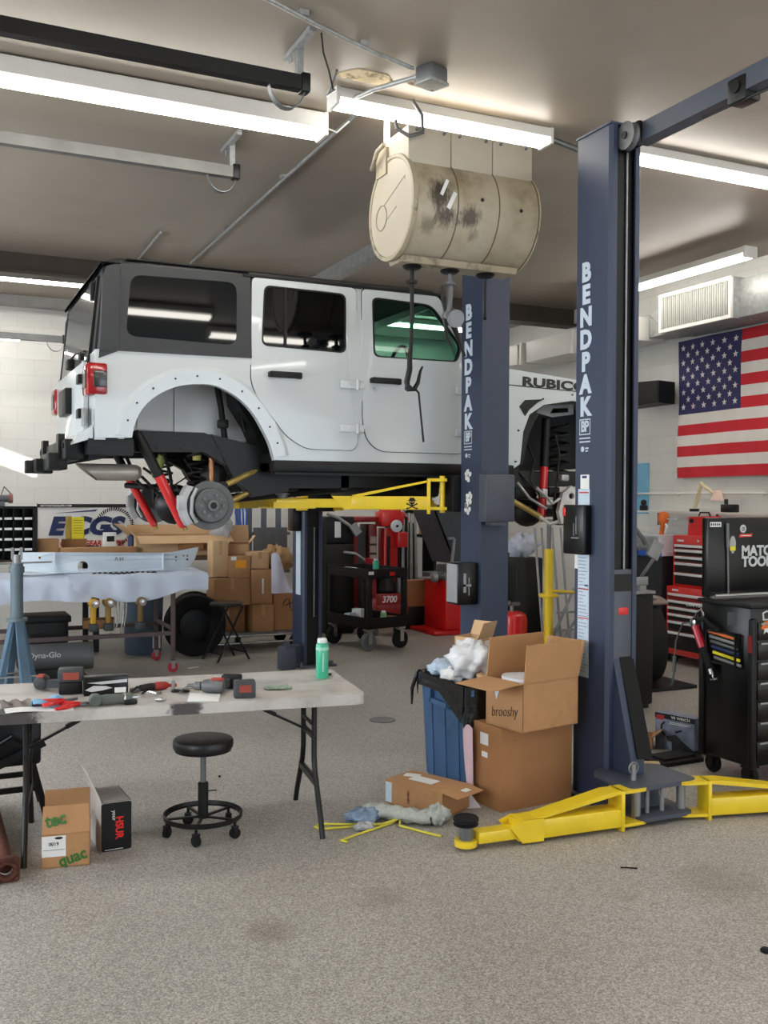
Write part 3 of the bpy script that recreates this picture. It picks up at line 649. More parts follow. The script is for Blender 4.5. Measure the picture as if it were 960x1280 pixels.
b = MB(); b.box((.915,6.44,2.2),(.02,.1,.11),bev=.004); cpart('licence_plate_bracket', b, STEEL, tg)
b = MB(); b.bx(.80,.92,6.45,7.9,1.93,2.06,bev=.01); b.bx(.72,.84,6.62,6.95,1.87,1.98,bev=.01); b.bx(.78,.82,6.6,6.72,1.9,2.1); b.bx(.78,.82,7.5,7.62,1.9,2.1); b.box((.72,7.2,1.90),(.18,.1,.09),bev=.008); b.bx(.68,.73,6.95,7.35,1.86,1.95); b.bx(.92,1.2,6.30,6.44,1.96,2.06); b.bx(.99,1.16,6.32,6.5,2.0,2.055)
for q in (6.5,6.7,7.5,7.8): b.cyl((.79,q,2.02),(.80,q,2.02),.018,n=10)
cpart('rear_crossmember', b, BLKM)
# frame, floor and running gear
rail = [(.95,2.06),(1.25,2.13),(1.7,2.13),(1.95,2.05),(2.25,1.90),(5.0,1.92),(5.0,1.80),(2.2,1.76),(1.95,1.86),(1.7,2.0),(1.25,1.99),(.95,1.93)]
for y in (6.50, 7.72):
    b = MB(); b.prism(rail, 'XZ', y, y+.09); b.prism([(1.75,2.12),(2.3,2.0),(2.3,1.74),(2.05,1.70),(1.9,1.84)], 'XZ', y-.01, y+.1)
    for q in (1.4,1.55,1.8,2.0): b.cyl((q,y-.006,2.03-(.03 if q>1.7 else 0)),(q,y,2.03-(.03 if q>1.7 else 0)),.018,n=10)
    cpart('frame_rail', b, BLKM)
b = MB(); b.bx(2.1,3.95,6.30,8.05,1.93,1.99); b.bx(1.0,2.1,6.74,7.98,2.07,2.12); b.bx(2.3,3.9,6.62,7.7,1.80,1.94,bev=.02); b.bx(3.0,3.7,6.85,7.5,1.70,1.84,bev=.04); b.bx(1.95,2.6,7.05,7.6,1.74,1.95,bev=.04); b.cyl((1.75,7.2,1.66),(3.1,7.2,1.78),.035,n=12); b.bx(2.7,2.76,6.5,7.8,1.75,1.88); b.bx(3.3,3.36,6.5,7.8,1.75,1.88)
cpart('underbody', b, BLKM)
for y0, y1 in ((YS-.012, YS+.09), (YF-.09, YF+.012)):
    b = MB(); b.bx(2.105,3.99,y0,y1,1.868,1.948,bev=.015); b.bx(2.12,3.95,y0+.02,y1,1.85,1.87); cpart('rocker_panel', b, BLK)
b = MB(); b.cyl((1.69,6.34,1.643),(1.69,8.0,1.643),.045,n=18); b.sphere((1.69,7.3,1.643), .15, 18, (1,.9,1)); b.cyl((1.69,7.3,1.643),(1.86,7.3,1.66),.07,.05,n=16); b.box((1.69,6.62,1.69),(.12,.06,.12)); b.box((1.69,7.78,1.69),(.12,.06,.12)); b.box((1.60,6.56,1.60),(.1,.08,.14))
cpart('rear_axle', b, BLKM)
for y, s in ((6.30,-1),(8.05,1)):
    b = MB(); b.lathe([(.02,-.012),(.158,-.012),(.160,-.006),(.160,.006),(.158,.012),(.02,.012)], (1.69,y,1.643), 'Y', 48)
    b.lathe([(.02,s*.014),(.112,s*.014),(.116,s*.02),(.112,s*.055),(.104,s*.062),(.02,s*.062)] if s>0 else [(.02,s*.062),(.104,s*.062),(.112,s*.055),(.116,s*.02),(.112,s*.014),(.02,s*.014)], (1.69,y,1.643), 'Y', 40)
    ro = cpart('brake_rotor', b, ROTOR)
    b = MB(); b.lathe([(.02,0),(.036,0),(.036,.03),(.02,.034)] if s>0 else [(.02,-.034),(.036,-.03),(.036,0),(.02,0)], (1.69,y+s*.062,1.643), 'Y', 20)
    for k in range(10):
        a = 2*PI*k/10; rr = .07
        b.cyl((1.69+rr*math.cos(a), y+s*.06, 1.643+rr*math.sin(a)), (1.69+rr*math.cos(a), y+s*(.085 if k%2==0 else .066), 1.643+rr*math.sin(a)), .009, n=8)
    cpart('hub_and_studs', b, STEELM, ro)
    b = MB(); b.cyl((1.69,y+s*.09,1.643),(1.69,y+s*.0975,1.643),.022,n=16); cpart('hub_bore', b, DRK, ro)
    b = MB(); aa = [R(140)+i*R(80)/8 for i in range(9)]
    b.ring([[(1.69+q*math.cos(a),y+dy,1.643+q*math.sin(a)) for q, dy in ((.165,-.05),(.205,-.045),(.205,.04),(.165,.045))] for a in aa]); b.tube([(1.69-.10,y-.05,1.643+.11),(1.69-.13,y-.055,1.643+.05),(1.69-.135,y-.055,1.643-.05),(1.69-.10,y-.05,1.643-.11)], .012)
    b.box((1.50,y-.02,1.66),(.06,.06,.1),bev=.012)
    cpart('brake_caliper', b, ALU)
def spring(c, r, h, n, w_):
    b = MB(); b.tube([(c[0]+r*math.cos(2*PI*n*i/(n*14)), c[1]+r*math.sin(2*PI*n*i/(n*14)), c[2]+h*i/(n*14)) for i in range(int(n*14)+1)], w_, n=6); return b
for y in (6.68, 7.70): cpart('coil_spring', spring((1.70,y,1.70), .062, .34, 5.5, .010), BLK)
b = MB(); b.cyl((1.70,6.68,2.03),(1.70,6.68,1.95),.035,.028,n=14); cpart('bump_stop', b, pm('yellow_rubber', (206,198,110), .6))
def shock(a, m, e, r=.03):
    b = MB(); b.cyl(m, e, r, n=16); b.sphere(e, r*.95, 10); s = cpart('shock_absorber', b, SHOCK)
    b = MB(); b.cyl(a, m, r*1.02 if r > .028 else r*.5, n=14); b.sphere(a, .03, 8); cpart('shaft_boot', b, BLK, s)
    b = MB(); d = (Vector(e)-Vector(m)).normalized(); b.cyl(Vector(e)+d*.01, Vector(e)+d*.045, .016, n=10); cpart('lower_mount', b, GOLD, s)
shock((1.245,6.42,2.10),(1.385,6.42,1.833),(1.54,6.42,1.52),.033)
shock((1.30,7.6,2.05),(1.405,7.6,1.85),(1.60,7.6,1.49),.03)
for p0, p1 in (((1.82,6.46,1.77),(2.12,6.52,1.905)), ((1.74,6.50,1.60),(2.11,6.54,1.77)), ((1.74,7.72,1.60),(2.11,7.76,1.77))):
    b = MB(); b.cyl(p0, p1, .021, n=14); d = (Vector(p1)-Vector(p0)).normalized()
    a = cpart('control_arm', b, GOLD)
    b = MB()
    for p in (p0, p1): b.cyl(Vector(p)+Vector((0,-.03,0)), Vector(p)+Vector((0,.03,0)), .032, n=16)
    cpart('bushing', b, BLK, a)
b = MB(); b.tube([(1.2,6.6,1.98),(1.3,6.7,1.80),(1.45,7.2,1.76),(1.5,7.7,1.8),(1.4,7.9,1.9)], .012); b.tube([(1.30,6.55,1.83),(1.42,6.6,1.72),(1.55,6.56,1.70)], .01)
b.tube([(1.5,6.9,1.95),(1.46,6.95,1.84),(1.57,7.0,1.78),(1.52,7.1,1.7)], .009); b.tube([(1.57,6.5,1.95),(1.62,6.46,1.86),(1.50,6.45,1.78),(1.55,6.42,1.66)], .006); b.tube([(1.86,6.6,1.98),(1.9,6.58,1.85),(1.84,6.56,1.74)], .006)
b.tube([(1.33,7.3,1.78),(1.6,7.1,1.76),(1.8,6.7,1.72)], .02); b.tube([(1.46,6.62,2.0),(1.52,6.7,1.85),(1.58,6.9,1.74)], .012); b.tube([(1.40,7.0,1.9),(1.55,6.9,1.78)], .01)
cpart('brake_lines_and_links', b, BLK)
b = MB(); b.cyl((1.47,6.7,1.98),(1.43,6.75,1.84),.03,n=12); cpart('sensor_bracket', b, pm('olive_bracket', (150,158,84), .5))
b = MB(); b.cyl((1.80,6.66,1.80),(1.79,6.64,1.98),.018,n=12); b.box((1.795,6.65,1.93),(.035,.04,.05),bev=.01); cpart('sunlit_axle_part', b, SUNLIT)  # bright copper tone paints sunlight falling on an axle part
b = MB(); P0 = Vector((1.02,6.62,1.845)); P1 = Vector((1.29,6.66,1.872)); rr_ = []
for i, (x, q) in enumerate(((-.06,.6),(.0,1),(.2,1.0),(.26,.95),(.285,.7))):
    rr_.append([(1.02+x+(-.07*math.sin(a) if i == 0 else 0)+(.0), 6.64+.085*math.cos(a)*(q if i else 1), 1.858+.055*math.sin(a)*(q if i else 1)-x*.0) for a in [2*PI*j/24 for j in range(24)]])
b.ring(rr_, caps=(False, True)); b.cyl((1.27,6.64,1.86),(1.30,6.64,1.86),.03,n=12)
cpart('exhaust_muffler', b, pm('brushed_muffler_steel', (172,166,156), .38, .35, var=.12))
# front end
b = MB(); b.prism([(3.62,2.70),(3.97,2.665),(4.51,2.62),(5.05,2.56),(5.05,2.53),(3.62,2.60)], 'XZ', YS+.03, YF-.03); cpart('hood', b, W_CAR)
b = MB(); b.prism([(3.66,2.548),(5.0,2.508),(5.0,2.514),(3.66,2.554)], 'XZ', YS-.003, YS+.01); b.bx(3.655,3.661,YS-.003,YS+.01,2.55,2.66); cpart('hood_gap', b, BLK)
b = MB(); b.text('RUBICON', face((4.055,YS-.003,2.574),(1,0,-.03),(0,0,1)), .092, .003, wx=1.75, bold=.04, spc=1.02, align='LEFT'); cpart('model_lettering', b, INK)
b = MB(); b.prism([(4.034,2.387),(4.083,2.437),(4.255,2.451),(4.197,2.424),(4.12,2.365),(4.084,2.317)], 'XZ', YS-.006, YS+.01); cpart('fender_vent', b, BLK)
b = MB(); b.prism([(4.0,1.9),(5.0,1.95),(5.0,2.44),(4.14,2.42),(4.08,2.3),(4.03,1.98)], 'XZ', 6.72, 6.76); b.prism([(4.02,1.95),(4.08,2.22),(4.14,2.34),(4.2,2.38),(4.24,2.34),(4.16,2.2),(4.1,1.95)], 'XZ', 6.3, 6.72); cpart('front_wheel_well', b, DRK)
b = MB(); b.prism([(4.27,2.36),(4.33,2.42),(4.62,2.44),(4.62,2.36),(4.42,2.33)], 'XZ', 6.38, 6.66, holes=[[(4.40,2.36),(4.43,2.40),(4.57,2.41),(4.57,2.375)]]); cpart('shock_tower', b, STEELM)
shock((4.449,6.5,2.33),(4.43,6.5,1.95),(4.41,6.5,1.56),.034)
cpart('coil_spring', spring((4.64,6.6,1.84), .075, .46, 6, .013), BLK)
b = MB(); b.cyl((4.60,6.4,1.60),(4.60,8.0,1.60),.05,n=16); b.sphere((4.60,7.0,1.60),.14,16); b.box((4.56,6.42,1.62),(.16,.10,.26),bev=.03); b.box((4.5,6.5,1.75),(.1,.1,.08),bev=.01); cpart('front_axle', b, BLKM)
b = MB(); b.prism([(4.49,1.5),(4.62,1.56),(4.66,1.72),(4.58,1.80),(4.50,1.74),(4.46,1.6)], 'XZ', 6.34, 6.38, holes=[circ(4.53,1.62,.025,10), circ(4.58,1.72,.025,10)]); b.tube([(4.47,6.36,1.52),(4.42,6.4,1.5),(4.36,6.45,1.56)], .014); b.cyl((4.60,6.30,1.60),(4.60,6.36,1.60),.05,n=18); cpart('steering_knuckle', b, pm('bright_knuckle_casting', (206,206,204), .45, .2, var=.15, scale=20))
b = MB(); b.tube([(4.25,6.34,1.78),(4.33,6.33,1.72),(4.40,6.34,1.66),(4.47,6.34,1.70)], .012); b.tube([(4.12,6.4,1.82),(4.22,6.38,1.70),(4.36,6.36,1.62)], .010); b.box((4.36,6.40,1.74),(.05,.05,.07),bev=.01); b.box((4.52,6.36,1.86),(.07,.05,.05),bev=.01); cpart('steering_links', b, ALU)
for p0, p1 in (((4.40,6.48,1.55),(4.0,6.55,1.76)), ((4.42,6.6,1.72),(4.05,6.62,1.88))):
    b = MB(); b.cyl(p0, p1, .022, n=12); cpart('control_arm', b, GOLD if p0[2] < 1.6 else BLKM)
b = MB(); b.tube([(4.2,6.5,1.9),(4.3,6.45,1.78),(4.38,6.42,1.7)], .008); b.tube([(4.3,6.6,2.2),(4.34,6.5,2.0),(4.3,6.5,1.85),(4.36,6.45,1.72)], .01); b.tube([(4.5,6.45,2.2),(4.52,6.42,2.05),(4.5,6.42,1.85),(4.46,6.4,1.7)], .008); b.bx(3.95,4.06,6.3,6.5,1.86,1.95); b.box((4.3,6.6,1.75),(.2,.1,.12),bev=.02); b.box((4.25,6.9,1.7),(.5,.4,.14),bev=.03)
cpart('front_lines_and_brackets', b, BLKM)
b = MB(); b.bx(5.0,5.08,6.4,7.95,1.95,2.56,bev=.02); cpart('front_grille', b, W_CAR)
# windscreen, interior
b = MB(); b.prism([(3.40,3.15),(3.43,3.15),(3.66,2.68),(3.62,2.68)], 'XZ', 6.37, 6.44); b.prism([(3.40,3.15),(3.43,3.15),(3.66,2.68),(3.62,2.68)], 'XZ', 7.91, 7.98); b.prism([(3.385,3.17),(3.43,3.16),(3.45,3.11),(3.41,3.11)], 'XZ', 6.37, 7.98)
ws = cpart('windscreen_frame', b, W_CAR)
b = MB(); b.prism([(3.42,3.12),(3.428,3.12),(3.645,2.69),(3.637,2.69)], 'XZ', 6.43, 7.92); cpart('windscreen', b, GLT, ws)
for x in (2.35, 3.0):
    for y in (6.72, 7.55):
        b = MB(); b.box((x,y,2.25),(.5,.46,.16),bev=.05); b.box((x-.22,y,2.52),(.14,.46,.56),ry=R(-12),bev=.05); b.box((x-.29,y,2.88),(.1,.26,.18),ry=R(-10),bev=.04)
        cpart('seat', b, DRK)
b = MB(); b.bx(3.36,3.62,6.42,7.93,2.3,2.68,bev=.05); b.bx(1.1,1.98,6.78,7.96,2.12,2.2); dsh = cpart('dashboard_and_trim', b, DRK)
b = MB(); b.tube([(3.27+.04*math.sin(a)*.5,6.75+.17*math.cos(a),2.68+.17*math.sin(a)) for a in [i*2*PI/20 for i in range(20)]], .014, closed=True); cpart('steering_wheel', b, DRK, dsh)
# ------------------------------------------------------------------ lift posts
def column(root, Hh):
    P = [(-.1075,-.13),(-.1075,.15),(.1075,.15),(.1075,-.13),(.09,-.15),(.0625,-.15),(.0625,-.137),(.083,-.137),(.096,-.124),(.096,.138),(-.096,.138),(-.096,-.124),(-.083,-.137),(-.0625,-.137),(-.0625,-.15),(-.09,-.15)]
    b = MB(); b.prism(P, 'XY', .02, Hh); b.bx(-.115,.115,-.155,.155,Hh,Hh+.012)
    c = build('column', b, POST, root)
    b = MB(); b.bx(-.094,.094,-.118,.12,.03,Hh-.02)
    build('dark_channel_fill', b, BLK, root)  # black filler added for the shade and dark hydraulics inside the channel
    b = MB(); b.cyl((.02,-.128,.5),(.02,-.128,Hh-.05),.006,n=8); build('lift_cable', b, STEEL, root)
    b = MB(); b.bx(-.15,.24,-.2,.26,0,.022,bev=.004)
    for x in (-.13,.19):
        for y in (-.175,.21): b.cyl((x,y,.02),(x,y,.055),.02,n=6)
    build('base_plate', b, POSTG, root)
    return c
def letters(root, txt, x, yc, ztop, pitch, size, wx):
    b = MB()
    for k, ch in enumerate(txt): b.text(ch, face((x-.001,yc,ztop-pitch*(k+.5)),(0,-1,0),(0,0,1)), size, .002, wx=wx, bold=.05)
    build('lettering', b, LETW, root, w=True)
def badge(root, x, yc, z, w_):
    b = MB(); b.prism([(yc-w_/2,z-.045),(yc+w_/2,z-.045),(yc+w_/2,z+.045),(yc-w_/2,z+.045)], 'YZ', x-.0012, x, holes=[[(yc-w_/2+.005,z-.039),(yc+w_/2-.005,z-.039),(yc+w_/2-.005,z+.039),(yc-w_/2+.005,z+.039)]])
    b.text('BP', face((x-.001,yc,z),(0,-1,0),(0,0,1)), .085, .002, wx=.82, bold=.03, spc=.9)
    for k in range(2): b.bx(x-.001,x,yc-w_/2,yc+w_/2,z-.068-k*.02,z-.06-k*.02)
    b.prism(circ(yc+.02,z-.125,.016,10), 'YZ', x-.001, x); b.bx(x-.001,x,yc-.035,yc-.005,z-.125,z-.117); b.bx(x-.001,x,yc-.03,yc-.008,z-.14,z-.133)
    build('badge', b, LETW, root, w=True)
X1, Y1 = 3.4925, 4.50
p1 = thing('lift_post', 'nearest dark blue lift post, with yellow arms lowered to the floor', 'lift post', (X1,Y1,0), 0, 'two-post lift columns')
column(p1, 3.74)
letters(p1, 'BENDPAK', 3.385, 4.562, 3.035, .1262, .142, 1.0); badge(p1, 3.385, 4.565, 2.105, .10)
b = MB(); b.bx(3.383,3.386,4.52,4.60,1.755,1.835); build('blue_headed_label', b, PAPER, p1, w=True)
b = MB(); b.bx(3.3825,3.3826,4.54,4.585,1.815,1.829); b.bx(3.3825,3.3826,4.52,4.555,1.205,1.215); build('blue_label_header', b, NAVY, p1, w=True)
b = MB(); b.bx(3.383,3.386,4.515,4.62,1.64,1.754); build('safety_label', b, PAPERB, p1, w=True)
b = MB(); b.bx(3.382,3.3832,4.525,4.61,1.73,1.738); b.bx(3.382,3.3832,4.518,4.612,1.185,1.192); b.bx(3.382,3.3832,4.518,4.612,1.02,1.026); build('red_label_stripe', b, REDP, p1, w=True)
b = MB(); b.bx(3.383,3.386,4.515,4.618,.69,1.40); build('long_instruction_label', b, PAPERB, p1, w=True)
b = MB()
for k in range(34):
    zz = .72+k*.0195; l = .04+.05*rnd.random(); b.bx(3.382,3.3832,4.61-l,4.61,zz,zz+.0045)
build('label_print', b, pm('grey_print', (140,150,164), .6), p1, w=True)
b = MB(); b.bx(3.383,3.386,4.62,4.649,1.30,1.40); build('small_label', b, PAPER, p1, w=True)
b = MB(); b.bx(3.325,3.386,4.495,4.685,1.385,1.665,bev=.008); cb = build('switch_box', b, BLKG, p1, w=True)
b = MB(); b.bx(3.32,3.326,4.55,4.556,1.50,1.60); b.bx(3.32,3.326,4.575,4.58,1.49,1.56); b.bx(3.32,3.326,4.53,4.60,1.475,1.482); build('switch_lever', b, STEEL, cb, w=True)
b = MB(); b.bx(3.324,3.35,4.66,4.69,1.6,1.65,bev=.004); build('red_switch', b, RED, cb, w=True)
b = MB(); b.bx(-.062,.062,-.146,-.02,.2,1.31,bev=.004); cg = build('carriage', b, POSTG, p1)
b = MB(); b.bx(-.06,.06,-.148,-.14,1.19,1.285); build('slider_pad', b, BLK, cg)
b = MB(); b.bx(-.03,.035,-.15,-.145,1.06,1.10,bev=.002); build('red_warning_sticker', b, RED, cg)
b = MB(); b.prism([(-.14,.84),(-.10,.84),(-.05,.215),(-.30,.215),(-.30,.30)], 'YZ', -.062, .03); build('door_guard', b, POST, cg)
b = MB(); b.prism([(-.145,.83),(-.10,.83),(-.05,.30),(-.315,.30)], 'YZ', -.02, .075); build('rubber_bumper', b, RUB, cg)
b = MB(); b.prism(rpoly([(-.20,-.48),(.24,-.48),(.24,-.16),(.14,-.10),(-.14,-.10),(-.20,-.16)], .04), 'XY', .188, .212); b.prism(rpoly([(-.14,-.50),(.20,-.50),(.22,-.16),(-.18,-.16)], .04), 'XY', .03, .05); b.bx(-.09,.09,-.35,-.13,.05,.19); b.bx(-.1,.12,-.46,-.40,.012,.032)
build('arm_bracket', b, POSTG, cg)
for x in (-.05,.05): b = MB(); b.cyl((x,-.42,.05),(x,-.42,.19),.012,n=10); build('bracket_bolt', b, STEEL, cg)
for x in (-.13,.17): b = MB(); b.cyl((x,-.43,.03),(x,-.43,.20),.024,n=16); build('arm_pin', b, STEEL, cg)
b = MB(); b.cyl((-.09,-.36,.19),(-.09,-.36,.30),.014,n=12); b.tube([(-.09+.03*math.cos(a),-.36,.275+.03*math.sin(a)) for a in [i*2*PI/20 for i in range(20)]],.004,closed=True,n=6)
build('locking_pin', b, STEEL, cg)
# top of the nearest post: pulley and beam
b = MB(); b.lathe([(.01,-.02),(.075,-.02),(.065,-.008),(.065,.008),(.075,.02),(.01,.02)], (-.035,-.20,3.665), 'X', 28); pu = build('cable_pulley', b, STEELM, p1)
b = MB(); b.bx(-.01,.02,-.26,-.13,3.60,3.74,bev=.01); b.cyl((-.065,-.20,3.665),(.02,-.20,3.665),.02,n=10); build('pulley_bracket', b, BLKM, pu)
t = thing('lift_crossbeam', 'dark overhead beam running from the nearest lift post towards the viewer', 'crossbeam', (3.55,4.30,3.63))
b = MB(); b.prism([(-.045,0),(.045,0),(.045,.012),(-.033,.012),(-.033,.088),(.045,.088),(.045,.1),(-.045,.1)], 'XZ', -3.0, .0); build('beam', b, POSTG, t)
b = MB(); b.box((.0,-.74,.02),(.10,.12,.12),bev=.01); b.cyl((-.06,-.74,.03),(.06,-.74,.03),.03,n=14); b.tube([(-.03,-.5,-.03),(-.03,-.9,-.04),(-.03,-3.0,-.045)],.008); build('shutoff_switch', b, BLKM, t)
# swing arms: each is a part of its post, with its inner tube, post and pad as sub-parts
def place(mb, A): bmesh.ops.transform(mb.bm, matrix=A, verts=mb.bm.verts); return mb
def arm(root, loc, rz, L, reach=.3):
    A = Matrix.Translation(loc) @ Matrix.Rotation(rz, 4, 'Z')          # local +X along the arm, pin at the origin
    b = MB(); h0, h1 = .02, .19; xe = L-reach
    for h in (h0, h1): b.prism(rpoly([(-.035,-.05),(.13,-.06),(.13,.06),(-.035,.05)], .03), 'XY', h, h+.016)
    b.bx(.115,.135,-.062,.062,.0,h1+.016,bev=.003)
    b.bx(.13,xe,-.055,.055,.02,.115,bev=.008)
    b.prism([(.13,.205),(.20,.205),(xe*.86,.124),(xe*.86,.112),(.13,.19)], 'XZ', -.05, .05)
    for y in (-.061, .055): b.prism([(xe-.14,.012),(xe-.02,.012),(xe+.05,.10),(xe-.02,.124),(xe-.14,.124)], 'XZ', y, y+.006)
    b.prism([(xe-.14,.118),(xe-.02,.118),(xe-.02,.124),(xe-.14,.124)], 'XZ', -.06, .06)
    sw = build('swing_arm', place(b, A), YEL, root, w=True)
    b = MB(); b.bx(xe-.1,L-.05,-.042,.042,.03,.085,bev=.006); b.lathe([(.036,.02),(.055,.02),(.055,.05),(.036,.05)], (L,0,0), 'Z', 20); build('inner_tube', place(b, A), YEL, sw, w=True)
    b = MB(); b.cyl((L,0,.02),(L,0,.115),.034,n=20); b.cyl((L,0,.115),(L,0,.122),.04,n=20); build('pad_post', place(b, A), STEELM, sw, w=True)
    b = MB(); b.lathe([(.01,.12),(.058,.12),(.062,.126),(.052,.132),(.052,.138),(.062,.143),(.062,.155),(.056,.16),(.01,.154)], (L,0,0), 'Z', 28); build('rubber_pad', place(b, A), RUB, sw, w=True)
arm(p1, (3.36,4.06,.0), PI+R(-3.5), .99, .26)
arm(p1, (3.66,4.05,.0), R(-13.5), 1.5, .62)
# the middle post and the far post, which carry the car
X2, Y2 = 3.5275, 5.91
p2 = thing('lift_post', 'dark blue lift post in front of the car door, white lettering and flower stickers', 'lift post', (X2,Y2,0), PI, 'two-post lift columns')
column(p2, 3.74)
letters(p2, 'BENDPAK', 3.42, 5.945, 3.045, .126, .142, 1.02); badge(p2, 3.42, 5.945, 2.12, .105)
def splat(cx, cz, r, seed):
    q = random.Random(seed); b = MB()
    for k in range(5):
        a = 2*PI*k/5+q.random(); c = (cx+r*.55*math.cos(a), cz+r*.55*math.sin(a))
        b.prism([(c[0]+r*.42*(.7+.5*q.random())*math.cos(t_), c[1]+r*.42*(.7+.5*q.random())*math.sin(t_)) for t_ in [i*2*PI/9 for i in range(9)]], 'YZ', 3.4185, 3.4202)
    return b
for k, (yy, zz) in enumerate(((5.94,1.855),(5.925,1.70),(5.945,1.63))): build('flower_sticker', splat(yy, zz, .05, 40+k), PAPER, p2, w=True)
b = MB(); b.bx(3.40,3.625,5.66,5.762,1.54,1.86,bev=.01); b.bx(3.45,3.58,5.69,5.755,1.515,1.545); build('hydraulic_cover', b, POSTG, p2, w=True)
b = MB(); b.bx(3.26,3.42,5.79,5.95,.975,1.26,bev=.008); cb = build('switch_box', b, BLKG, p2, w=True)
b = MB(); b.bx(3.30,3.32,5.784,5.79,1.06,1.19); b.bx(3.30,3.36,5.784,5.79,1.10,1.115); b.bx(3.34,3.346,5.784,5.79,1.04,1.16); build('switch_lever', b, STEEL, cb, w=True)
b = MB(); b.bx(3.255,3.26,5.80,5.94,.99,1.25); build('aluminium_side', b, ALU, cb, w=True)
b = MB(); b.bx(-.062,.062,-.148,-.02,1.4,2.5,bev=.004); b.bx(-.13,.16,-.30,-.148,1.60,1.86,bev=.006); cg = build('carriage', b, BLKM, p2)
pf = thing('lift_post', 'farthest dark blue lift post, standing beside the cardboard boxes under the car', 'lift post', (3.525,9.36,0), 0, 'two-post lift columns')
column(pf, 3.74)
b = MB(); b.bx(3.412,3.417,9.27,9.40,.72,1.41); build('long_instruction_label', b, PAPERB, pf, w=True)
b = MB(); b.bx(3.33,3.417,9.26,9.42,1.36,1.66,bev=.008); build('switch_box', b, BLKG, pf, w=True)
b = MB(); b.bx(-.062,.062,-.148,-.02,1.4,2.5,bev=.004); b.bx(-.16,.16,-.34,-.148,1.56,1.84,bev=.006); build('carriage', b, BLKM, pf)
b = MB(); b.bx(-.36,-.2,-.22,-.1,.0,.22,bev=.01); b.box((-.28,-.16,.25),(.05,.05,.06)); b.box((-.24,-.16,.22),(.16,.10,.03),rz=R(14)); build('pump_foot_bracket', b, POSTG, pf)
b = MB(); b.prism([(-.05,0),(.05,0),(.05,.012),(-.038,.012),(-.038,.11),(.05,.11),(.05,.122),(-.05,.122)], 'XZ', 5.78, 9.5)
t = thing('lift_crossbeam', 'overhead beam joining the middle lift post to the farthest, above the car roof', 'crossbeam', (3.52,7.6,3.74))
q = MB(); q.prism([(-.05,.012),(.05,.012),(.05,.024),(-.038,.024),(-.038,.12),(.05,.12),(.05,.132),(-.05,.132)], 'XZ', -1.85, 1.9); build('beam', q, GALV, t); b.bm.free()
q = MB(); q.bx(.055,.08,-1.7,1.7,.03,.09); build('switch_bar', q, BLKM, t)
# raised arms under the car
def raised(root, p0, p1, skull=False):
    d = Vector(p1)-Vector(p0); L = d.length; A = Matrix.Translation(p0) @ Matrix.Rotation(math.atan2(d.y, d.x), 4, 'Z')
    b = MB(); b.bx(-.03,.10,-.05,.05,.20,.222); b.bx(-.03,.10,-.05,.05,.0,.02); b.bx(.085,.108,-.058,.058,-.03,.222,bev=.003); b.cyl((0,0,-.02),(0,0,.24),.02,n=12)
    b.bx(.10,L*.60,-.05,.05,.0,.095,bev=.008); b.prism([(L*.56,.0),(L*.60,.0),(L*.68,.095),(L*.56,.095)], 'XZ', -.054, .054); b.prism([(.10,.21),(.10,.195),(L*.52,.088),(L*.56,.10)], 'XZ', -.045, .045)
    sw = build('swing_arm', place(b, A), YEL, root, w=True)
    b = MB(); b.bx(L*.55,L+.02,-.038,.038,.012,.075,bev=.006); b.bx(L*.78,L+.04,-.042,.042,.006,.05); build('inner_tube', place(b, A), YEL, sw, w=True)
    b = MB(); b.cyl((L-.02,0,.03),(L-.02,0,.105),.034,n=18); b.cyl((L-.02,0,.10),(L-.02,0,.115),.05,n=18); build('pad_post', place(b, A), STEELM, sw, w=True)
    if skull:
        b = MB(); cx, cz = .215, .05; A_, B_ = -.0525, -.0495
        b.prism(circ(cx,cz+.006,.020,16), 'XZ', A_, B_, holes=[circ(cx-.008,cz+.006,.005,8),circ(cx+.008,cz+.006,.005,8)]); b.prism([(cx-.012,cz-.014),(cx+.012,cz-.014),(cx+.01,cz-.028),(cx-.01,cz-.028)], 'XZ', A_, B_)
        b.prism([(cx-.034,cz+.014),(cx+.034,cz+.014),(cx+.02,cz+.022),(cx+.014,cz+.036),(cx-.014,cz+.036),(cx-.02,cz+.022)], 'XZ', A_, B_)
        for sg in (-1,1):
            b.prism([(cx-sg*.034,cz-.04),(cx-sg*.026,cz-.044),(cx+sg*.034,cz-.012),(cx+sg*.03,cz-.004)][::sg], 'XZ', A_, B_)
            for e in (-1,1): b.prism(circ(cx+e*.034,cz-.024+sg*e*.016,.0065,8), 'XZ', A_, B_)
        bmesh.ops.transform(b.bm, matrix=Matrix.Translation((2*cx,0,0)) @ Matrix.Diagonal((-1,-1,1,1)), verts=b.bm.verts)
        build('skull_emblem', place(b, A), INK, sw, w=True)
raised(p2, (3.32,6.13,1.615), (2.28,6.62,1.63), True)
raised(p2, (3.62,6.18,1.62), (4.0,6.75,1.62))
raised(pf, (3.38,9.05,1.60), (2.3,7.75,1.62))
raised(pf, (3.66,9.05,1.60), (4.1,7.8,1.62))
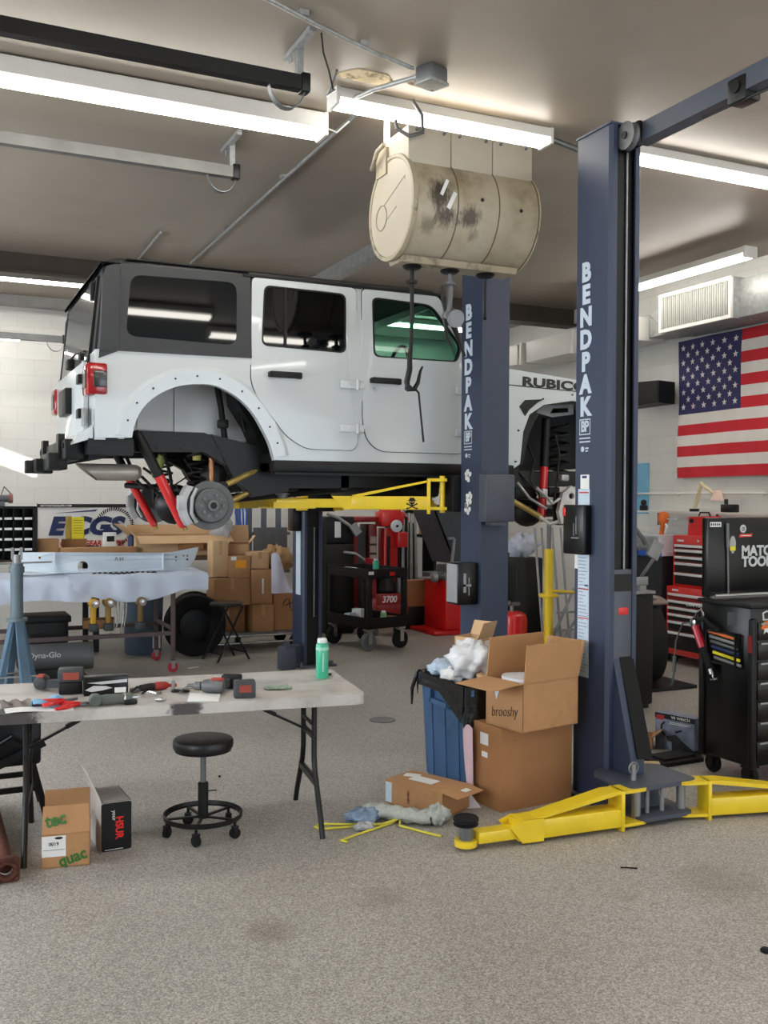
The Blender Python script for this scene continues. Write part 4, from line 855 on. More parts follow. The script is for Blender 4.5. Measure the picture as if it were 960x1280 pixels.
# ------------------------------------------------------------------ folding table and what lies on it
def m_table():
    m, nt, b, o = nodes('worn_white_table_plastic'); tc = N(nt, 'TexCoord')
    n = N(nt, 'TexNoise', Scale=3., Detail=8., Roughness=.65); nt.links.new(tc.outputs['Object'], n.inputs['Vector'])
    c = ramp(nt, n.outputs[0], [(.3, srgb(150,142,138)), (.5, srgb(192,188,184)), (.75, srgb(206,203,199))])
    mp = N(nt, 'Mapping'); mp.inputs['Scale'].default_value = (1.2,5,3); nt.links.new(tc.outputs['Object'], mp.inputs[0])
    n2 = N(nt, 'TexNoise', Scale=2.4, Detail=9., Roughness=.75); nt.links.new(mp.outputs[0], n2.inputs['Vector'])
    c = mixc(nt, ramp(nt, n2.outputs[0], [(.56, (0,0,0)), (.72, (.45,)*3)]), c, srgb(104,84,84))
    n3 = N(nt, 'TexNoise', Scale=5., Detail=6., Roughness=.7); nt.links.new(tc.outputs['Object'], n3.inputs['Vector'])
    for p, r in (((-.68,-.36,.70), .24), ((.13,-.39,.70), .17), ((.56,.05,.72), .2)):
        d = N(nt, 'VectorMath', operation='DISTANCE'); nt.links.new(tc.outputs['Object'], d.inputs[0]); d.inputs[1].default_value = p
        k = N(nt, 'MapRange'); nt.links.new(d.outputs['Value'], k.inputs[0]); k.inputs[1].default_value = r*.1; k.inputs[2].default_value = r; k.inputs[3].default_value = .5; k.inputs[4].default_value = 0
        a = N(nt, 'Math', operation='ADD'); nt.links.new(k.outputs[0], a.inputs[0]); nt.links.new(n3.outputs[0], a.inputs[1])
        c = mixc(nt, ramp(nt, a.outputs[0], [(.72, (0,0,0)), (.84, (.9 if p[0]<.5 else .25,)*3)]), c, srgb(34,30,34) if p[0]<.5 else srgb(70,110,150))
    nt.links.new(c, b.inputs['Base Color']); b.inputs['Roughness'].default_value = .5
    return m
TZ = .72; TA = R(-8.2)
tb = thing('folding_table', 'long worn white folding table with black legs and tools on top', 'table', (1.06,4.98,0), TA)
b = MB(); b.prism(rrect(-.92,1.0,-.375,.375,.06,4), 'XY', TZ-.05, TZ); b.prism(rrect(-.90,.98,-.355,.355,.06,4), 'XY', TZ-.055, TZ-.05)
build('tabletop', b, m_table(), tb)
for sx, xo in ((1,.79),(-1,-.61)):
    b = MB(); b.bx(xo-.02,xo+.02,-.20,.20,TZ-.08,TZ-.055); b.cyl((xo,-.13,.52),(xo,.13,.52),.010,n=8); b.bx(xo-.012,xo+.012,-.19,.19,.225,.255); fr = build('leg_frame', b, BLKM, tb)
    for sy in (-1, 1):
        b = MB(); b.tube([(xo,sy*.13,TZ-.06),(xo,sy*.13,.36),(xo,sy*.15,.29),(xo,sy*.23,.17),(xo,sy*.29,.08),(xo,sy*.33,.0)], .0145, n=10); build('leg', b, BLKM, fr)
    b = MB(); b.box((xo-sx*.21,0,.575), (.50,.022,.012), ry=sx*R(27)); b.box((xo-sx*.21,0,.578), (.07,.03,.02), ry=sx*R(27)); b.bx(xo-sx*.0-.01,xo+.01,-.15,.15,.45,.47); build('brace', b, BLKM, tb)
TM = Matrix.Translation((1.06,4.98,TZ)) @ Matrix.Rotation(TA, 4, 'Z')
def power_tool(name, label, loc, rz, accent, body, group=None):        # lying on its side, battery towards -X
    t = thing(name, label, 'power tool', loc, rz, group)
    b = MB(); b.lathe([(.012,.0),(.03,.005),(.036,.03),(.034,.09),(.028,.11),(.016,.118)], (0,.02,.04), 'X', 18); build('motor_housing', b, body, t)
    b = MB(); b.lathe([(.008,.118),(.022,.12),(.02,.15),(.012,.155),(.008,.19)], (0,.02,.04), 'X', 14); build('chuck', b, STEELM, t)
    b = MB(); b.prism(rpoly([(.01,.0),(.05,.0),(.045,-.09),(.0,-.1)], .012), 'XY', .018, .056); build('handle', b, GREYD, t)
    b = MB(); b.box((.0,-.125,.038), (.10,.055,.072), bev=.01); bt = build('battery', b, BLK, t)
    b = MB(); b.box((.0,-.1535,.04), (.06,.003,.035)); build('battery_label', b, accent, bt)
    b = MB(); b.box((.035,.02,.075), (.06,.035,.012), bev=.004); build('side_trim', b, accent, t)
    return t
power_tool('impact_wrench', 'black and red cordless impact wrench on the left end of the table', (.54,5.16,TZ+.0), R(72), pm('red_brown_label',(168,70,52),.5), GREYD)
t = thing('battery_charger', 'black battery pack beside the red-trimmed cordless wrench, table left end', 'charger', (.66,5.08,TZ), R(-10))
b = MB(); b.bx(-.055,.055,-.045,.045,0,.06,bev=.008); build('case', b, BLK, t)
b = MB(); b.bx(-.06,.06,-.05,.05,.06,.125,bev=.01); build('battery', b, GREYD, t)
b = MB(); b.bx(-.035,.04,-.053,-.05,.075,.11); build('red_label', b, pm('red_brown_print',(160,72,56),.5), t)
power_tool('impact_wrench', 'grey cordless impact gun with red trim near the middle of the table', (1.36,4.76,TZ), R(150), pm('red_trim',(172,54,44),.4), STEELM)
t = thing('battery_pack', 'dark battery pack with red label standing before the grey impact gun', 'battery', (1.42,4.63,TZ), R(-12))
b = MB(); b.bx(-.055,.05,-.03,.04,0,.085,bev=.01); build('case', b, GREYD, t); b = MB(); b.bx(-.03,.028,-.033,-.03,.03,.065); build('red_label', b, pm('red_brown_panel',(150,64,52),.5), t)
t = thing('product_box', 'glossy black product box with a silver tool picture on the table', 'box', (.815,5.0,TZ), R(-5))
b = MB(); b.bx(-.105,.105,-.045,.045,0,.09,bev=.002); build('carton', b, BLKG, t)
b = MB(); b.prism([(-.10,.03),(-.06,.05),(.0,.045),(.03,.035),(-.02,.025),(-.07,.02)], 'XZ', -.0465, -.045); b.prism([(-.09,.065),(.1,.075),(.1,.06),(-.02,.055)], 'XZ', -.0465, -.045); build('printed_picture', b, SILV, t)
b = MB(); b.bx(.04,.095,-.047,-.045,.01,.035); b.bx(-.0,.1,-.045,.04,.0905,.0915) if 0 else None; build('white_label', b, PAPER, t)
t = thing('angle_grinder', 'grey green right-angle air grinder lying at the front edge of the table', 'power tool', (.79,4.71,TZ), R(-2))
b = MB(); b.lathe([(.01,-.05),(.022,-.048),(.026,-.02),(.024,.03),(.027,.08),(.027,.095),(.012,.10)], (0,0,.027), 'X', 18); build('body', b, GREYT, t)
b = MB(); b.sphere((-.068,0,.03), .031, 14); b.cyl((-.07,-.03,.03),(-.07,.03,.03),.026,n=16); build('gear_head', b, GREYT, t)
b = MB(); b.lathe([(.0275,.06),(.0285,.062),(.0285,.066),(.0275,.068)], (0,0,.027), 'X', 18); b.cyl((.1,0,.03),(.125,0,.03),.01,n=10); build('steel_fittings', b, CHROME, t)
b = MB(); b.box((.09,-.03,.014), (.06,.018,.022), bev=.006); build('trigger_lever', b, BLK, t)
def pliers(label, loc, rz, op=.2):
    t = thing('pliers', label, 'pliers', loc, rz, 'red-handled pliers')
    for s in (-1, 1):
        b = MB(); b.tube([(0,0,.012),(-.04,s*.016,.014),(-.09,s*(.022+op*.06),.014),(-.13,s*(.018+op*.09),.012)], [.008,.011,.012,.009], n=8); build('handle', b, RED, t)
    b = MB(); b.prism(rpoly([(-.01,-.014),(.02,-.014),(.06,-.004),(.06,.004),(.02,.014),(-.01,.014)], .004), 'XY', .006, .018); build('jaws', b, STEELM, t)
pliers('red-handled pliers on the blue rag, left end of the table', (.60,4.79,TZ+.012), R(20))
pliers('red-handled pliers in front of the black battery pack, pointing right', (.665,4.74,TZ), R(4), .5)
b = MB(); b.sheet(lambda u, v: (.45+.15*u, 4.74+.12*v-.02*u, TZ+.012+.03*math.sin(u*5+1)*math.sin(v*4+.6)+.02*math.exp(-((u-.6)**2+(v-.4)**2)*10)), 14, 10, .004)
single('shop_rag', 'crumpled light blue rag on the left end of the table', 'rag', b, pm('blue_rag', (126,178,216), .85, var=.06, scale=12))
b = MB(); b.sheet(lambda u, v: (.32+.13*u, 4.80+.13*v-.02*u, TZ+.010+.024*math.sin(u*7+2*v)**2*math.sin(v*3.1)), 12, 8, .004)
single('shop_rag', 'crumpled dirty grey rag at the far left of the table', 'rag', b, pm('grey_rag', (120,112,108), .9, var=.2, scale=12))
b = MB(); b.sheet(lambda u, v: (.33+.29*u, 4.70+.10*v-.035*u, TZ+.0045+.004*math.sin(u*6)), 8, 3, .003)
single('paper_sheet', 'white paper sheet under the blue rag at the table edge', 'paper', b, PAPER)
t = thing('air_ratchet', 'red and black air ratchet behind the grinder on the table', 'power tool', (1.05,4.97,TZ), R(10))
b = MB(); b.lathe([(.008,-.08),(.016,-.075),(.02,-.02),(.018,.0)], (0,0,.022), 'X', 14); build('handle', b, BLK, t)
b = MB(); b.lathe([(.018,0),(.022,.01),(.02,.06),(.012,.075)], (0,0,.022), 'X', 14); b.cyl((.075,0,.02),(.115,-.01,.018),.009,n=8); build('red_body', b, pm('deep_red_tool',(150,34,30),.4), t)
b = MB(); b.box((-.1,0,.016), (.05,.03,.02), bev=.006); build('head', b, STEELM, t)
b = MB(); b.tube([(.92,4.92,TZ+.008),(.96,4.95,TZ+.03),(1.0,4.93,TZ+.012),(.97,4.86,TZ+.012)], .007); single('hose_fitting', 'small black coiled hose fitting beside the product box', 'fitting', b, BLK)
b = MB(); b.tube([(.97,4.83,TZ+.01),(1.0,4.86,TZ+.02),(1.03,4.84,TZ+.012),(1.06,4.86,TZ+.008)], .006); b.prism(circ(.965,4.825,.014,8), 'XY', TZ+.002, TZ+.016); single('wrench', 'small chrome wrench lying behind the grinder', 'wrench', b, CHROME)
b = MB(); b.cyl((1.0,4.70,TZ+.012),(1.03,4.685,TZ+.012),.011,n=12); b.cyl((1.03,4.685,TZ+.012),(1.045,4.68,TZ+.012),.008,n=12); single('socket', 'short chrome socket lying between the grinder and the white paper', 'socket', b, CHROME)
b = MB(); b.box((1.235,4.70,TZ+.004), (.15,.2,.006), rz=R(-18), bev=.002); single('note_pad', 'white note paper on the table in front of the grey impact gun', 'paper', b, PAPER)
t = thing('shears', 'black handled shears lying on the white note paper', 'shears', (1.17,4.88,TZ), R(60))
for s in (-1,1):
    b = MB(); b.tube([(-.03+.022*math.cos(a),s*.025+.018*math.sin(a),.012) for a in [i*2*PI/14 for i in range(14)]], .005, closed=True, n=6); build('handle', b, BLK, t)
b = MB(); b.prism([(-.01,-.008),(.09,-.002),(.09,.002),(-.01,.008)], 'XY', .008, .014); build('blades', b, STEELM, t)
b = MB(); b.cyl((1.13,4.90,TZ+.005),(1.13,4.90,TZ+.045),.008,n=10); b.sphere((1.13,4.90,TZ+.05),.011,10); single('valve_stem', 'small upright silver fitting with dark knob behind the note paper', 'fitting', b, STEEL)
t = thing('screwdriver', 'yellow-handled screwdriver beside the grey impact gun', 'screwdriver', (1.30,4.90,TZ), R(0))
b = MB(); b.lathe([(.006,-.06),(.013,-.055),(.014,-.01),(.010,.0)], (0,0,.014), 'X', 10); build('handle', b, YELL, t); b = MB(); b.cyl((-.06,0,.014),(-.15,.01,.01),.0035,n=8); build('blade', b, CHROME, t)
b = MB(); b.sheet(lambda u, v: (1.57+.11*u, 4.74+.06*v-.02*u, TZ+.012+.01*math.sin(u*8)*math.sin(v*3)), 8, 5, .008); b.cyl((1.67,4.74,TZ+.008),(1.70,4.735,TZ+.008),.008,n=8)
single('parts_bag', 'small clear bag of green fittings on the table right of the impact gun', 'bag', b, pm('pale_green_parts', (150,170,150), .35, var=.25, scale=60))
t = thing('spray_can', 'green spray can standing on the right end of the table', 'spray can', (1.955,4.965,TZ))
b = MB(); b.lathe([(.01,0),(.033,0),(.034,.004),(.034,.178),(.031,.186),(.026,.192),(.01,.192)], n=28); build('can', b, TEAL, t)
b = MB(); b.lathe([(.01,.19),(.025,.19),(.027,.196),(.026,.212),(.02,.216),(.01,.216)], n=24); build('cap', b, CANW, t)
b = MB(); b.lathe([(.0338,.152),(.0345,.153),(.0345,.168),(.0338,.169)], n=28); b.prism([(-.012,.04),(-.004,.04),(-.004,.14),(-.012,.14)], 'XZ', -.0355, -.03); build('label_band', b, pm('pale_green_label', (150,214,192), .4), t)
b = MB(); b.box((2.0,5.03,TZ+.006), (.07,.03,.012), rz=R(-25), bev=.004); single('black_clip', 'small black clip on the table beside the green spray can', 'clip', b, BLK)
# ------------------------------------------------------------------ rolling stool
st = thing('rolling_stool', 'low black round mechanic stool on casters in front of the folding table', 'stool', (1.27,4.85,0))
b = MB(); b.lathe([(.02,.435),(.138,.435),(.148,.441),(.151,.452),(.151,.472),(.145,.484),(.12,.490),(.02,.491)], n=40); sp = build('seat', b, SEATV, st)
b = MB(); b.lathe([(.02,.426),(.14,.426),(.143,.438),(.02,.438)], n=36); b.bx(-.06,.06,-.06,.06,.412,.428); build('seat_pan', b, BLKM, sp)
b = MB(); b.cyl((0,0,.26),(0,0,.42),.0145,n=16); build('piston', b, STEELM, st)
b = MB(); b.lathe([(.015,.085),(.026,.085),(.026,.262),(.021,.266),(.015,.266)], n=20); build('column', b, BLK, st)
b = MB(); rg = [(.186,.10),(.19,.135),(.193,.135),(.189,.10)]; b.lathe([(.182,.088),(.188,.086),(.196,.09),(.198,.112),(.193,.114),(.188,.094),(.182,.092),(.182,.088)], n=56)
build('tray_ring', b, BLKM, st)
b = MB()
for k in range(5):
    a = 2*PI*k/5+.5; b.box((.095*math.cos(a),.095*math.sin(a),.092), (.19,.014,.01), rz=a)
build('spokes', b, BLKM, st)
for k in range(5):
    a = 2*PI*k/5+.5; x, y = .178*math.cos(a), .178*math.sin(a)
    b = MB(); b.cyl((x,y,.06),(x,y,.09),.008,n=8); b.box((x,y,.058),(.032,.03,.012),rz=a+.9,bev=.003)
    for s in (-1,1): b.box((x+s*.014*math.cos(a+.9+PI/2),y+s*.014*math.sin(a+.9+PI/2),.042),(.02,.004,.034),rz=a+.9)
    c = build('caster', b, BLKM, st)
    b = MB(); q = Vector((math.cos(a+.9+PI/2), math.sin(a+.9+PI/2), 0)); p = Vector((x,y,.027)); b.cyl(p-q*.01,p+q*.01,.027,n=18); build('wheel', b, RUB, c)
# ------------------------------------------------------------------ boxes under the table, shaft, stand
def carton(name, label, loc, rz, w, d, h, mat=None, group=None, flaps=(), fill=True, th=.005, cat='box'):
    """open or closed cardboard carton; flaps: (side, length, angle up from horizontal outwards, width factor)"""
    mat = mat or CARD
    t = thing(name, label, cat, loc, rz, group)
    b = MB()
    if flaps:
        b.bx(-w/2,w/2,-d/2,d/2,0,th); b.bx(-w/2,w/2,-d/2,-d/2+th,0,h); b.bx(-w/2,w/2,d/2-th,d/2,0,h); b.bx(-w/2,-w/2+th,-d/2,d/2,0,h); b.bx(w/2-th,w/2,-d/2,d/2,0,h)
    else:
        b.bx(-w/2,w/2,-d/2,d/2,0,h,bev=.003)
    build('carton', b, mat, t)
    for f in flaps:
        sd, L, ang = f[:3]; k = f[3] if len(f) > 3 else 1; a = R(ang)
        b = MB(); dx, dz = L*math.cos(a), L*math.sin(a)
        dirs = {'-y': ((0,-1),(1,0),d/2,w), '+y': ((0,1),(1,0),d/2,w), '-x': ((-1,0),(0,1),w/2,d), '+x': ((1,0),(0,1),w/2,d)}[sd]
        o, tn, off, ln = dirs; ln *= .985
        p = [Vector((o[0]*off+tn[0]*s*ln/2, o[1]*off+tn[1]*s*ln/2, h)) for s in (-1,1)]
        e = [Vector((o[0]*(off+dx)+tn[0]*s*ln*k/2, o[1]*(off+dx)+tn[1]*s*ln*k/2, h+dz)) for s in (-1,1)]
        n = (p[1]-p[0]).cross(e[0]-p[0]).normalized()*th
        b.ring([[p[0],p[1],e[1],e[0]],[p[0]+n,p[1]+n,e[1]+n,e[0]+n]]); build('flap', b, mat, t)
    return t
def sticker(root, M, w, h, mat, name='label', parent=None):
    b = MB(); T = M; z = .0012
    vs = [T @ Vector(p) for p in ((-w/2,-h/2,0),(w/2,-h/2,0),(w/2,h/2,0),(-w/2,h/2,0))]; n = (T.to_3x3() @ Vector((0,0,1))).normalized()*z
    b.ring([[v for v in vs],[v+n for v in vs]]); return build(name, b, mat, parent or root)
FRONT = lambda w, x, y, z: face((x,y,z),(1,0,0),(0,0,1))          # a face that looks towards -Y
LEFT = lambda x, y, z: face((x,y,z),(0,-1,0),(0,0,1))              # a face that looks towards -X
bA = carton('open_carton', 'open brown carton with green lettering and white label under the table', (.605,4.80,0), R(-9), .212, .25, .155, CARD, flaps=(('-y',.125,112,.96),('+y',.13,78)))
sticker(bA, FRONT(0,-.052,-.126,.10), .105, .095, PAPER, 'white_label')
b = MB(); b.text('quac', face((.030,-.1265,.042),(1,0,.30),(0,0,1)), .075, .002, wx=.9, bold=.03); build('green_lettering', b, GREENP, bA)
b = MB(); b.text('tec', face((-.045,-.1075,.215),(1,0,.2),(0,.38,1)), .08, .006, wx=.9, bold=.03); build('green_lettering', b, GREENP, bA)
b = MB(); b.text('0019', face((-.052,-.1275,.11),(1,0,0),(0,0,1)), .022, .001, bold=.02); b.bx(-.1,-.005,-.1278,-.127,.083,.085); b.prism([(-.03+.018*math.cos(a),.137+.006*math.sin(a)) for a in [i*2*PI/12 for i in range(12)]], 'XZ', -.1278,-.127); build('label_print', b, INK, bA)
b = MB()
for k in range(7): b.sphere((.02+rnd.uniform(-.07,.07), .03+rnd.uniform(-.06,.06), .14+rnd.uniform(-.01,.02)), .026, 8, (1.3,.8,.7))
single('parts_bag', 'clear plastic bag of small parts inside the open carton under the table', 'bag', b, pm('clear_bag_parts', (168,170,166), .25, var=.3, scale=40, bump=.4, bscale=40))
bB = carton('open_carton', 'black-ended grey carton with red lettering under the table', (.825,4.915,0), R(3), .145, .26, .24, pm('grey_white_card', (196,190,184), .6), flaps=(('-x',.17,66,.9),))
b = MB(); b.prism(rrect(-.071,.071,.005,.236,.012,3), 'XZ', -.1325, -.13); b.bx(-.07,.07,-.13,.13,.238,.241); bf = build('black_end', b, BLKG, bB)
b = MB(); b.bx(-.06,.062,-.128,.125,.2405,.2425); build('top_panel', b, pm('grey_card', (168,164,160), .7), bB)
b = MB(); b.text('HSUR', face((.012,-.133,.115),(0,0,-1),(1,0,0)), .05, .002, wx=.85, bold=.03); build('red_lettering', b, pm('bright_red_print', (226,30,26), .4), bf)
b = MB(); b.text('your', face((-.012,-.133,.175),(0,0,-1),(1,0,.3)), .026, .002); b.bx(-.055,.03,-.1335,-.1325,.012,.0145); build('white_lettering', b, PAPER, bf)
t = thing('drive_shaft', 'rusty drive shaft with a square flange lying on the floor at the lower left', 'drive shaft', (.345,4.62,0), R(1))
b = MB(); b.cyl((-.02,.06,.055),(-.01,1.1,.06),.038,n=18); b.lathe([(.01,.0),(.03,.0),(.036,.02),(.042,.06),(.038,.08),(.01,.08)], (-.02,.02,.055), 'Y', 18); build('tube', b, RUST, t)
b = MB(); b.prism(rrect(-.075,.035,.0,.11,.018,3), 'XZ', -.03, .0, holes=[circ(-.02,.055,.03,18)])
b.prism(circ(-.02,.055,.042,20), 'XZ', -.045, -.03, holes=[circ(-.02,.055,.030,20)])
for x in (-.06,.02):
    for z in (.015,.095): b.cyl((x,-.04,z),(x,-.028,z),.009,n=8)
build('flange', b, RUST, t)
t = thing('work_stand', 'black steel folding work stand behind the left table legs', 'stand', (.43,5.56,0), R(0))
b = MB(); b.bx(-.28,.13,-.1,.2,.28,.52,bev=.02); b.bx(-.3,.15,-.12,.22,.52,.56,bev=.01); b.tube([(-.1,-.11,.4),(-.02,-.13,.45),(.05,-.11,.4)],.012); build('bed', b, BLKM, t)
for x, y, s in ((-.16,-.08,-1),(-.16,.18,1),(.07,-.08,-1),(.07,.18,1)):
    b = MB(); b.box((x+(.05 if x>0 else -.03),y+s*.02,.145), (.035,.035,.31), ry=R(14 if x<0 else -14)); build('leg', b, BLKM, t)
for y in (-.1,.2):
    b = MB(); b.box((-.04,y,.16), (.32,.016,.03))
    for x in (-.15,.0,.09): b.cyl((x,y-.015,.16),(x,y-.005,.16),.009,n=8)
    build('crossbar', b, BLKM, t)
b = MB(); b.box((-.02,-.12,.33), (.36,.02,.04), ry=R(-24)); b.cyl((.07,-.135,.37),(.07,-.128,.37),.01,n=8); b.cyl((-.1,-.135,.29),(-.1,-.128,.29),.01,n=8); build('folding_strut', b, BLKM, t)
# ------------------------------------------------------------------ trash can and cartons by the nearest post
tc_ = thing('trash_can', 'blue rectangular trash can lined with a black bag, full of packaging', 'trash can', (2.945,5.10,0))
def loop(w, d, z, r=.05, n=4): return [(x, y, z) for x, y in rrect(-w/2,w/2,-d/2,d/2,r,n)]
b = MB(); b.ring([loop(.27,.55,0), loop(.29,.57,.02), loop(.33,.63,.58), loop(.36,.66,.585), loop(.36,.66,.62), loop(.345,.645,.62), loop(.32,.60,.55), loop(.28,.56,.04)], caps=(True, True))
for y in (-.16,.0,.16):
    b.prism([(y-.012,.03),(y+.012,.03),(y+.012,.5),(y-.012,.5)], 'YZ', lambda u, w: -.150-.02*w/.58, -.10)
build('can', b, CANB, tc_)
b = MB(); b.prism([(-.19,-.09),(-.16,-.09),(-.16,.14),(-.19,.14)], 'XY', .47, .50); b.bx(-.19,-.165,-.10,-.075,.47,.58); b.bx(-.19,-.165,.125,.15,.47,.58); build('handle', b, CANB, tc_)
def liner(u, v):
    P_ = loop(.372+.012*math.sin(u*40)+(.02 if v > .6 else 0), .672+.014*math.sin(u*31), 0, .06, 5); n = len(P_); k = u*n; i = int(k) % n; f = k-int(k)
    x = P_[i][0]*(1-f)+P_[(i+1)%n][0]*f; y = P_[i][1]*(1-f)+P_[(i+1)%n][1]*f
    sag = max(0, -y/.33)*.15*(1 if x < .1 else .6)+.03*math.sin(u*23)+.02*math.sin(u*51)
    z = .635-v*(.10+sag)
    return (x*(1-.02*v), y*(1-.012*v), z)
b = MB(); b.grid(liner, 96, 6); b.ring([loop(.37,.67,.635,.06), loop(.30,.60,.60,.05), loop(.28,.58,.50,.05)], caps=(False, True)); b.tube([(-.17,.33,.62),(-.20,.345,.52),(-.205,.34,.42)], [.015,.012,.006])
build('bag_liner', b, LINER, tc_, ang=60)
def crumple(c, r, sc, seed, mat, name, label, cat):
    q = random.Random(seed); ph = [q.uniform(0,6) for _ in range(6)]; b = MB(); n = 28; m = 16; rows = []
    for i in range(m+1):
        t_ = -PI/2*.98+PI*.98*i/m; row = []
        for j in range(n):
            p = 2*PI*j/n; k = 1+.16*math.sin(3*p+ph[0]+2*t_)+.12*math.sin(7*p+ph[1]-3*t_)+.10*math.sin(11*t_+ph[2]+4*p)+.06*math.sin(17*p+ph[3]+9*t_)
            row.append((c[0]+r*sc[0]*k*math.cos(t_)*math.cos(p), c[1]+r*sc[1]*k*math.cos(t_)*math.sin(p), c[2]+r*sc[2]*k*math.sin(t_)))
        rows.append(row)
    b.ring(rows); return single(name, label, cat, b, mat, ang=180)
crumple((2.90,5.29,.66), .095, (1.1,1.0,.55), 3, pm('blue_white_film', (190,208,226), .3, var=.15, scale=26), 'plastic_packaging', 'crumpled pale blue and white plastic packaging at the back of the trash can', 'packaging')
crumple((2.945,5.05,.735), .125, (1.0,1.15,.85), 77, pm('milky_film', (222,224,228), .25, var=.06), 'plastic_packaging', 'crumpled milky white plastic bag on top of the trash can', 'packaging')
crumple((2.86,5.12,.645), .07, (1.0,1.2,.6), 8, PAPER, 'paper_wad', 'crumpled white paper at the left of the trash can opening', 'packaging')
q_ = carton('open_carton', 'small torn brown carton tipped into the trash can beside the white bag', (3.04,5.20,.62), R(28), .18, .16, .24, CARDL, flaps=(('-y',.10,70,.9),('+x',.09,60)))
sticker(q_, face((.03,-.081,.19),(1,0,0),(0,0,1)), .07, .05, PAPER)
b = MB(); b.box((3.0,4.93,.655), (.18,.10,.02), rz=R(30), rx=R(25)); single('cardboard_scrap', 'flat cardboard scrap lying on the trash can rim', 'cardboard', b, CARDL)
lb = carton('carton', 'large closed brown carton with grey scuffs standing on the floor by the nearest post', (3.055,4.675,0), R(5), .50, .26, .455, CARDM)
sticker(lb, LEFT(-.251,.02,.37), .075, .065, PAPER, 'white_label'); sticker(lb, LEFT(-.251,.015,.285), .055, .03, PAPER, 'white_label'); 
b = MB(); b.bx(-.245,.245,-.02,.02,.4545,.4565); b.bx(-.02,.02,-.1315,-.13,.0,.45) if 0 else None; build('packing_tape', b, TAPE, lb)
ub = carton('open_carton', 'open brown carton marked by hand, topmost of the stack by the nearest post', (3.045,4.535,.456), R(11), .42, .29, .26, CARD, flaps=(('-x',.22,-4,1.02),('-y',.21,84,1),('+y',.22,96),('+x',.2,75)))
ub.location = (3.04,4.56,.457); FR[ub.name] = Matrix.Translation(ub.location) @ Matrix.Rotation(R(11), 4, 'Z')
b = MB(); b.text('brooshy', face((-.2115,-.0,.09),(0,-1,.16),(0,0,1)), .078, .002, wx=.8, bold=-.012, shear=.3); build('handwriting', b, INK, ub)
b = MB(); b.prism([(.02,.235),(.09,.255),(.06,.15)], 'YZ', -.2125, -.2105); build('blue_white_label', b, PAPERB, ub)
b = MB(); b.prism(rpoly([(-.19,-.12),(-.02,-.13),(.02,.06),(-.1,.12),(-.19,.05)], .04), 'XY', .235, .275); single('foam_block', 'white moulded foam block inside the open top carton', 'foam', b, PLASTW).location
fo = bpy.data.objects.get('foam_block')
fo.matrix_world = FR[ub.name] @ Matrix.Translation(fo.location)
sb = carton('carton', 'long low brown carton with white labels on the floor in front of the trash can', (2.515,4.80,0), R(-66), .40, .24, .135, CARD, flaps=(('+x',.10,-8,.95),))
b = MB(); b.bx(-.198,.198,-.118,.118,.13,.136); build('top_panel', b, CARD, sb)
sticker(sb, face((-.02,.0,.137),(1,0,0),(0,1,0)), .16, .085, PAPER, 'white_label'); sticker(sb, face((-.13,.03,.1372),(.9,.3,0),(-.3,.9,0)), .09, .06, PAPER, 'white_label'); sticker(sb, face((.25,.02,.13),(1,0,-.1),(0,1,0)), .035, .055, PAPER, 'white_label'); sticker(sb, face((-.175,-.1212,.068),(1,0,0),(0,0,1)), .045, .11, PAPERB, 'blue_white_label')
b = MB(); b.text('HUSKY', face((-.03,-.1215,.065),(0,0,1),(-1,0,0)), .024, .001, bold=.01) if 0 else b.bx(-.04,-.03,-.1215,-.12,.03,.10); b.bx(-.045,-.025,-.1215,-.12,.045,.055); b.bx(-.043,-.028,-.1215,-.12,.075,.085); build('side_print', b, pm('brown_print', (120,70,60), .7), sb)
crumple((2.42,4.50,.05), .06, (1.0,1.0,.8), 12, pm('bubble_wrap_end', (170,176,170), .3, var=.12, scale=60, bump=.4, bscale=60), 'bubble_wrap', 'upturned end of clear bubble wrap by the low carton', 'packaging')
b = MB(); pts = [(2.10,4.74,.04),(2.17,4.70,.05),(2.24,4.63,.045),(2.31,4.56,.04),(2.38,4.505,.04)]
rows = []
for i in range(25):
    f = i/24*4; k = min(int(f), 3); f -= k; p = Vector(pts[k])*(1-f)+Vector(pts[k+1])*f
    rows.append([(p.x+.045*math.cos(a)*.5+.018*math.sin(a*5+i*.9)*.3, p.y+.045*math.cos(a), max(.003, p.z+.036*math.sin(a)*(1+.25*math.sin(i*1.3+a*3)))) for a in [j*2*PI/18 for j in range(18)]])
b.ring(rows); single('bubble_wrap', 'long roll of clear bubble wrap on the floor in front of the low carton', 'packaging', b, pm('bubble_wrap', (176,180,174), .28, var=.14, scale=70, bump=.5, bscale=70), ang=60)
crumple((2.09,4.69,.035), .07, (1.5,.9,.5), 21, pm('blue_clear_film', (120,142,168), .2, var=.25, scale=20), 'plastic_film', 'crumpled bluish clear film at the left end of the bubble wrap', 'packaging')
crumple((2.035,4.57,.022), .04, (1.3,.8,.5), 22, pm('clear_film_scrap', (178,180,182), .2, var=.2, scale=30), 'plastic_film', 'small scrap of clear film on the floor by the yellow strap', 'packaging')
def strap(label, pts):
    b = MB(); b.tube(pts, .006, n=6); single('plastic_strap', label, 'strap', b, YSTRAP, 'yellow straps on the floor')
strap('bent yellow strap on the floor beside the right table leg, ending in a hook', [(2.12,4.62,.008),(1.96,4.68,.008),(1.85,4.735,.008),(1.815,4.70,.008),(1.83,4.655,.008),(1.95,4.635,.008),(2.15,4.60,.008),(2.24,4.585,.03),(2.21,4.6,.008),(1.95,4.50,.008),(1.86,4.46,.008),(1.88,4.43,.008)])
strap('straight yellow strap on the floor below the bubble wrap', [(2.24,4.575,.02),(2.22,4.54,.008),(2.28,4.42,.008),(2.34,4.31,.008)])
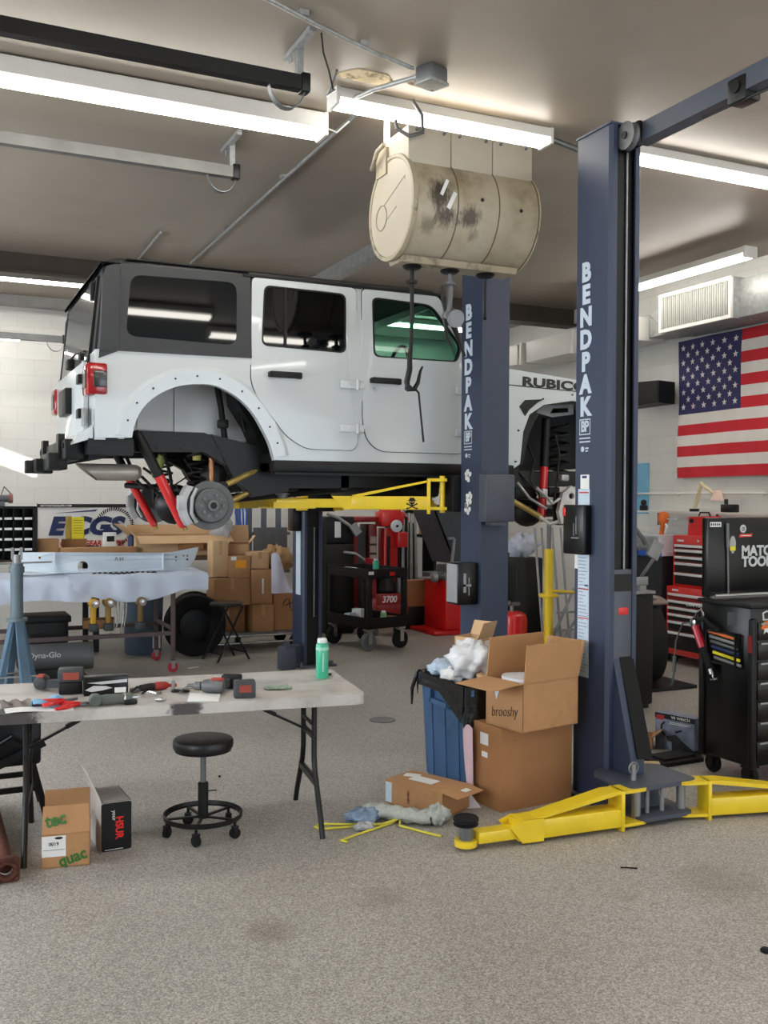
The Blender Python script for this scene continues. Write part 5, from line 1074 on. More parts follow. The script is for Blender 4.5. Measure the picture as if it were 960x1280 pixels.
b = MB(); b.sheet(lambda u, v: (2.755-.02*math.sin(u*3)+.02*v, 4.72+.10*u*(1-.6*v*v)+.02*v, .42-.36*v+.02*math.sin(u*6)), 8, 14, .003); single('pink_bag', 'pinkish clear bag hanging between the trash can and the large carton', 'bag', b, PINK)
b = MB(); b.sheet(lambda u, v: (2.66+.10*u, 4.66+.12*v-.03*u, .004+.05*u*u*v), 6, 6, .002); single('paper_sheet', 'white paper scrap on the floor under the pink bag', 'paper', b, pm('lilac_paper',(214,208,220),.7))
dc = MB(); dc.lathe([(.01,0),(.105,0),(.105,.006),(.092,.007),(.09,.004),(.01,.004)], (3.17,6.79,0), n=40)
t = thing('floor_drain', 'round dark drain cover in the open floor left of the trash can', 'drain', (3.17,6.79,0)); dc.bm.free()
b = MB(); b.lathe([(.085,0),(.10,0),(.10,.006),(.085,.006)], n=40); build('rim', b, STEELM, t)
b = MB(); b.lathe([(.005,0),(.086,0),(.086,.004),(.005,.004)], n=36); 
for k in range(-3,4): b.bx(-.06,.06,k*.02-.004,k*.02+.004,.004,.0055)
build('grate', b, pm('dark_iron', (70,64,58), .6, .3, var=.2), t)
b = MB(); b.tube([(2.90,3.615,.004),(2.93,3.60,.004),(2.965,3.575,.004)], .0035, n=6); single('wire_scrap', 'short dark wire on the floor in front of the yellow arms', 'wire', b, BLKM)
b = MB(); b.tube([(1.47,5.55,.004),(1.53,5.54,.004)], .003, n=6); b.sphere((1.62,5.8,.006), .008, 8); single('wire_scrap', 'tiny dark scraps on the floor beyond the stool', 'wire', b, BLKM)
b = MB(); b.lathe([(.004,0),(.018,0),(.02,.008),(.012,.016),(.004,.016)], (2.862,2.717,0), n=14); single('rubber_plug', 'small dark plug on the floor at the far right front', 'plug', b, RUB)
b = MB(); b.box((2.42,9.62,.004),(.12,.04,.004),rz=R(20)); single('paper_scrap', 'white paper scrap on the floor right of the red casters', 'paper', b, PAPER)
# ------------------------------------------------------------------ sheet-covered bench, left rear
t = thing('work_table', 'steel table on red casters draped with a pale sheet, behind the folding table', 'table', (1.45,9.85,0))
b = MB(); b.bx(-1.3,1.02,-.42,.42,.90,.94); build('tabletop', b, STEELM, t)
BRN = pm('brown_steel_tube', (92,76,76), .5, var=.15)
for x, y in ((.73,-.38),(.73,.38),(-1.2,-.38),(-1.2,.38)):
    b = MB(); b.bx(x-.02,x+.02,y-.02,y+.02,.11,.90,bev=.004); lg_ = build('leg', b, BRN, t)
    b = MB(); b.box((x,y,.10),(.05,.04,.02)); b.box((x,y-.022,.07),(.03,.005,.06)); b.box((x,y+.022,.07),(.03,.005,.06)); build('caster_fork', b, STEEL, lg_)
    b = MB(); b.lathe([(.01,-.014),(.045,-.014),(.05,-.008),(.05,.008),(.045,.014),(.01,.014)], (x,y,.05), 'Y', 22); build('caster_wheel', b, pm('red_caster', (176,44,54), .4), lg_)
b = MB(); b.bx(-1.2,.73,-.39,-.36,.36,.40); b.bx(-1.2,.73,.36,.39,.36,.40); b.bx(.72,.75,-.38,.38,.40,.43); build('lower_rail', b, BRN, t)
def drape(name, label, x0, x1, y0, y1, zt, drop, mat, seed, skew=0):
    q = random.Random(seed); p = [q.uniform(0,6) for _ in range(4)]; D = y1-y0
    def f(u, v):
        x = x0+(x1-x0)*u; s = v*(D+drop(u)); w_ = .010*math.sin(u*9+p[0]+2*math.sin(u*5))+.004*math.sin(u*31+p[1])+.006*math.sin(u*17-v*14)
        if s < D: return (x, y1-s, zt+.006*math.sin(u*19+p[2])*math.sin(v*9+p[3])+.004)
        k = s-D; c = min(1, k/.05)
        return (x+skew*k, y0-.02*c-abs(w_)*c*1.3+.0*k, zt-k+.005)
    b = MB(); b.sheet(f, 64, 26, .004); return single(name, label, 'sheet', b, mat, ang=80)
drape('protective_sheet', 'pale blue sheet over the left end of the rear table, hanging lowest', .25, 1.40, 9.41, 10.2, .946, lambda u: .215+.015*math.sin(u*8), CLOTH, 4)
drape('protective_sheet', 'pale blue sheet over the right end of the rear table, hem rising to the right', 1.20, 2.50, 9.395, 10.2, .962, lambda u: .10+.13*math.sin(min(1,u*1.25)*PI)**.8+.07*u, CLOTH, 9)
t = thing('bumper_plate', 'long pale steel bumper plate with upturned right end on the sheeted table', 'bumper', (1.6,9.62,.972))
b = MB(); b.prism([(-.82,.03),(-.80,.20),(-.5,.20),(.5,.175),(.62,.18),(.90,.225),(.86,.10),(.80,.02),(.55,.0),(-.5,.0)], 'XZ', lambda u, w: .06-w*.15+(max(0,abs(u-.05)-.5)*.25), lambda u, w: .068-w*.15+(max(0,abs(u-.05)-.5)*.25), holes=[circ(-.235,.06,.05,20), circ(-.62,.15,.012,10), circ(.66,.13,.012,10), circ(.66,.09,.012,10), circ(.78,.14,.012,10), circ(.78,.10,.012,10), circ(.74,.14,.010,8)])
build('plate', b, PLATE, t)
b = MB(); b.bx(-.83,.8,.06,.20,.0,.008); b.bx(-.5,-.49,.03,.06,.02,.19); b.bx(.52,.53,.03,.06,.01,.17); build('folded_return', b, PLATE, t)
b = MB(); b.text('A H', face((.1,.033,.125),(1,0,0),(0,0,1)), .05, .002, bold=.01); build('stamped_mark', b, STEELM, t)
b = MB()
for k in range(12): b.tube([(1.42+k*.05, 9.48, .965),(1.44+k*.05, 9.47+.02*math.sin(k), .98),(1.47+k*.05, 9.49, .965)], .008, n=6)
single('bolt_row', 'row of small dark bolts and fittings lying on the sheet before the bumper plate', 'bolts', b, BLKM)['kind'] = 'stuff'
t = thing('under_hoist_stand', 'blue-grey tall jack stand with a steel handle, left of the sheeted table', 'jack stand', (.71,8.85,0))
b = MB(); b.cyl((0,0,.66),(0,0,1.13),.052,n=20); b.lathe([(.05,.64),(.085,.64),(.085,.665),(.05,.665)],n=20); b.cyl((0,0,1.05),(0,0,1.10),.062,n=20); build('tube', b, pm('grey_blue_tube', (100,116,124), .45, var=.1), t)
b = MB(); b.cyl((0,0,1.13),(0,0,1.20),.035,n=14); b.box((-.035,0,1.21),(.02,.05,.1)); b.box((.035,0,1.21),(.02,.05,.1)); b.cyl((-.25,-.02,1.13),(.28,-.02,1.135),.008,n=8); build('saddle_and_handle', b, STEEL, t)
for a in (200, 290, 30, 110):
    b = MB(); c, s = math.cos(R(a)), math.sin(R(a)); b.ring([[(c*.05-s*.035,s*.05+c*.035,.65),(c*.05+s*.035,s*.05-c*.035,.65),(c*.02+s*.03,s*.02-c*.03,.65),(c*.02-s*.03,s*.02+c*.03,.65)],[(c*.20-s*.03,s*.20+c*.03,0),(c*.20+s*.03,s*.20-c*.03,0),(c*.15+s*.03,s*.15-c*.03,0),(c*.15-s*.03,s*.15+c*.03,0)]]); build('leg', b, BLUES, t)
b = MB(); b.cyl((-.16,-.1,.18),(.16,-.1,.18),.008,n=8); b.cyl((-.13,.1,.18),(.13,.1,.18),.008,n=8); build('cross_rod', b, STEEL, t)
t = thing('space_heater', 'grey torpedo space heater on a black base on the floor beside the jack stand', 'heater', (1.09,9.24,0), R(-3))
b = MB(); b.lathe([(.08,-.30),(.118,-.30),(.122,-.29),(.122,.29),(.118,.30),(.08,.30),(.07,.28),(.07,-.28)], (0,0,.255), 'X', 36); build('barrel', b, GREYCAN, t)
b = MB(); b.bx(-.2,.22,-.09,.09,.02,.16,bev=.012); b.bx(-.24,.26,-.1,.1,.0,.025); b.cyl((.16,-.095,.10),(.16,-.09,.10),.03,n=16); build('fuel_base', b, BLK, t)
b = MB(); b.text('Dyna-Glo', face((-.12,-.1235,.29),(1,0,0),(0,.25,1)), .07, .004, bold=.01); build('lettering', b, SILV, t)
b = MB(); b.tube([(.2,-.09,.12),(.27,-.12,.06),(.34,-.14,.02),(.43,-.13,.05)], .009); build('power_cord', b, BLK, t)
t = thing('trash_barrel', 'round grey-blue trash barrel standing under the sheeted table', 'trash can', (2.15,10.75,0))
b = MB(); b.lathe([(.02,0),(.185,0),(.195,.02),(.215,.68),(.23,.69),(.23,.72),(.21,.72),(.20,.68),(.17,.04),(.02,.04)], n=40); build('barrel', b, BARREL, t)
b = MB(); b.prism([(.06,.08),(.14,.08),(.14,.22),(.06,.22)], 'XZ', -.22, lambda u, w: -math.sqrt(max(.0001,(.196+.03*w)**2-u*u))-.001); build('white_label', b, PAPER, t)
for x, g in ((1.42, pm('yellow_drill_body',(206,158,40),.45)), (1.555, pm('dull_yellow_drill_body',(150,116,52),.5)), (1.85, pm('brown_drill_body',(126,98,52),.5))):
    lab = {1.42: 'brightest yellow cordless drill hanging under the sheeted table, leftmost', 1.555: 'dull yellow cordless drill hanging second from the left under the sheet', 1.85: 'brownish cordless drill hanging in front of the grey-blue barrel'}[x]
    t = thing('cordless_drill', lab, 'drill', (x,9.36,.44), 0, 'drills hanging from the table')
    b = MB(); b.cyl((0,-.06,.27),(0,.1,.27),.045,n=18); b.cyl((0,-.09,.27),(0,-.06,.27),.03,n=16); build('motor', b, g, t)
    b = MB(); b.lathe([(.01,-.115),(.03,-.11),(.034,-.09),(.02,-.085)] , (0,0,.27), 'Y', 18); build('chuck', b, CHROME, t)
    b = MB(); b.box((0,.03,.16),(.05,.06,.17),bev=.014); build('handle', b, g, t)
    b = MB(); b.box((0,.03,.04),(.08,.1,.07),bev=.012); build('battery', b, GREYD, t)
b = MB()
for k, x in enumerate((1.63,1.66,1.70,1.73)): b.tube([(x,9.40,.76),(x-.01,9.39,.6),(x-.03,9.39,.42+.05*(k%2))], .008, n=6)
single('hanging_wrenches', 'chrome wrenches hanging between the drills under the sheeted table', 'wrenches', b, CHROME)['kind'] = 'stuff'
b = MB(); b.bx(.80,1.25,9.75,10.15,.03,.55,bev=.04); b.bx(.78,1.27,9.73,10.17,.5,.56,bev=.01); b.bx(.9,1.15,9.735,9.75,.2,.4); single('storage_bin', 'black plastic bin under the left of the sheeted table', 'bin', b, BLK)
carton('carton', 'flat carton with white label on the rail under the sheeted table', (1.55,9.9,.42), R(-8), .3, .22, .08, CARDD)
# rear bench with organiser, banner and cartons
t = thing('rear_bench', 'long dark bench against the back wall behind the sheeted table', 'bench', (1.6,11.4,0))
b = MB(); b.bx(-1.5,1.8,-.4,.5,.98,1.03,bev=.004); build('benchtop', b, pm('dark_bench_wood',(96,78,62),.7,var=.15), t)
for x in (-1.4,.1,1.7):
    for y in (-.34,.44):
        b = MB(); b.bx(x-.03,x+.03,y-.03,y+.03,0,.98); build('leg', b, BLKM, t)
t = thing('parts_organizer', 'black pigeonhole parts organiser with white label strips, far left', 'organiser', (.77,11.05,1.03))
b = MB(); ox0, ox1, oh = -.32, .27, .54
b.bx(ox0,ox1,.12,.13,0,oh); 
for k in range(7): b.bx(ox0+k*(ox1-ox0)/6-.004, ox0+k*(ox1-ox0)/6+.004, -.12,.12,0,oh)
for k in range(6): b.bx(ox0,ox1,-.12,.12,k*oh/5-.004 if k else 0,k*oh/5+.004)
b.bx(ox0-.01,ox1+.01,-.125,.13,oh,oh+.02); b.bx(ox1,ox1+.035,-.125,.13,0,oh+.02)
build('cabinet', b, BLKM, t)
b = MB()
for k in range(1,5):
    for j in range(6): b.bx(ox0+j*.0983+.012, ox0+(j+1)*.0983-.012, -.128,-.12, k*oh/5-.012, k*oh/5+.012)
build('label_strips', b, PAPER, t)
t = thing('bench_grinder', 'small reddish bench grinder on top of the parts organiser', 'grinder', (.72,11.1,1.59))
b = MB(); b.cyl((-.1,0,.08),(.1,0,.08),.04,n=16); b.bx(-.05,.05,-.05,.05,0,.05); build('motor', b, STEELM, t); b = MB(); b.cyl((-.13,0,.08),(-.09,0,.08),.065,n=20); b.cyl((.09,0,.08),(.13,0,.08),.05,n=20); build('wheel_guards', b, pm('dusty_red', (150,96,90), .6), t)
b = MB(); b.tube([(.72,11.1,1.66),(.80,11.6,1.80),(.98,12.98,1.72)], .006); single('cable', 'thin dark cable above the bench grinder', 'cable', b, BLK)
def banner():
    t = thing('banner', 'white banner with blue lettering and a ring gear logo on the back wall', 'banner', (1.865,12.97,.98))
    w_, h_ = 1.18, .63
    b = MB(); b.sheet(lambda u, v: (-w_/2+w_*u, .0+.008*math.sin(u*7), h_*v), 20, 6, .006); build('sheet', b, PAPER, t)
    b = MB(); b.bx(-w_/2,w_/2,-.014,-.012,h_-.055,h_-.01); b.bx(-w_/2,-w_/2+.008,-.014,-.012,.0,h_); b.bx(-w_/2,w_/2,-.014,-.012,0,.008); b.bx(w_/2-.008,w_/2,-.014,-.012,.1,h_); build('border', b, INK, t)
    F = lambda x, z: face((x,-.015,z),(1,0,0),(0,0,1))
    b = MB(); b.text('EASTCOASTGEARSUPPLY.COM', F(-.36,h_-.033), .036, .003, wx=.75, bold=.015); build('small_print', b, PAPER, t)
    b = MB(); b.text('E', F(-.37,.33), .30, .004, wx=1.1, bold=.06, shear=.25); b.text('CGS', F(.11,.33), .30, .004, wx=1.15, bold=.06, shear=.25, spc=1.02); b.prism([(-.40,.50),(.12,.525),(.15,.555),(.12,.55)], 'XZ', -.016,-.012); build('blue_lettering', b, NAVY, t)
    b = MB(); b.text('EAST COAST GEAR SUPPLY', F(-.02,.115), .098, .004, wx=.86, bold=.03, shear=.2); build('red_lettering', b, REDP, t)
    b = MB()
    for k in range(34):
        a = R(-70)+R(235)*k/33
        c, s = math.cos(a), math.sin(a); x0, z0 = .36, .33
        b.prism([(x0+c*.205-s*.006,z0+s*.205+c*.006),(x0+c*.205+s*.006,z0+s*.205-c*.006),(x0+c*.25+s*.022,z0+s*.25-c*.022),(x0+c*.25+s*.006,z0+s*.25-c*.006)], 'XZ', -.017, -.013)
    build('ring_gear_logo', b, INK, t)
banner()
t = thing('parts_box', 'yellow and black blister box standing before the banner', 'box', (1.49,11.2,1.03))
b = MB(); b.bx(-.13,.13,-.03,.03,0,.20); build('stand_carton', b, CARDD, t)
b = MB(); b.bx(-.03,.10,-.025,.02,.20,.44,bev=.003); build('yellow_card', b, YELL, t)
b = MB(); b.bx(-.09,-.03,-.03,.02,.20,.45,bev=.005); b.bx(-.075,-.045,-.033,-.03,.24,.42); build('black_pack', b, pm('olive_yellow_card',(176,150,60),.6), t)
b = MB()
for k in range(6): b.bx(-.015,.085,-.0265,-.025,.26+k*.028,.268+k*.028)
build('card_print', b, pm('olive_print', (170,150,40), .6), t)
sb_ = carton('small_box', 'small white box with dark picture before the banner', (1.86,11.15,1.13), R(5), .13, .08, .17, PAPER); sticker(sb_, FRONT(0,0,-.041,.10), .085, .06, BLK, 'dark_picture')
b = MB(); b.sheet(lambda u, v: (1.32+.75*u, 11.3+.2*v, 1.05+.09*math.sin(u*3.1)*(.6+.4*math.sin(v*5+u*9))), 20, 6, .012); single('rubber_mat', 'heap of dark rubber trim on the rear bench below the banner', 'rubber trim', b, RUB)
b = MB(); b.bx(.98,.0,0,0,0,0) if 0 else b.lathe([(.01,0),(.04,0),(.04,.13),(.02,.15),(.02,.17),(.01,.17)], (2.1,11.15,1.12), n=16); single('bottle', 'dark blue bottle at the right end of the banner', 'bottle', b, NAVY)
carton('carton', 'square brown carton on the rear bench beside the organiser', (1.20,11.12,1.03), 0, .22, .2, .21, CARD, None)
carton('carton', 'long low brown carton on the rear bench behind the bumper plate', (1.72,11.02,1.03), R(2), .80, .16, .115, CARD)
carton('carton', 'pair of small cartons stacked beside the red shock, topmost', (2.26,11.2,1.18), R(3), .16, .14, .10, CARDL)
carton('carton', 'small carton under another beside the banner right end', (2.26,11.2,1.03), R(0), .2, .16, .15, CARD)
carton('open_carton', 'large open pale carton lying behind the bumper plate, below the brake disc', (2.66,11.25,1.03), R(4), 1.1, .4, .23, CARDL, flaps=(('-y',.16,-30),('-x',.2,40),('+y',.12,70)))
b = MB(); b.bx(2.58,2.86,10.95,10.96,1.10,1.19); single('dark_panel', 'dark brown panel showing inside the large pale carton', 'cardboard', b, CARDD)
crumple((3.12,11.1,1.34), .13, (.9,.7,1.0), 31, CLEAR, 'plastic_bag', 'clear plastic bag standing above the boxes under the car', 'bag')
b = MB(); b.box((3.34,11.15,1.2),(.24,.02,.34),rz=R(6),rx=R(-8)); single('cardboard_sheet', 'pale cardboard sheet standing behind the clear bag', 'cardboard', b, CARDL)
# dolly with cartons
t = thing('platform_dolly', 'low platform dolly carrying the stacked cartons', 'dolly', (3.3,10.75,0))
b = MB(); b.bx(-.62,.62,-.3,.27,.155,.20,bev=.006); build('deck', b, STEELM, t)
b = MB(); b.cyl((-.62,-.31,.17),(.62,-.31,.17),.014,n=10); b.cyl((-.62,-.31,.09),(.62,-.31,.09),.012,n=10); build('chrome_rails', b, CHROME, t)
for x, y in ((-.5,-.26),(.5,-.26),(-.5,.26),(.5,.26)):
    b = MB(); b.lathe([(.02,-.02),(.06,-.02),(.072,-.012),(.072,.012),(.06,.02),(.02,.02)], (x,y,.072), 'Y', 22); b.box((x,y,.13),(.07,.05,.05)); build('wheel', b, RUB, t)
G_ = 'cartons stacked on the dolly'
ct = [('tall carton painted pale for its top light, standing on end, highest of the dolly stack', 2.965, 10.72, .815, .17, .24, .40, CARDL, 0),  # paler card colour carries the light from above on this face
      ('brown carton with an orange label high in the dolly stack', 3.175, 10.66, .805, .24, .24, .24, CARD, -3),
      ('wide brown carton under the orange-labelled one', 3.075, 10.66, .50, .42, .28, .30, CARD, 2),
      ('lowest left carton on the dolly, behind the folding stool', 3.04, 10.72, .20, .40, .28, .295, CARDD, 0),
      ('tall narrow carton with a white sticker, middle of the dolly stack', 3.415, 10.64, .505, .24, .26, .385, CARD, 0),
      ('squat carton with rounded front below the tall narrow one', 3.415, 10.62, .20, .25, .27, .30, CARD, 3),
      ('large crinkled brown carton at the right end of the dolly', 3.73, 10.68, .20, .33, .30, .40, CARDM, -2),
      ('small carton on top of the tall narrow one', 3.40, 10.68, .895, .21, .22, .19, CARDL, 6)]
for lab, x, y, z, w_, d_, h_, m_, r_z in ct:
    c = carton('carton', lab, (x,y,z), R(r_z), w_, d_, h_, m_, G_)
    if 'an orange label' in lab: sticker(c, FRONT(0,.01,-d_/2-.001,.15), .12, .085, pm('orange_label',(240,160,40),.6), 'orange_label'); sticker(c, FRONT(0,-.07,-d_/2-.001,.215), .06, .04, PAPER, 'white_label')
    elif 'white sticker' in lab: sticker(c, FRONT(0,.01,-d_/2-.001,.20), .02, .17, PAPER, 'white_label')
    elif 'crinkled' in lab:
        b = MB(); b.text('(X)', face((.02,-.152,.29),(1,0,-.6),(0,0,1)), .12, .002); build('handwriting', b, INK, c)
    else:
        b = MB(); b.bx(-.02,.02,-d_/2-.0015,d_/2,h_,h_+.0015); b.bx(-.02,.02,-d_/2-.0015,-d_/2,h_*.6,h_+.0015) ; build('tape', b, TAPE, c)
carton('open_carton', 'small open carton with raised flaps above the orange-labelled carton', (3.24,10.85,1.05), R(-12), .22, .2, .12, CARDL, flaps=(('+x',.12,50),('-y',.1,20)))
crumple((3.66,10.75,.98), .16, (1.1,.8,.9), 41, pm('brown_kraft_paper', (176,140,98), .85, var=.15, scale=9), 'kraft_paper', 'crumpled brown kraft paper above the large crinkled carton', 'paper')
b = MB(); b.sheet(lambda u, v: (3.52+.34*u, 10.50-.02*math.sin(u*9), .62+.16*v*(1-u)+.28*(1-u)*v+.1*v*math.sin(u*7)), 12, 8, .004); single('plastic_sheet', 'white and purple plastic sheet hanging beside the kraft paper', 'sheet', b, pm('white_violet_film', (216,214,232), .5, var=.1, scale=8))
t = thing('folding_stool', 'black folding stool with round seat in front of the dolly boxes', 'stool', (2.86,10.0,0), R(15))
b = MB(); b.lathe([(.02,.565),(.16,.565),(.17,.575),(.17,.59),(.16,.60),(.02,.602)], n=32); build('seat', b, SEATV, t)
for s in (-1,1):
    b = MB()
    for y in (-.13,.13): b.tube([(s*-.12,y,.565),(s*.19,y*1.15,.0)], .011, n=8)
    b.cyl((s*.15,-.145,.08),(s*.15,.145,.08),.008,n=8); build('leg_frame', b, BLKM, t)
def tire(name, label, loc, r, w_, axis='Y', rim=True, tilt=0, rzz=0):
    t = thing(name, label, 'tire', loc, rzz)
    b = MB(); P_ = [(r*.62,-w_/2),(r*.8,-w_*.55),(r*.96,-w_/2),(r,-w_*.38),(r,w_*.38),(r*.96,w_/2),(r*.8,w_*.55),(r*.62,w_/2),(r*.62,w_*.3),(r*.62,-w_*.3)]
    b.lathe(P_+[P_[0]], (0,0,r), 'Y', 40); build('tread', b, RUB, t)
    b = MB(); b.lathe([(.02,-w_*.2),(r*.2,-w_*.25),(r*.5,-w_*.1),(r*.63,-w_*.4),(r*.63,w_*.4),(.02,w_*.3)], (0,0,r), 'Y', 30)
    build('rim', b, STEELM if rim else BLKM, t); return t
tire('tire', 'dark tire standing on the floor under the sheeted table end', (2.62,10.365,0), .33, .13, rim=False)
tire('tire', 'dark tire behind the folding stool, against the dolly', (2.84,11.24,0), .30, .2)
t = thing('steel_rack', 'upright steel bars of a rack behind the boxes, left of the farthest post', 'rack', (4.05,12.4,0))
for x in (-.35,-.2,.0,.2):
    b = MB(); b.bx(x-.03,x+.03,-.03,.03,0,1.78); build('upright', b, pm('blue_grey_upright',(92,100,112),.5), t)
b = MB(); b.bx(-.4,.35,-.05,.05,1.2,1.24); b.bx(-.4,.35,-.05,.05,.7,.74); b.bx(-.15,.3,-.08,-.03,.9,1.3); build('shelf_rails', b, STEELM, t)
b = MB()
for k in range(4): b.tube([(3.62+.03*k,12.2,1.72),(3.60+.05*k,12.18,1.5),(3.66+.03*k,12.2,1.25),(3.62+.04*k,12.2,1.0)], .012)
single('cable', 'bundle of bright blue hoses hanging left of the steel rack', 'hose', b, BLUEP)
# ------------------------------------------------------------------ service cart and machines behind
t = thing('service_cart', 'black two-shelf service cart on large grey wheels under the car', 'cart', (4.60,10.30,0), R(11))
cw, cd = .27, .42
def tray(z, h):
    b = MB(); b.bx(-cw,cw,-cd,cd,z,z+.012); b.bx(-cw,cw,-cd,-cd+.012,z,z+h); b.bx(-cw,cw,cd-.012,cd,z,z+h); b.bx(-cw,-cw+.012,-cd,cd,z,z+h); b.bx(cw-.012,cw,-cd,cd,z,z+h); return b
build('upper_tray', tray(.80,.11), BLK, t); build('lower_tray', tray(.25,.12), BLK, t)
for x in (-1,1):
    for y in (-1,1): b = MB(); b.bx(x*(cw-.03)-.028,x*(cw-.03)+.028,y*(cd-.03)-.028,y*(cd-.03)+.028,.27,.82,bev=.008); build('corner_post', b, BLK, t)
b = MB(); b.bx(-cw+.0,-cw+.07,-cd-.002,-cd,.85,.885); build('white_badge', b, PAPER, t)
b = MB(); b.bx(.02,.09,-cd-.002,-cd,.83,.87); build('red_badge', b, RED, t)
for x in (-1,1):
    for y in (-1,1):
        b = MB(); px, py = x*(cw-.05), y*(cd-.07); b.box((px,py,.235),(.09,.09,.02)); b.box((px,py-.04,.16),(.05,.006,.16)); b.box((px,py+.04,.16),(.05,.006,.16)); wf = build('caster_fork', b, CHROME, t)
        b = MB(); b.lathe([(.02,-.028),(.06,-.024),(.085,-.03),(.1,-.018),(.1,.018),(.085,.03),(.06,.024),(.02,.028)], (px,py,.10), 'Y', 28); build('wheel', b, pm('grey_rubber',(96,100,102),.7) if (x,y)==(-1,-1) else RUB, wf)
CM = Matrix.Translation((4.60,10.30,0)) @ Matrix.Rotation(R(11), 4, 'Z')
def on(x, y, z): return tuple(CM @ Vector((x, y, z)))
def can(label, loc, r, h, mat, name='spray_can'):
    t = thing(name, label, 'can', loc); b = MB(); b.lathe([(.01,0),(r,0),(r,h*.84),(r*.75,h*.9),(.01,h*.9)], n=20); build('can', b, mat, t)
    b = MB(); b.lathe([(.01,h*.88),(r*.72,h*.88),(r*.7,h),(.01,h)], n=16); build('cap', b, CANW, t)
can('green spray can standing on the upper tray of the black service cart', on(-.05,-.25,.812), .036, .20, TEAL)
can('pale green bottle on the lower tray of the black service cart', on(.0,-.33,.262), .035, .17, pm('pale_green_bottle',(140,190,140),.35), 'bottle')
b = MB(); b.box(on(.1,.0,.83),(.25,.3,.03),rz=.3,bev=.008); b.tube([on(-.2,-.1,.83),on(-.1,-.15,.87),on(.0,.0,.84)],.012); single('tool_tray', 'grey tool tray and hose on the upper tray of the service cart', 'tray', b, STEELM)
b = MB(); b.box(on(-.19,.05,.86),(.05,.2,.09),rz=.2); single('small_box', 'white box at the left end of the cart upper tray', 'box', b, PAPER)
for k, (x, y, s, m_, lab) in enumerate(((-.2,-.2,(.11,.1,.07),CARD,'brown small carton at the left end of the cart lower tray'),(-.12,-.32,(.13,.09,.08),CARD,'brown small carton at the near corner of the cart lower tray'),(-.2,.05,(.1,.08,.12),PAPERB,'pale blue small box on the cart lower tray'),(.1,-.3,(.14,.12,.10),CARDD,'dark small carton at the right of the cart lower tray'),(-.05,.1,(.08,.12,.16),PAPER,'white upright box at the back of the cart lower tray'))):
    carton('small_box', lab, on(x,y,.262), R(11+k*7), *s, m_)
t = thing('tire_changer', 'tall black machine cabinet with a white label behind the service cart', 'machine', (4.72,11.55,0))
b = MB(); b.bx(-.22,.16,-.25,.25,0,1.12,bev=.02); b.bx(-.2,.18,-.2,.2,1.12,1.46,bev=.02); build('cabinet', b, BLK, t)
b = MB(); b.bx(-.09,-.01,-.205,-.2,1.2,1.4); b.bx(.10,.15,-.255,-.25,.72,.86); build('white_label', b, PAPER, t)
b = MB(); b.tube([(-.2,-.22,1.5),(-.05,-.24,1.44),(.1,-.26,1.34)], .02); b.box((.16,-.27,1.3),(.1,.05,.14),ry=R(-35)); b.tube([(.0,-.26,1.02),(.15,-.3,1.0),(.3,-.3,.9)], .018); build('arm', b, STEEL, t)
t = thing('red_machine', 'dark red machine frame standing right of the tall black cabinet', 'machine', (5.10,11.87,0))
b = MB(); b.bx(-.16,-.02,-.2,.2,0,1.42,bev=.01); b.bx(.16,.28,-.15,.15,0,1.35,bev=.01); b.bx(-.16,.3,-.2,.2,1.38,1.45,bev=.01); build('frame', b, REDD, t)
b = MB(); b.bx(.17,.27,-.158,-.15,.9,1.2); b.bx(.0,.14,-.1,.1,.2,1.3); build('panel', b, GREYD, t)
for k in range(3):
    b = MB(); b.bx(.175,.265,-.162,-.158,.86+k*.12,.95+k*.12); build('control_plate', b, pm('pale_plate', (190,170,160), .5), t)
t = thing('tire_machine', 'bright red tire machine head with a white disc behind the cart', 'machine', (5.55,11.75,0))
b = MB(); b.bx(-.1,.1,-.1,.1,0,1.3,bev=.01); b.box((0,-.05,1.42),(.34,.22,.2),bev=.03); b.cyl((-.16,-.1,1.5),(.12,-.1,1.52),.05,n=16); b.tube([(.1,0,1.4),(.22,0,1.5),(.26,-.05,1.4)],.03); build('head', b, RED, t)
b = MB(); b.lathe([(.015,-.02),(.075,-.02),(.08,-.01),(.08,.01),(.015,.01)], (.03,-.2,1.33), 'Y', 28); build('white_disc', b, PLASTW, t)
b = MB(); b.lathe([(.005,-.03),(.018,-.03),(.018,.0),(.005,.0)], (.03,-.2,1.33), 'Y', 14); b.cyl((.22,-.1,.6),(.22,-.1,1.45),.02,n=10); b.cyl((-.05,-.14,.7),(-.05,-.14,1.2),.02,n=10); build('posts', b, BLKM, t)
b = MB(); b.bx(.05,.2,-.2,-.08,1.05,1.25,bev=.015); build('red_box', b, RED, t)
b = MB(); b.tube([(.2,-.12,1.5),(.26,-.14,1.56),(.3,-.12,1.5)], .02); b.box((.27,-.12,1.53),(.08,.05,.06),bev=.01); build('lever', b, BLK, t)
t = thing('air_compressor', 'red air compressor marked 3700 behind the service cart', 'compressor', (5.20,11.05,0))
b = MB(); b.lathe([(.02,-.26),(.12,-.25),(.17,-.2),(.17,.2),(.12,.25),(.02,.26)], (0,0,.33), 'X', 30); b.bx(-.2,.2,-.16,-.1,.38,.52,bev=.01); b.bx(-.24,-.18,-.1,.1,.5,.95); build('tank', b, REDD, t)
b = MB(); b.lathe([(.02,0),(.13,0),(.15,.06),(.12,.16),(.09,.26),(.02,.27)], (-.02,0,.50), 'Z', 24); b.box((-.02,0,.8),(.16,.16,.08),bev=.02); build('motor', b, BLK, t)
b = MB(); b.text('3700', face((-.03,-.162,.45),(1,0,0),(0,0,1)), .11, .003, wx=.9, bold=.02, shear=.15); build('lettering', b, PAPER, t)
for x in (-.175,.175): b = MB(); b.bx(x-.025,x+.025,-.1,.1,.0,.2); build('foot', b, STEELM, t)
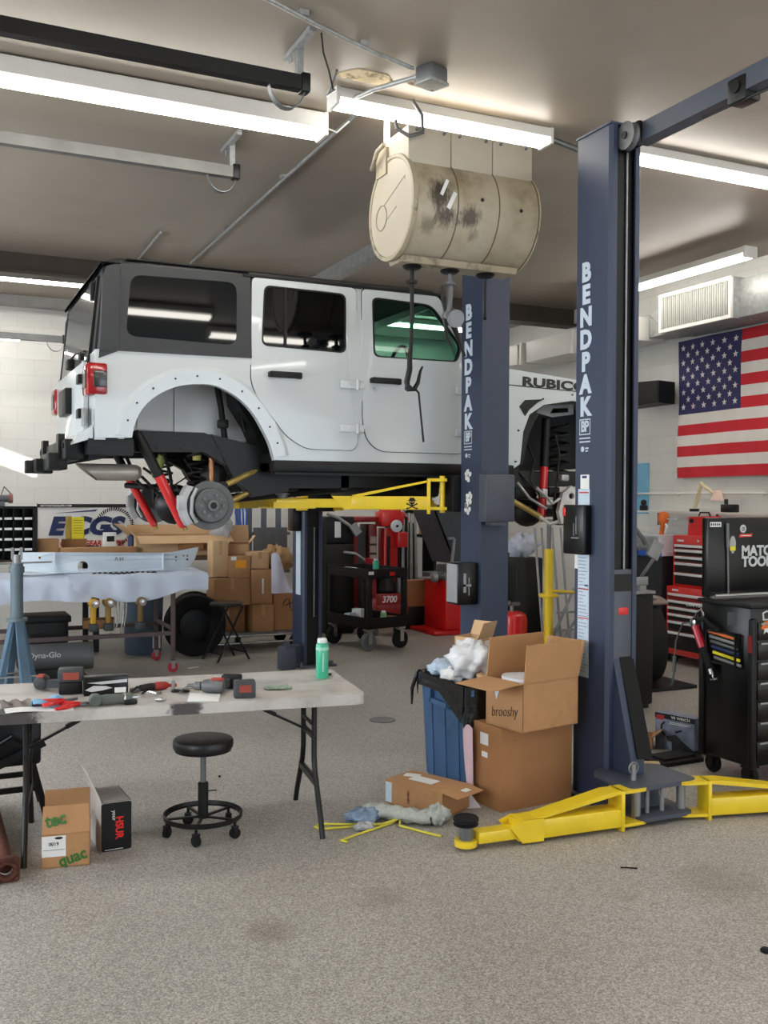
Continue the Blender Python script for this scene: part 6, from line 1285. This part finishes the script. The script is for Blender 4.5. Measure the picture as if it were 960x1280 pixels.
b = MB(); b.box((.15,-.1,.62),(.12,.1,.2),bev=.02); build('pressure_box', b, STEELM, t)
t = thing('steel_bar', 'grey steel bar leaning on the back wall right of the red tire machine', 'bar', (5.9,11.9,0), 0, 'bars leaning behind the cart')
b = MB(); b.tube([(-.12,-.1,0),(.12,.3,1.7)], .022, n=8); build('bar', b, STEEL, t)
for dx, sc, lab in ((.07,1.0,'second grey bar of the leaning bundle behind the cart'),(.16,1.0,'third grey bar of the leaning bundle behind the cart'),(.25,1.0,'rightmost grey bar of the leaning bundle behind the cart')): dup(t, (5.9+dx,11.9+dx*.3,0), R(4*dx*10), lab)
b = MB(); b.bx(6.0,6.35,12.45,12.85,0,1.35,bev=.05); b.bx(6.05,6.3,12.42,12.45,.2,1.2); single('cabinet', 'black cabinet behind the leaning steel bars', 'cabinet', b, BLK)
t = thing('wheel_balancer', 'red wheel balancer with a grey hood behind the middle lift post', 'machine', (5.98,11.0,0))
b = MB(); b.bx(-.12,.26,-.28,.3,.05,.68,bev=.02); b.bx(-.30,.32,-.34,.36,0,.05,bev=.01); build('body', b, RED, t)
b = MB(); b.cyl((-.42,-.1,.70),(-.1,-.1,.70),.018,n=14); b.lathe([(.02,-.32),(.06,-.30),(.07,-.24),(.03,-.22),(.03,-.18),(.075,-.17),(.075,-.14),(.02,-.13)], (.08,-.1,.70), 'X', 22); build('shaft_and_cones', b, STEEL, t)
b = MB(); b.bx(-.14,.28,-.3,.32,.68,.75,bev=.01); b.box((.1,0,.8),(.2,.4,.1),bev=.02); build('weight_tray', b, STEELM, t)
b = MB(); b.prism([(-.32,1.6),(.25,1.7),(.28,.9),(.0,.88)], 'XZ', -.30, -.27); b.prism([(-.32,1.6),(-.30,1.6),(.02,.88),(.0,.88)], 'XZ', -.30, .3); build('hood', b, GREYD, t)
b = MB(); b.box((-.05,-.32,.95),(.03,.03,.5),ry=R(6)); b.box((-.07,-.32,1.2),(.08,.03,.03)); build('hood_arm', b, STEEL, t)
carton('carton', 'brown carton on the floor between the cart and the red wheel balancer', (5.78,11.455,.29), R(3), .28, .14, .34, CARD)
b = MB(); b.bx(5.6,5.96,11.38,11.53,0,.29,bev=.02); single('crate', 'dark crate under the brown carton by the wheel balancer', 'crate', b, BLK)
carton('carton', 'pale carton on shelf behind the grey balancer hood', (6.45,12.22,1.19), 0, .3, .2, .22, CARDL); b = MB(); b.bx(6.25,6.9,12.05,12.4,1.15,1.19); b.bx(6.40,6.44,12.05,12.4,0,1.15); b.bx(6.86,6.9,12.05,12.4,0,1.15); single('shelf', 'small dark shelf behind the wheel balancer', 'shelf', b, BLKM)
# between the posts
t = thing('support_stand', 'tall yellow support stand between the two nearer lift posts', 'stand', (5.17,7.5,0))
b = MB(); b.cyl((0,0,.12),(0,0,1.24),.042,n=20); b.lathe([(.04,.80),(.085,.80),(.09,.815),(.085,.83),(.04,.83)],n=20); build('tube', b, YEL, t)
b = MB(); b.cyl((0,0,1.24),(0,0,1.5),.02,n=12); b.box((0,0,1.5),(.1,.06,.02)); build('screw', b, STEELM, t)
b = MB()
for a in (80,200,320): b.tube([(0,0,.3),(.3*math.cos(R(a)),.3*math.sin(R(a)),.02)], .025); b.box((.3*math.cos(R(a)),.3*math.sin(R(a)),.015),(.08,.08,.03))
b.cyl((0,-.03,.86),(.35,-.05,.83),.012,n=8); build('legs', b, YEL, t)
t = thing('air_tank', 'red portable air tank on the floor right of the middle lift post', 'air tank', (4.88,7.66,0))
b = MB(); b.lathe([(.02,.02),(.13,.03),(.142,.06),(.142,.58),(.13,.635),(.09,.66),(.02,.665)], n=32); build('tank', b, RED, t)
b = MB(); b.cyl((0,0,.66),(0,0,.72),.02,n=12); b.box((.03,0,.73),(.1,.03,.03)); b.sphere((-.03,0,.74),.025,10); build('valve', b, STEELM, t)
b = MB(); b.lathe([(.10,0),(.12,0),(.12,.04),(.10,.04)], n=24); build('foot_ring', b, BLK, t)
t = thing('engine_block', 'dark engine parts on a stand, seen beneath the front of the raised car', 'engine', (5.25,8.6,0))
b = MB(); b.box((0,0,.85),(.5,.5,.45),bev=.04); b.box((-.1,-.1,1.15),(.3,.3,.2),bev=.03); b.cyl((-.2,-.28,.8),(-.2,-.2,.8),.14,n=20); b.cyl((.15,-.28,.95),(.15,-.2,.95),.09,n=18); b.box((.0,-.1,.35),(.5,.3,.5),bev=.03); build('block', b, DRK, t)
b = MB(); b.tube([(-.3,-.3,1.1),(-.1,-.36,1.0),(.1,-.33,.8),(.25,-.3,.6)], .02); b.tube([(-.25,-.3,.6),(.0,-.36,.7),(.2,-.3,1.05)], .016); build('hoses', b, BLK, t)
b = MB(); b.cyl((-.2,-.29,.8),(-.2,-.28,.8),.06,n=16); b.box((-.05,-.27,.62),(.12,.04,.1),bev=.01); b.tube([(-.1,-.32,.4),(-.1,-.32,1.3)],.014); build('bright_fittings', b, ALU, t)
b = MB(); b.bx(-.3,-.24,-.3,.3,.0,.12); b.bx(.24,.3,-.3,.3,0,.12); b.bx(-.3,.3,-.05,.05,.04,.1); build('stand', b, BLKM, t)
crumple((5.27,8.1,1.24), .13, (1.2,.8,.8), 51, pm('white_blue_rag',(196,202,218),.8,var=.12,scale=12), 'shop_rag', 'white and blue rags heaped beneath the car front, right of the middle post', 'rag')
b = MB(); b.bx(5.12,5.42,7.95,8.22,0,1.13,bev=.02); single('cabinet', 'low dark cabinet under the white and blue rags', 'cabinet', b, BLKM)
t = thing('ladder_stand', 'silver rods and step ladder left of the nearest lift post', 'ladder', (5.42,7.75,0), R(0))
for x in (-.10,-.02,.10,.2): b = MB(); b.tube([(x,0,.02),(x-.06,.12,1.42)], .012, n=8); build('rod', b, STEEL, t)
b = MB(); b.tube([(-.12,-.1,.35),(.14,-.1,.85)], .014); b.tube([(-.02,-.1,.3),(.16,-.1,.55)], .014)
for z in (.45,.62,.8): b.bx(-.05,.16,-.11,-.09,z,z+.02)
build('rungs', b, STEEL, t)
b = MB(); b.sphere((5.30,7.3,1.30),.055,12,(1,1,.8)); b.lathe([(.03,1.27),(.075,1.27),(.07,1.285),(.03,1.29)],(5.30,7.3,0),n=18); single('hard_hat', 'small orange and yellow cap hanging beside the nearest post', 'cap', b, pm('orange_yellow_cap',(232,150,50),.5,var=.15,scale=20))
# ------------------------------------------------------------------ right side: machine behind the nearest post
t = thing('shop_machine', 'black upright machine cabinet right behind the nearest lift post', 'machine', (5.16,6.42,0))
b = MB(); b.bx(-.25,.21,-.12,.3,.03,.93,bev=.02); b.bx(-.2,.18,-.10,.28,0,.03); build('cabinet', b, BLK, t)
b = MB(); b.bx(-.26,.22,-.13,.31,.93,.955,bev=.005); b.bx(.02,.16,-.11,-.09,1.0,1.07,bev=.006); b.bx(.08,.14,-.11,-.05,.95,1.0); build('grey_top', b, STEEL, t)
b = MB(); b.bx(-.1,.15,.0,.2,1.06,1.30,bev=.015); b.bx(-.06,.1,.05,.15,.95,1.06); build('monitor', b, BLK, t)
b = MB(); b.bx(-.08,.115,-.006,.0,1.1,1.26); build('white_screen', b, PAPER, t)
b = MB(); b.tube([(.02,.0,1.48),(.1,-.02,1.45),(.17,-.02,1.38),(.2,-.02,1.33)], .02); build('hose', b, STEELM, t)
b = MB(); b.box((.30,-.02,1.28),(.12,.03,.15),ry=R(28),bev=.006); b.tube([(.24,-.02,1.33),(.2,-.02,1.36)],.012); b.tube([(.3,.0,1.2),(.26,.1,1.05),(.35,.15,.9),(.5,.2,.85)],.014); build('hand_controller', b, STEEL, t)
tire('tire', 'dark tire with bright hub standing beside the red tool chest', (5.98,7.15,.03), .36, .2, rzz=R(70))
b = MB(); aa = [R(62)+R(50)*i/10 for i in range(11)]
b.ring([[(5.86+.0, 7.15-.40*math.cos(a)*.9+.0, .39+.42*math.sin(a)),(6.12, 7.15-.40*math.cos(a)*.9, .39+.42*math.sin(a)),(6.12, 7.15-.38*math.cos(a)*.9, .39+.40*math.sin(a)),(5.86, 7.15-.38*math.cos(a)*.9, .39+.40*math.sin(a))] for a in aa]); single('fender', 'grey and orange fender over the tire beside the red tool chest', 'fender', b, pm('grey_orange_fender',(120,112,106),.5,var=.1,dirt=(196,104,60),dirt_amt=.8,dscale=4,thr=.58))
b = MB(); b.bx(5.7,6.3,6.8,7.5,.0,.03,bev=.005); single('floor_mat', 'dark mat under the tire beside the red tool chest', 'mat', b, BLK)
# workbench on the right wall
t = thing('wall_bench', 'low wall bench with a blue front edge behind the red tool chest', 'bench', (7.2,9.0,0))
b = MB(); b.bx(-.2,.27,-.9,.3,1.10,1.14); build('benchtop', b, PLASTW, t)
b = MB(); b.bx(-.22,-.2,-.9,.3,1.09,1.15); build('blue_edge', b, BLUEP, t)
b = MB(); b.bx(-.15,.27,-.85,.28,.0,1.10); build('cabinet', b, pm('dark_slate_cabinet',(40,44,52),.5), t)
b = MB(); b.bx(-.2,.27,-.85,.28,1.30,1.32); b.bx(-.2,.27,-.86,-.84,1.14,1.32); b.bx(-.2,.27,.27,.29,1.14,1.32); build('upper_shelf', b, PLASTW, t)
t = thing('wall_shelf', 'thin white shelf board on the right wall under the flag', 'shelf', (7.36,7.9,1.55))
b = MB(); b.bx(-.12,.12,-1.2,.95,0,.02); build('board', b, W_PNT, t)
for y in (-1.0,-.1,.8): b = MB(); b.prism([(.12,0),(-.1,0),(.12,-.14)], 'XZ', y-.008, y+.008) if 0 else b.bx(.10,.12,y-.01,y+.01,-.14,0); build('bracket', b, STEELM, t)
t = thing('desk_lamp', 'tan jointed desk lamp with pinkish shade clamped to the wall shelf', 'lamp', (7.3,7.95,1.57))
b = MB(); b.cyl((0,0,0),(0,0,.03),.05,n=16); build('base', b, BLKM, t)
b = MB(); b.tube([(0,0,.02),(0,-.10,.29)], .02); build('lower_arm', b, pm('tan_lamp_arm',(222,206,168),.5), t); b = MB(); b.tube([(0,-.10,.29),(0,-.27,.19)], .018); b.sphere((0,-.1,.29),.025,10); build('upper_arm', b, pm('tan_lamp_arm_upper',(222,206,168),.5), t)
b = MB(); b.lathe([(.02,.09),(.035,.08),(.07,-.01),(.072,-.012),(.03,.07),(.02,.075)], (0,-.33,.13), 'Z', 20); build('shade', b, pm('pale_pink_shade',(238,206,190),.5), t)
b = MB(); b.box((7.3,7.45,1.61),(.1,.16,.08),bev=.01); b.cyl((7.3,7.5,1.65),(7.3,7.5,1.70),.02,n=10); single('small_vise', 'small dark vise at the right end of the wall shelf', 'vise', b, BLKM)
b = MB(); b.box((7.3,8.75,1.60),(.08,.05,.06),bev=.01); b.sphere((7.3,8.75,1.66),.035,10); single('camera_mount', 'small black camera mount at the left end of the wall shelf', 'camera', b, BLK)
t = thing('spray_gun', 'orange spray gun standing on the shelf left of the red tool chest', 'spray gun', (7.15,8.25,1.32))
b = MB(); b.lathe([(.02,.08),(.05,.12),(.065,.18),(.05,.23),(.02,.245)], (0,.0,0), 'Z', 20, 1, .9); b.box((0,.02,.06),(.04,.04,.13),rx=R(8),bev=.01); build('body', b, ORNG, t)
b = MB(); b.tube([(0,-.03,.02),(0,-.06,.08),(0,-.02,.14)], .014); b.cyl((0,-.04,.17),(0,-.2,.17),.006,n=8); build('white_handle', b, PLASTW, t)
# red tool chest
def drawers(root, x, y0, y1, zs, body):
    for k, (z0, z1) in enumerate(zs):
        b = MB(); b.bx(x-.006,x+.01,y0+.035,y1-.035,z0,z1,bev=.002); d = build('drawer', b, body, root, w=True)
        b = MB(); b.bx(x-.022,x-.006,y0+.037,y1-.037,z1-.03,z1-.004,bev=.004); build('pull_rail', b, pm('white_pull_rail',(226,226,226),.35) if k == 0 else bpy.data.materials['white_pull_rail'], d, w=True)
RT = thing('tool_cabinet', 'red rolling tool cabinet with black drawers against the right wall', 'tool cabinet', (7.22,7.6,0))
b = MB(); b.bx(-.22,.22,-.47,.42,.10,.80,bev=.006); build('body', b, RED, RT)
drawers(RT, 7.0, 7.13, 8.02, [(.60,.665),(.53,.595),(.455,.525),(.345,.45),(.16,.34)], BLK)
drawers(RT, 7.0, 7.13, 8.02, [(.67,.735)], REDD)
b = MB(); b.text('CRAFTSMAN', face((6.978,7.55,.638),(0,-1,0),(0,0,1)), .05, .002, wx=1.1, bold=.01); b.bx(6.992,6.996,7.35,7.42,.76,.79); b.bx(6.995,6.999,7.84,7.93,.755,.775); build('lettering', b, PAPER, RT, w=True)
for y in (-.4,.35):
    for x in (-.17,.17):
        b = MB(); b.lathe([(.01,-.015),(.042,-.015),(.045,0),(.042,.015),(.01,.015)], (x,y,.045), 'X', 18); b.box((x,y,.09),(.05,.05,.02)); build('caster', b, BLKM, RT)
TC = thing('tool_chest', 'red top chest with five black drawers standing on the red tool cabinet', 'tool chest', (7.24,7.57,.80))
b = MB(); b.bx(-.22,.2,-.42,.38,0,.53,bev=.006); build('body', b, RED, TC)
drawers(TC, 7.02, 7.15, 7.95, [(1.195,1.24),(1.125,1.19),(1.06,1.12),(.955,1.055),(.83,.95)], BLK)
b = MB(); b.bx(7.012,7.018,7.79,7.88,1.265,1.285); b.bx(7.012,7.018,7.25,7.36,1.265,1.29); b.cyl((7.01,7.58,1.28),(7.018,7.58,1.28),.01,n=10); build('badges', b, SILV, TC, w=True)
t = thing('toolbox', 'small red portable toolbox on top of the red top chest', 'toolbox', (7.15,7.64,1.33))
b = MB(); b.prism([(-.15,0),(.13,0),(.12,.19),(-.13,.20)], 'YZ', -.1, .1); build('body', b, RED, t)
b = MB(); b.bx(-.105,-.10,.05,.10,.13,.17); b.tube([(-.0,-.08,.2),(0,-.06,.235),(0,.06,.235),(0,.08,.2)], .008); b.bx(-.06,.06,-.165,-.14,.04,.18,bev=.01); build('handle', b, BLK, t)
# black tool cart
t = thing('tool_cart', 'black rolling tool cart with raised lid, stickers and drawers at the right edge', 'tool cart', (4.86,4.52,0))
b = MB(); b.bx(-.46,.46,-.21,.20,.12,1.06,bev=.008); build('body', b, BLKG, t)
b = MB(); b.bx(-.475,-.43,-.235,-.195,.11,1.0,bev=.014); b.bx(-.475,-.43,.17,.21,.11,1.0,bev=.014); build('corner_bumper', b, BLK, t)
for k in range(7):
    z = .16+k*.118
    b = MB(); b.bx(-.415,.44,-.222,-.21,z,z+.108,bev=.003); d = build('drawer', b, BLKG, t)
    b = MB(); b.bx(-.40,.42,-.23,-.222,z+.093,z+.105,bev=.002); build('drawer_pull', b, STEEL, d)
b = MB(); b.bx(-.48,.48,-.225,.215,1.06,1.085,bev=.004); build('top_rim', b, BLK, t)
b = MB(); b.cyl((-.42,.13,1.10),(.46,.13,1.10),.012,n=10); b.bx(-.44,.46,.12,.15,1.083,1.10); build('silver_rail', b, CHROME, t)
LY = .15                                                         # the lid stands up along the back of the cart
b = MB(); b.bx(-.46,.46,LY,.205,1.09,1.585,bev=.008); lid = build('raised_lid', b, BLKG, t)
F_ = lambda x, z: face((x,LY-.001,z),(1,0,0),(0,0,1))
b = MB(); b.text('MATCO', F_(-.185,1.372), .088, .002, wx=1.06, bold=.04, spc=.97, align='LEFT'); b.text('TOOLS', F_(-.180,1.303), .088, .002, wx=1.06, bold=.04, spc=.97, align='LEFT'); build('lettering', b, SILV, lid)
b = MB(); b.cyl((-.30,LY-.012,1.11),(-.31,LY-.012,1.40),.006,n=8); b.cyl((-.31,LY-.012,1.40),(-.315,LY-.012,1.55),.011,n=8); build('gas_strut', b, STEELM, lid)
b = MB(); b.prism([(-.258+.026*math.cos(a)*(1 if math.sin(a)>-.2 else .75), 1.415+.056*math.sin(a)) for a in [i*2*PI/18 for i in range(18)]], 'XZ', LY-.0025, LY); fs = build('foot_sticker', b, pm('grey_sticker',(170,172,168),.5), lid)
b = MB(); b.bx(-.282,-.236,LY-.0035,LY-.0025,1.378,1.405); build('yellow_band', b, YELL, fs)
b = MB(); b.prism(circ(-.172,1.515,.026,18), 'XZ', LY-.002, LY, holes=[circ(-.170,1.513,.013,12)]); b.prism(circ(-.17,1.513,.007,8), 'XZ', LY-.002, LY); build('round_sticker', b, SILV, lid)
b = MB(); b.prism([(-.21,1.460),(-.10,1.463),(-.09,1.484),(-.20,1.482)], 'XZ', LY-.002, LY); rs = build('red_sticker', b, REDP, lid)
b = MB(); b.bx(-.195,-.105,LY-.003,LY-.002,1.469,1.474); build('sticker_script', b, PAPER, rs)
b = MB(); b.bx(-.445,-.355,LY-.002,LY,1.528,1.558); build('white_label', b, PAPER, lid)
b = MB()
for k in range(5): b.bx(-.44+k*.0165,-.43+k*.0165,LY-.003,LY-.002,1.536,1.550)
build('label_print', b, NAVY, lid)
rk = MB(); rk.bx(-.50,-.46,-.13,.12,.70,.712); rk.bx(-.505,-.495,-.13,-.12,.70,.90); rk.bx(-.505,-.495,.11,.12,.70,.90); rk.bx(-.505,-.495,-.13,.12,.89,.90); rk.bx(-.47,-.46,-.13,.12,.7,.9); tr = build('side_rack', rk, BLKM, t)
for k, (z, m_) in enumerate(((.88,ORNG),(.85,STEEL),(.82,STEELM),(.79,NAVY),(.755,YELL),(.725,STEEL))):
    b = MB(); b.box((-.487,.0-.01*k,z),(.014,.22,.018),rx=R(6),bev=.004); build('rack_tool', b, m_, tr)
b = MB(); b.bx(-.4612,-.46,-.09,-.02,.94,1.02); build('grey_logo_plate', b, pm('grey_outline_plate',(70,72,74),.5), t)
b = MB(); b.prism([(-.37,.985),(-.31,.985),(-.305,1.03),(-.34,1.045),(-.375,1.03)], 'XZ', -.2125, -.21, holes=[[(-.36,.993),(-.32,.993),(-.315,1.025),(-.34,1.035),(-.365,1.025)]]); build('shield_sticker', b, SILV, t)
st_ = []
for i in range(10):
    a = PI/2+i*PI/5; rr = .034 if i % 2 == 0 else .015; st_.append((-.355+rr*math.cos(a), .935+rr*math.sin(a)))
b = MB(); b.prism(st_, 'XZ', -.2245, -.222); build('star_sticker', b, PAPER, t); b = MB(); b.prism(rpoly([(-.40,.935),(-.34,.94),(-.31,.96),(-.33,.985),(-.38,.98)], .01), 'XZ', -.226, -.2247); build('orange_sticker', b, ORNG, t)
b = MB(); b.bx(-.478,-.476,-.232,-.20,.80,.90); build('red_reflector', b, REDD, t)
for x, y in ((-.40,-.15),(.4,-.15),(-.40,.15),(.4,.15)):
    b = MB(); b.box((x,y,.11),(.08,.07,.02)); b.box((x-.025,y,.075),(.005,.05,.07)); b.box((x+.025,y,.075),(.005,.05,.07)); c = build('caster_fork', b, BLKM, t)
    b = MB(); b.lathe([(.01,-.018),(.052,-.018),(.058,-.01),(.058,.01),(.052,.018),(.01,.018)], (x,y+.0,.058), 'X', 22); build('caster_wheel', b, RUB, c)
t = thing('work_light', 'red and black handheld work light hanging on the side of the black tool cart', 'work light', (4.365,4.66,.60))
a0, a1 = Vector((0,.09,.33)), Vector((0,-.075,.03)); d_ = (a1-a0)
b = MB(); b.cyl(a0+d_*.08, a0+d_*.5, .024, .027, n=18); build('red_body', b, pm('crimson_tool',(190,24,56),.3,coat=.3), t)
b = MB(); b.cyl(a0+d_*.5, a0+d_*.9, .03, .026, n=18); build('black_grip', b, RUB, t)
b = MB(); b.cyl(a0+d_*.9, a0+d_*1.0, .02, n=14); b.tube([a0+d_*1.0, a0+d_*1.1]+[a0+d_*1.1+Vector((0,.03,-.005))], .007); b.tube([a0+d_*1.1, a0+d_*1.1+Vector((0,-.03,.012))], .007); b.box(a0+d_*.02,(.03,.05,.05),bev=.008); b.tube([a0, a0+Vector((0,-.03,.06)), a0+Vector((0,-.07,.09)), a0+Vector((0,-.09,.05))], .009); build('steel_hook', b, CHROME, t)
b = MB(); b.tube([a0+Vector((0,.01,0)), a0+Vector((0,.10,-.02)), a0+Vector((0,.16,-.14)), a0+Vector((0,.17,-.24))], .005); b.cyl(a0+Vector((0,.17,-.24)),a0+Vector((0,.175,-.34)),.012,n=10); b.tube([a0+Vector((0,.175,-.34)),a0+Vector((0,.185,-.40)),a0+Vector((0,.20,-.43))],.007); build('cord', b, STEELM, t)
b = MB(); b.tube([a0+Vector((0,.0,.02)), a0+Vector((-.02,-.12,.03)), a0+Vector((0,-.22,-.03))], .012); build('air_hose', b, RUB, t)
# boxes on the floor by the cart
t = thing('picture_box', 'product box with grey-blue tool picture on the floor behind the yellow arm', 'box', (4.64,5.18,0), R(-73))
b = MB(); b.bx(-.15,.15,-.055,.055,0,.24,bev=.003); build('carton', b, pm('grey_blue_print',(128,138,162),.45,var=.35,scale=14), t)
for nm, m_, Q in (('black_band', BLK, [(-.15,.205),(.15,.205),(.15,.239),(-.15,.239)]), ('black_band_lower', BLK, [(-.02,.0),(.15,.0),(.15,.02),(.04,.085),(-.02,.09)])):
    b = MB(); b.prism(Q, 'XZ', -.0565, -.055); build(nm, b, m_, t)
b = MB(); b.text('VR WINCH', face((.045,-.0575,.221),(1,0,0),(0,0,1)), .026, .001, wx=1.1, bold=.03); b.bx(-.04,.12,-.057,-.055,.186,.190); b.bx(-.04,.10,-.057,-.055,.176,.180); build('white_lettering', b, PAPER, t)
b = MB(); b.prism([(-.145,.195),(-.085,.195),(-.078,.226),(-.138,.226)], 'XZ', -.0578, -.0566); build('red_logo', b, REDP, t)
b = MB(); b.tube([(-.075,-.056,.185),(-.10,-.056,.16),(-.10,-.056,.12),(-.07,-.056,.095)], .007, n=8); b.prism([(-.06,.09),(.01,.11),(.05,.08),(.03,.05),(-.05,.06)], 'XZ', -.057, -.055); b.prism([(.0,.13),(.05,.15),(.06,.14),(.01,.12)], 'XZ', -.057, -.055); build('printed_tool', b, INK, t)
b = MB(); b.box((4.80,5.08,.09),(.14,.12,.18),bev=.03); b.cyl((4.72,5.04,.12),(4.70,5.03,.12),.045,n=16); single('winch_parts', 'dark machine part on the floor between the picture box and the black cart', 'machine part', b, BLKM)
carton('open_carton', 'low brown carton on the floor behind the nearest post base', (4.42,5.40,0), R(-42), .28, .16, .085, CARD, flaps=(('+x',.08,40),))
b = MB(); b.box((4.08,4.95,.0175),(.30,.06,.035),rz=R(-32)); single('wood_strip', 'flat tan wood strip on the floor behind the right yellow arm', 'wood', b, WOODC)
b = MB(); b.prism(rpoly([(-.30,-.15),(.22,-.17),(.30,.0),(.2,.15),(-.26,.16)], .03), 'XY', .0, .025); b.bx(-.2,.18,-.1,.1,.025,.04)
b.prism(rpoly([(.2,-.03),(.34,-.02),(.34,.02),(.2,.03)], .01), 'XY', .005, .03)
o_ = single('rubber_tray', 'black rubber tray lying on the floor before the picture box', 'tray', b, RUB); o_.location = (4.43,4.98,0); o_.rotation_euler = (0,0,R(4)); o_.scale = (.72,.72,1); FR[o_.name] = Matrix.Translation(o_.location)
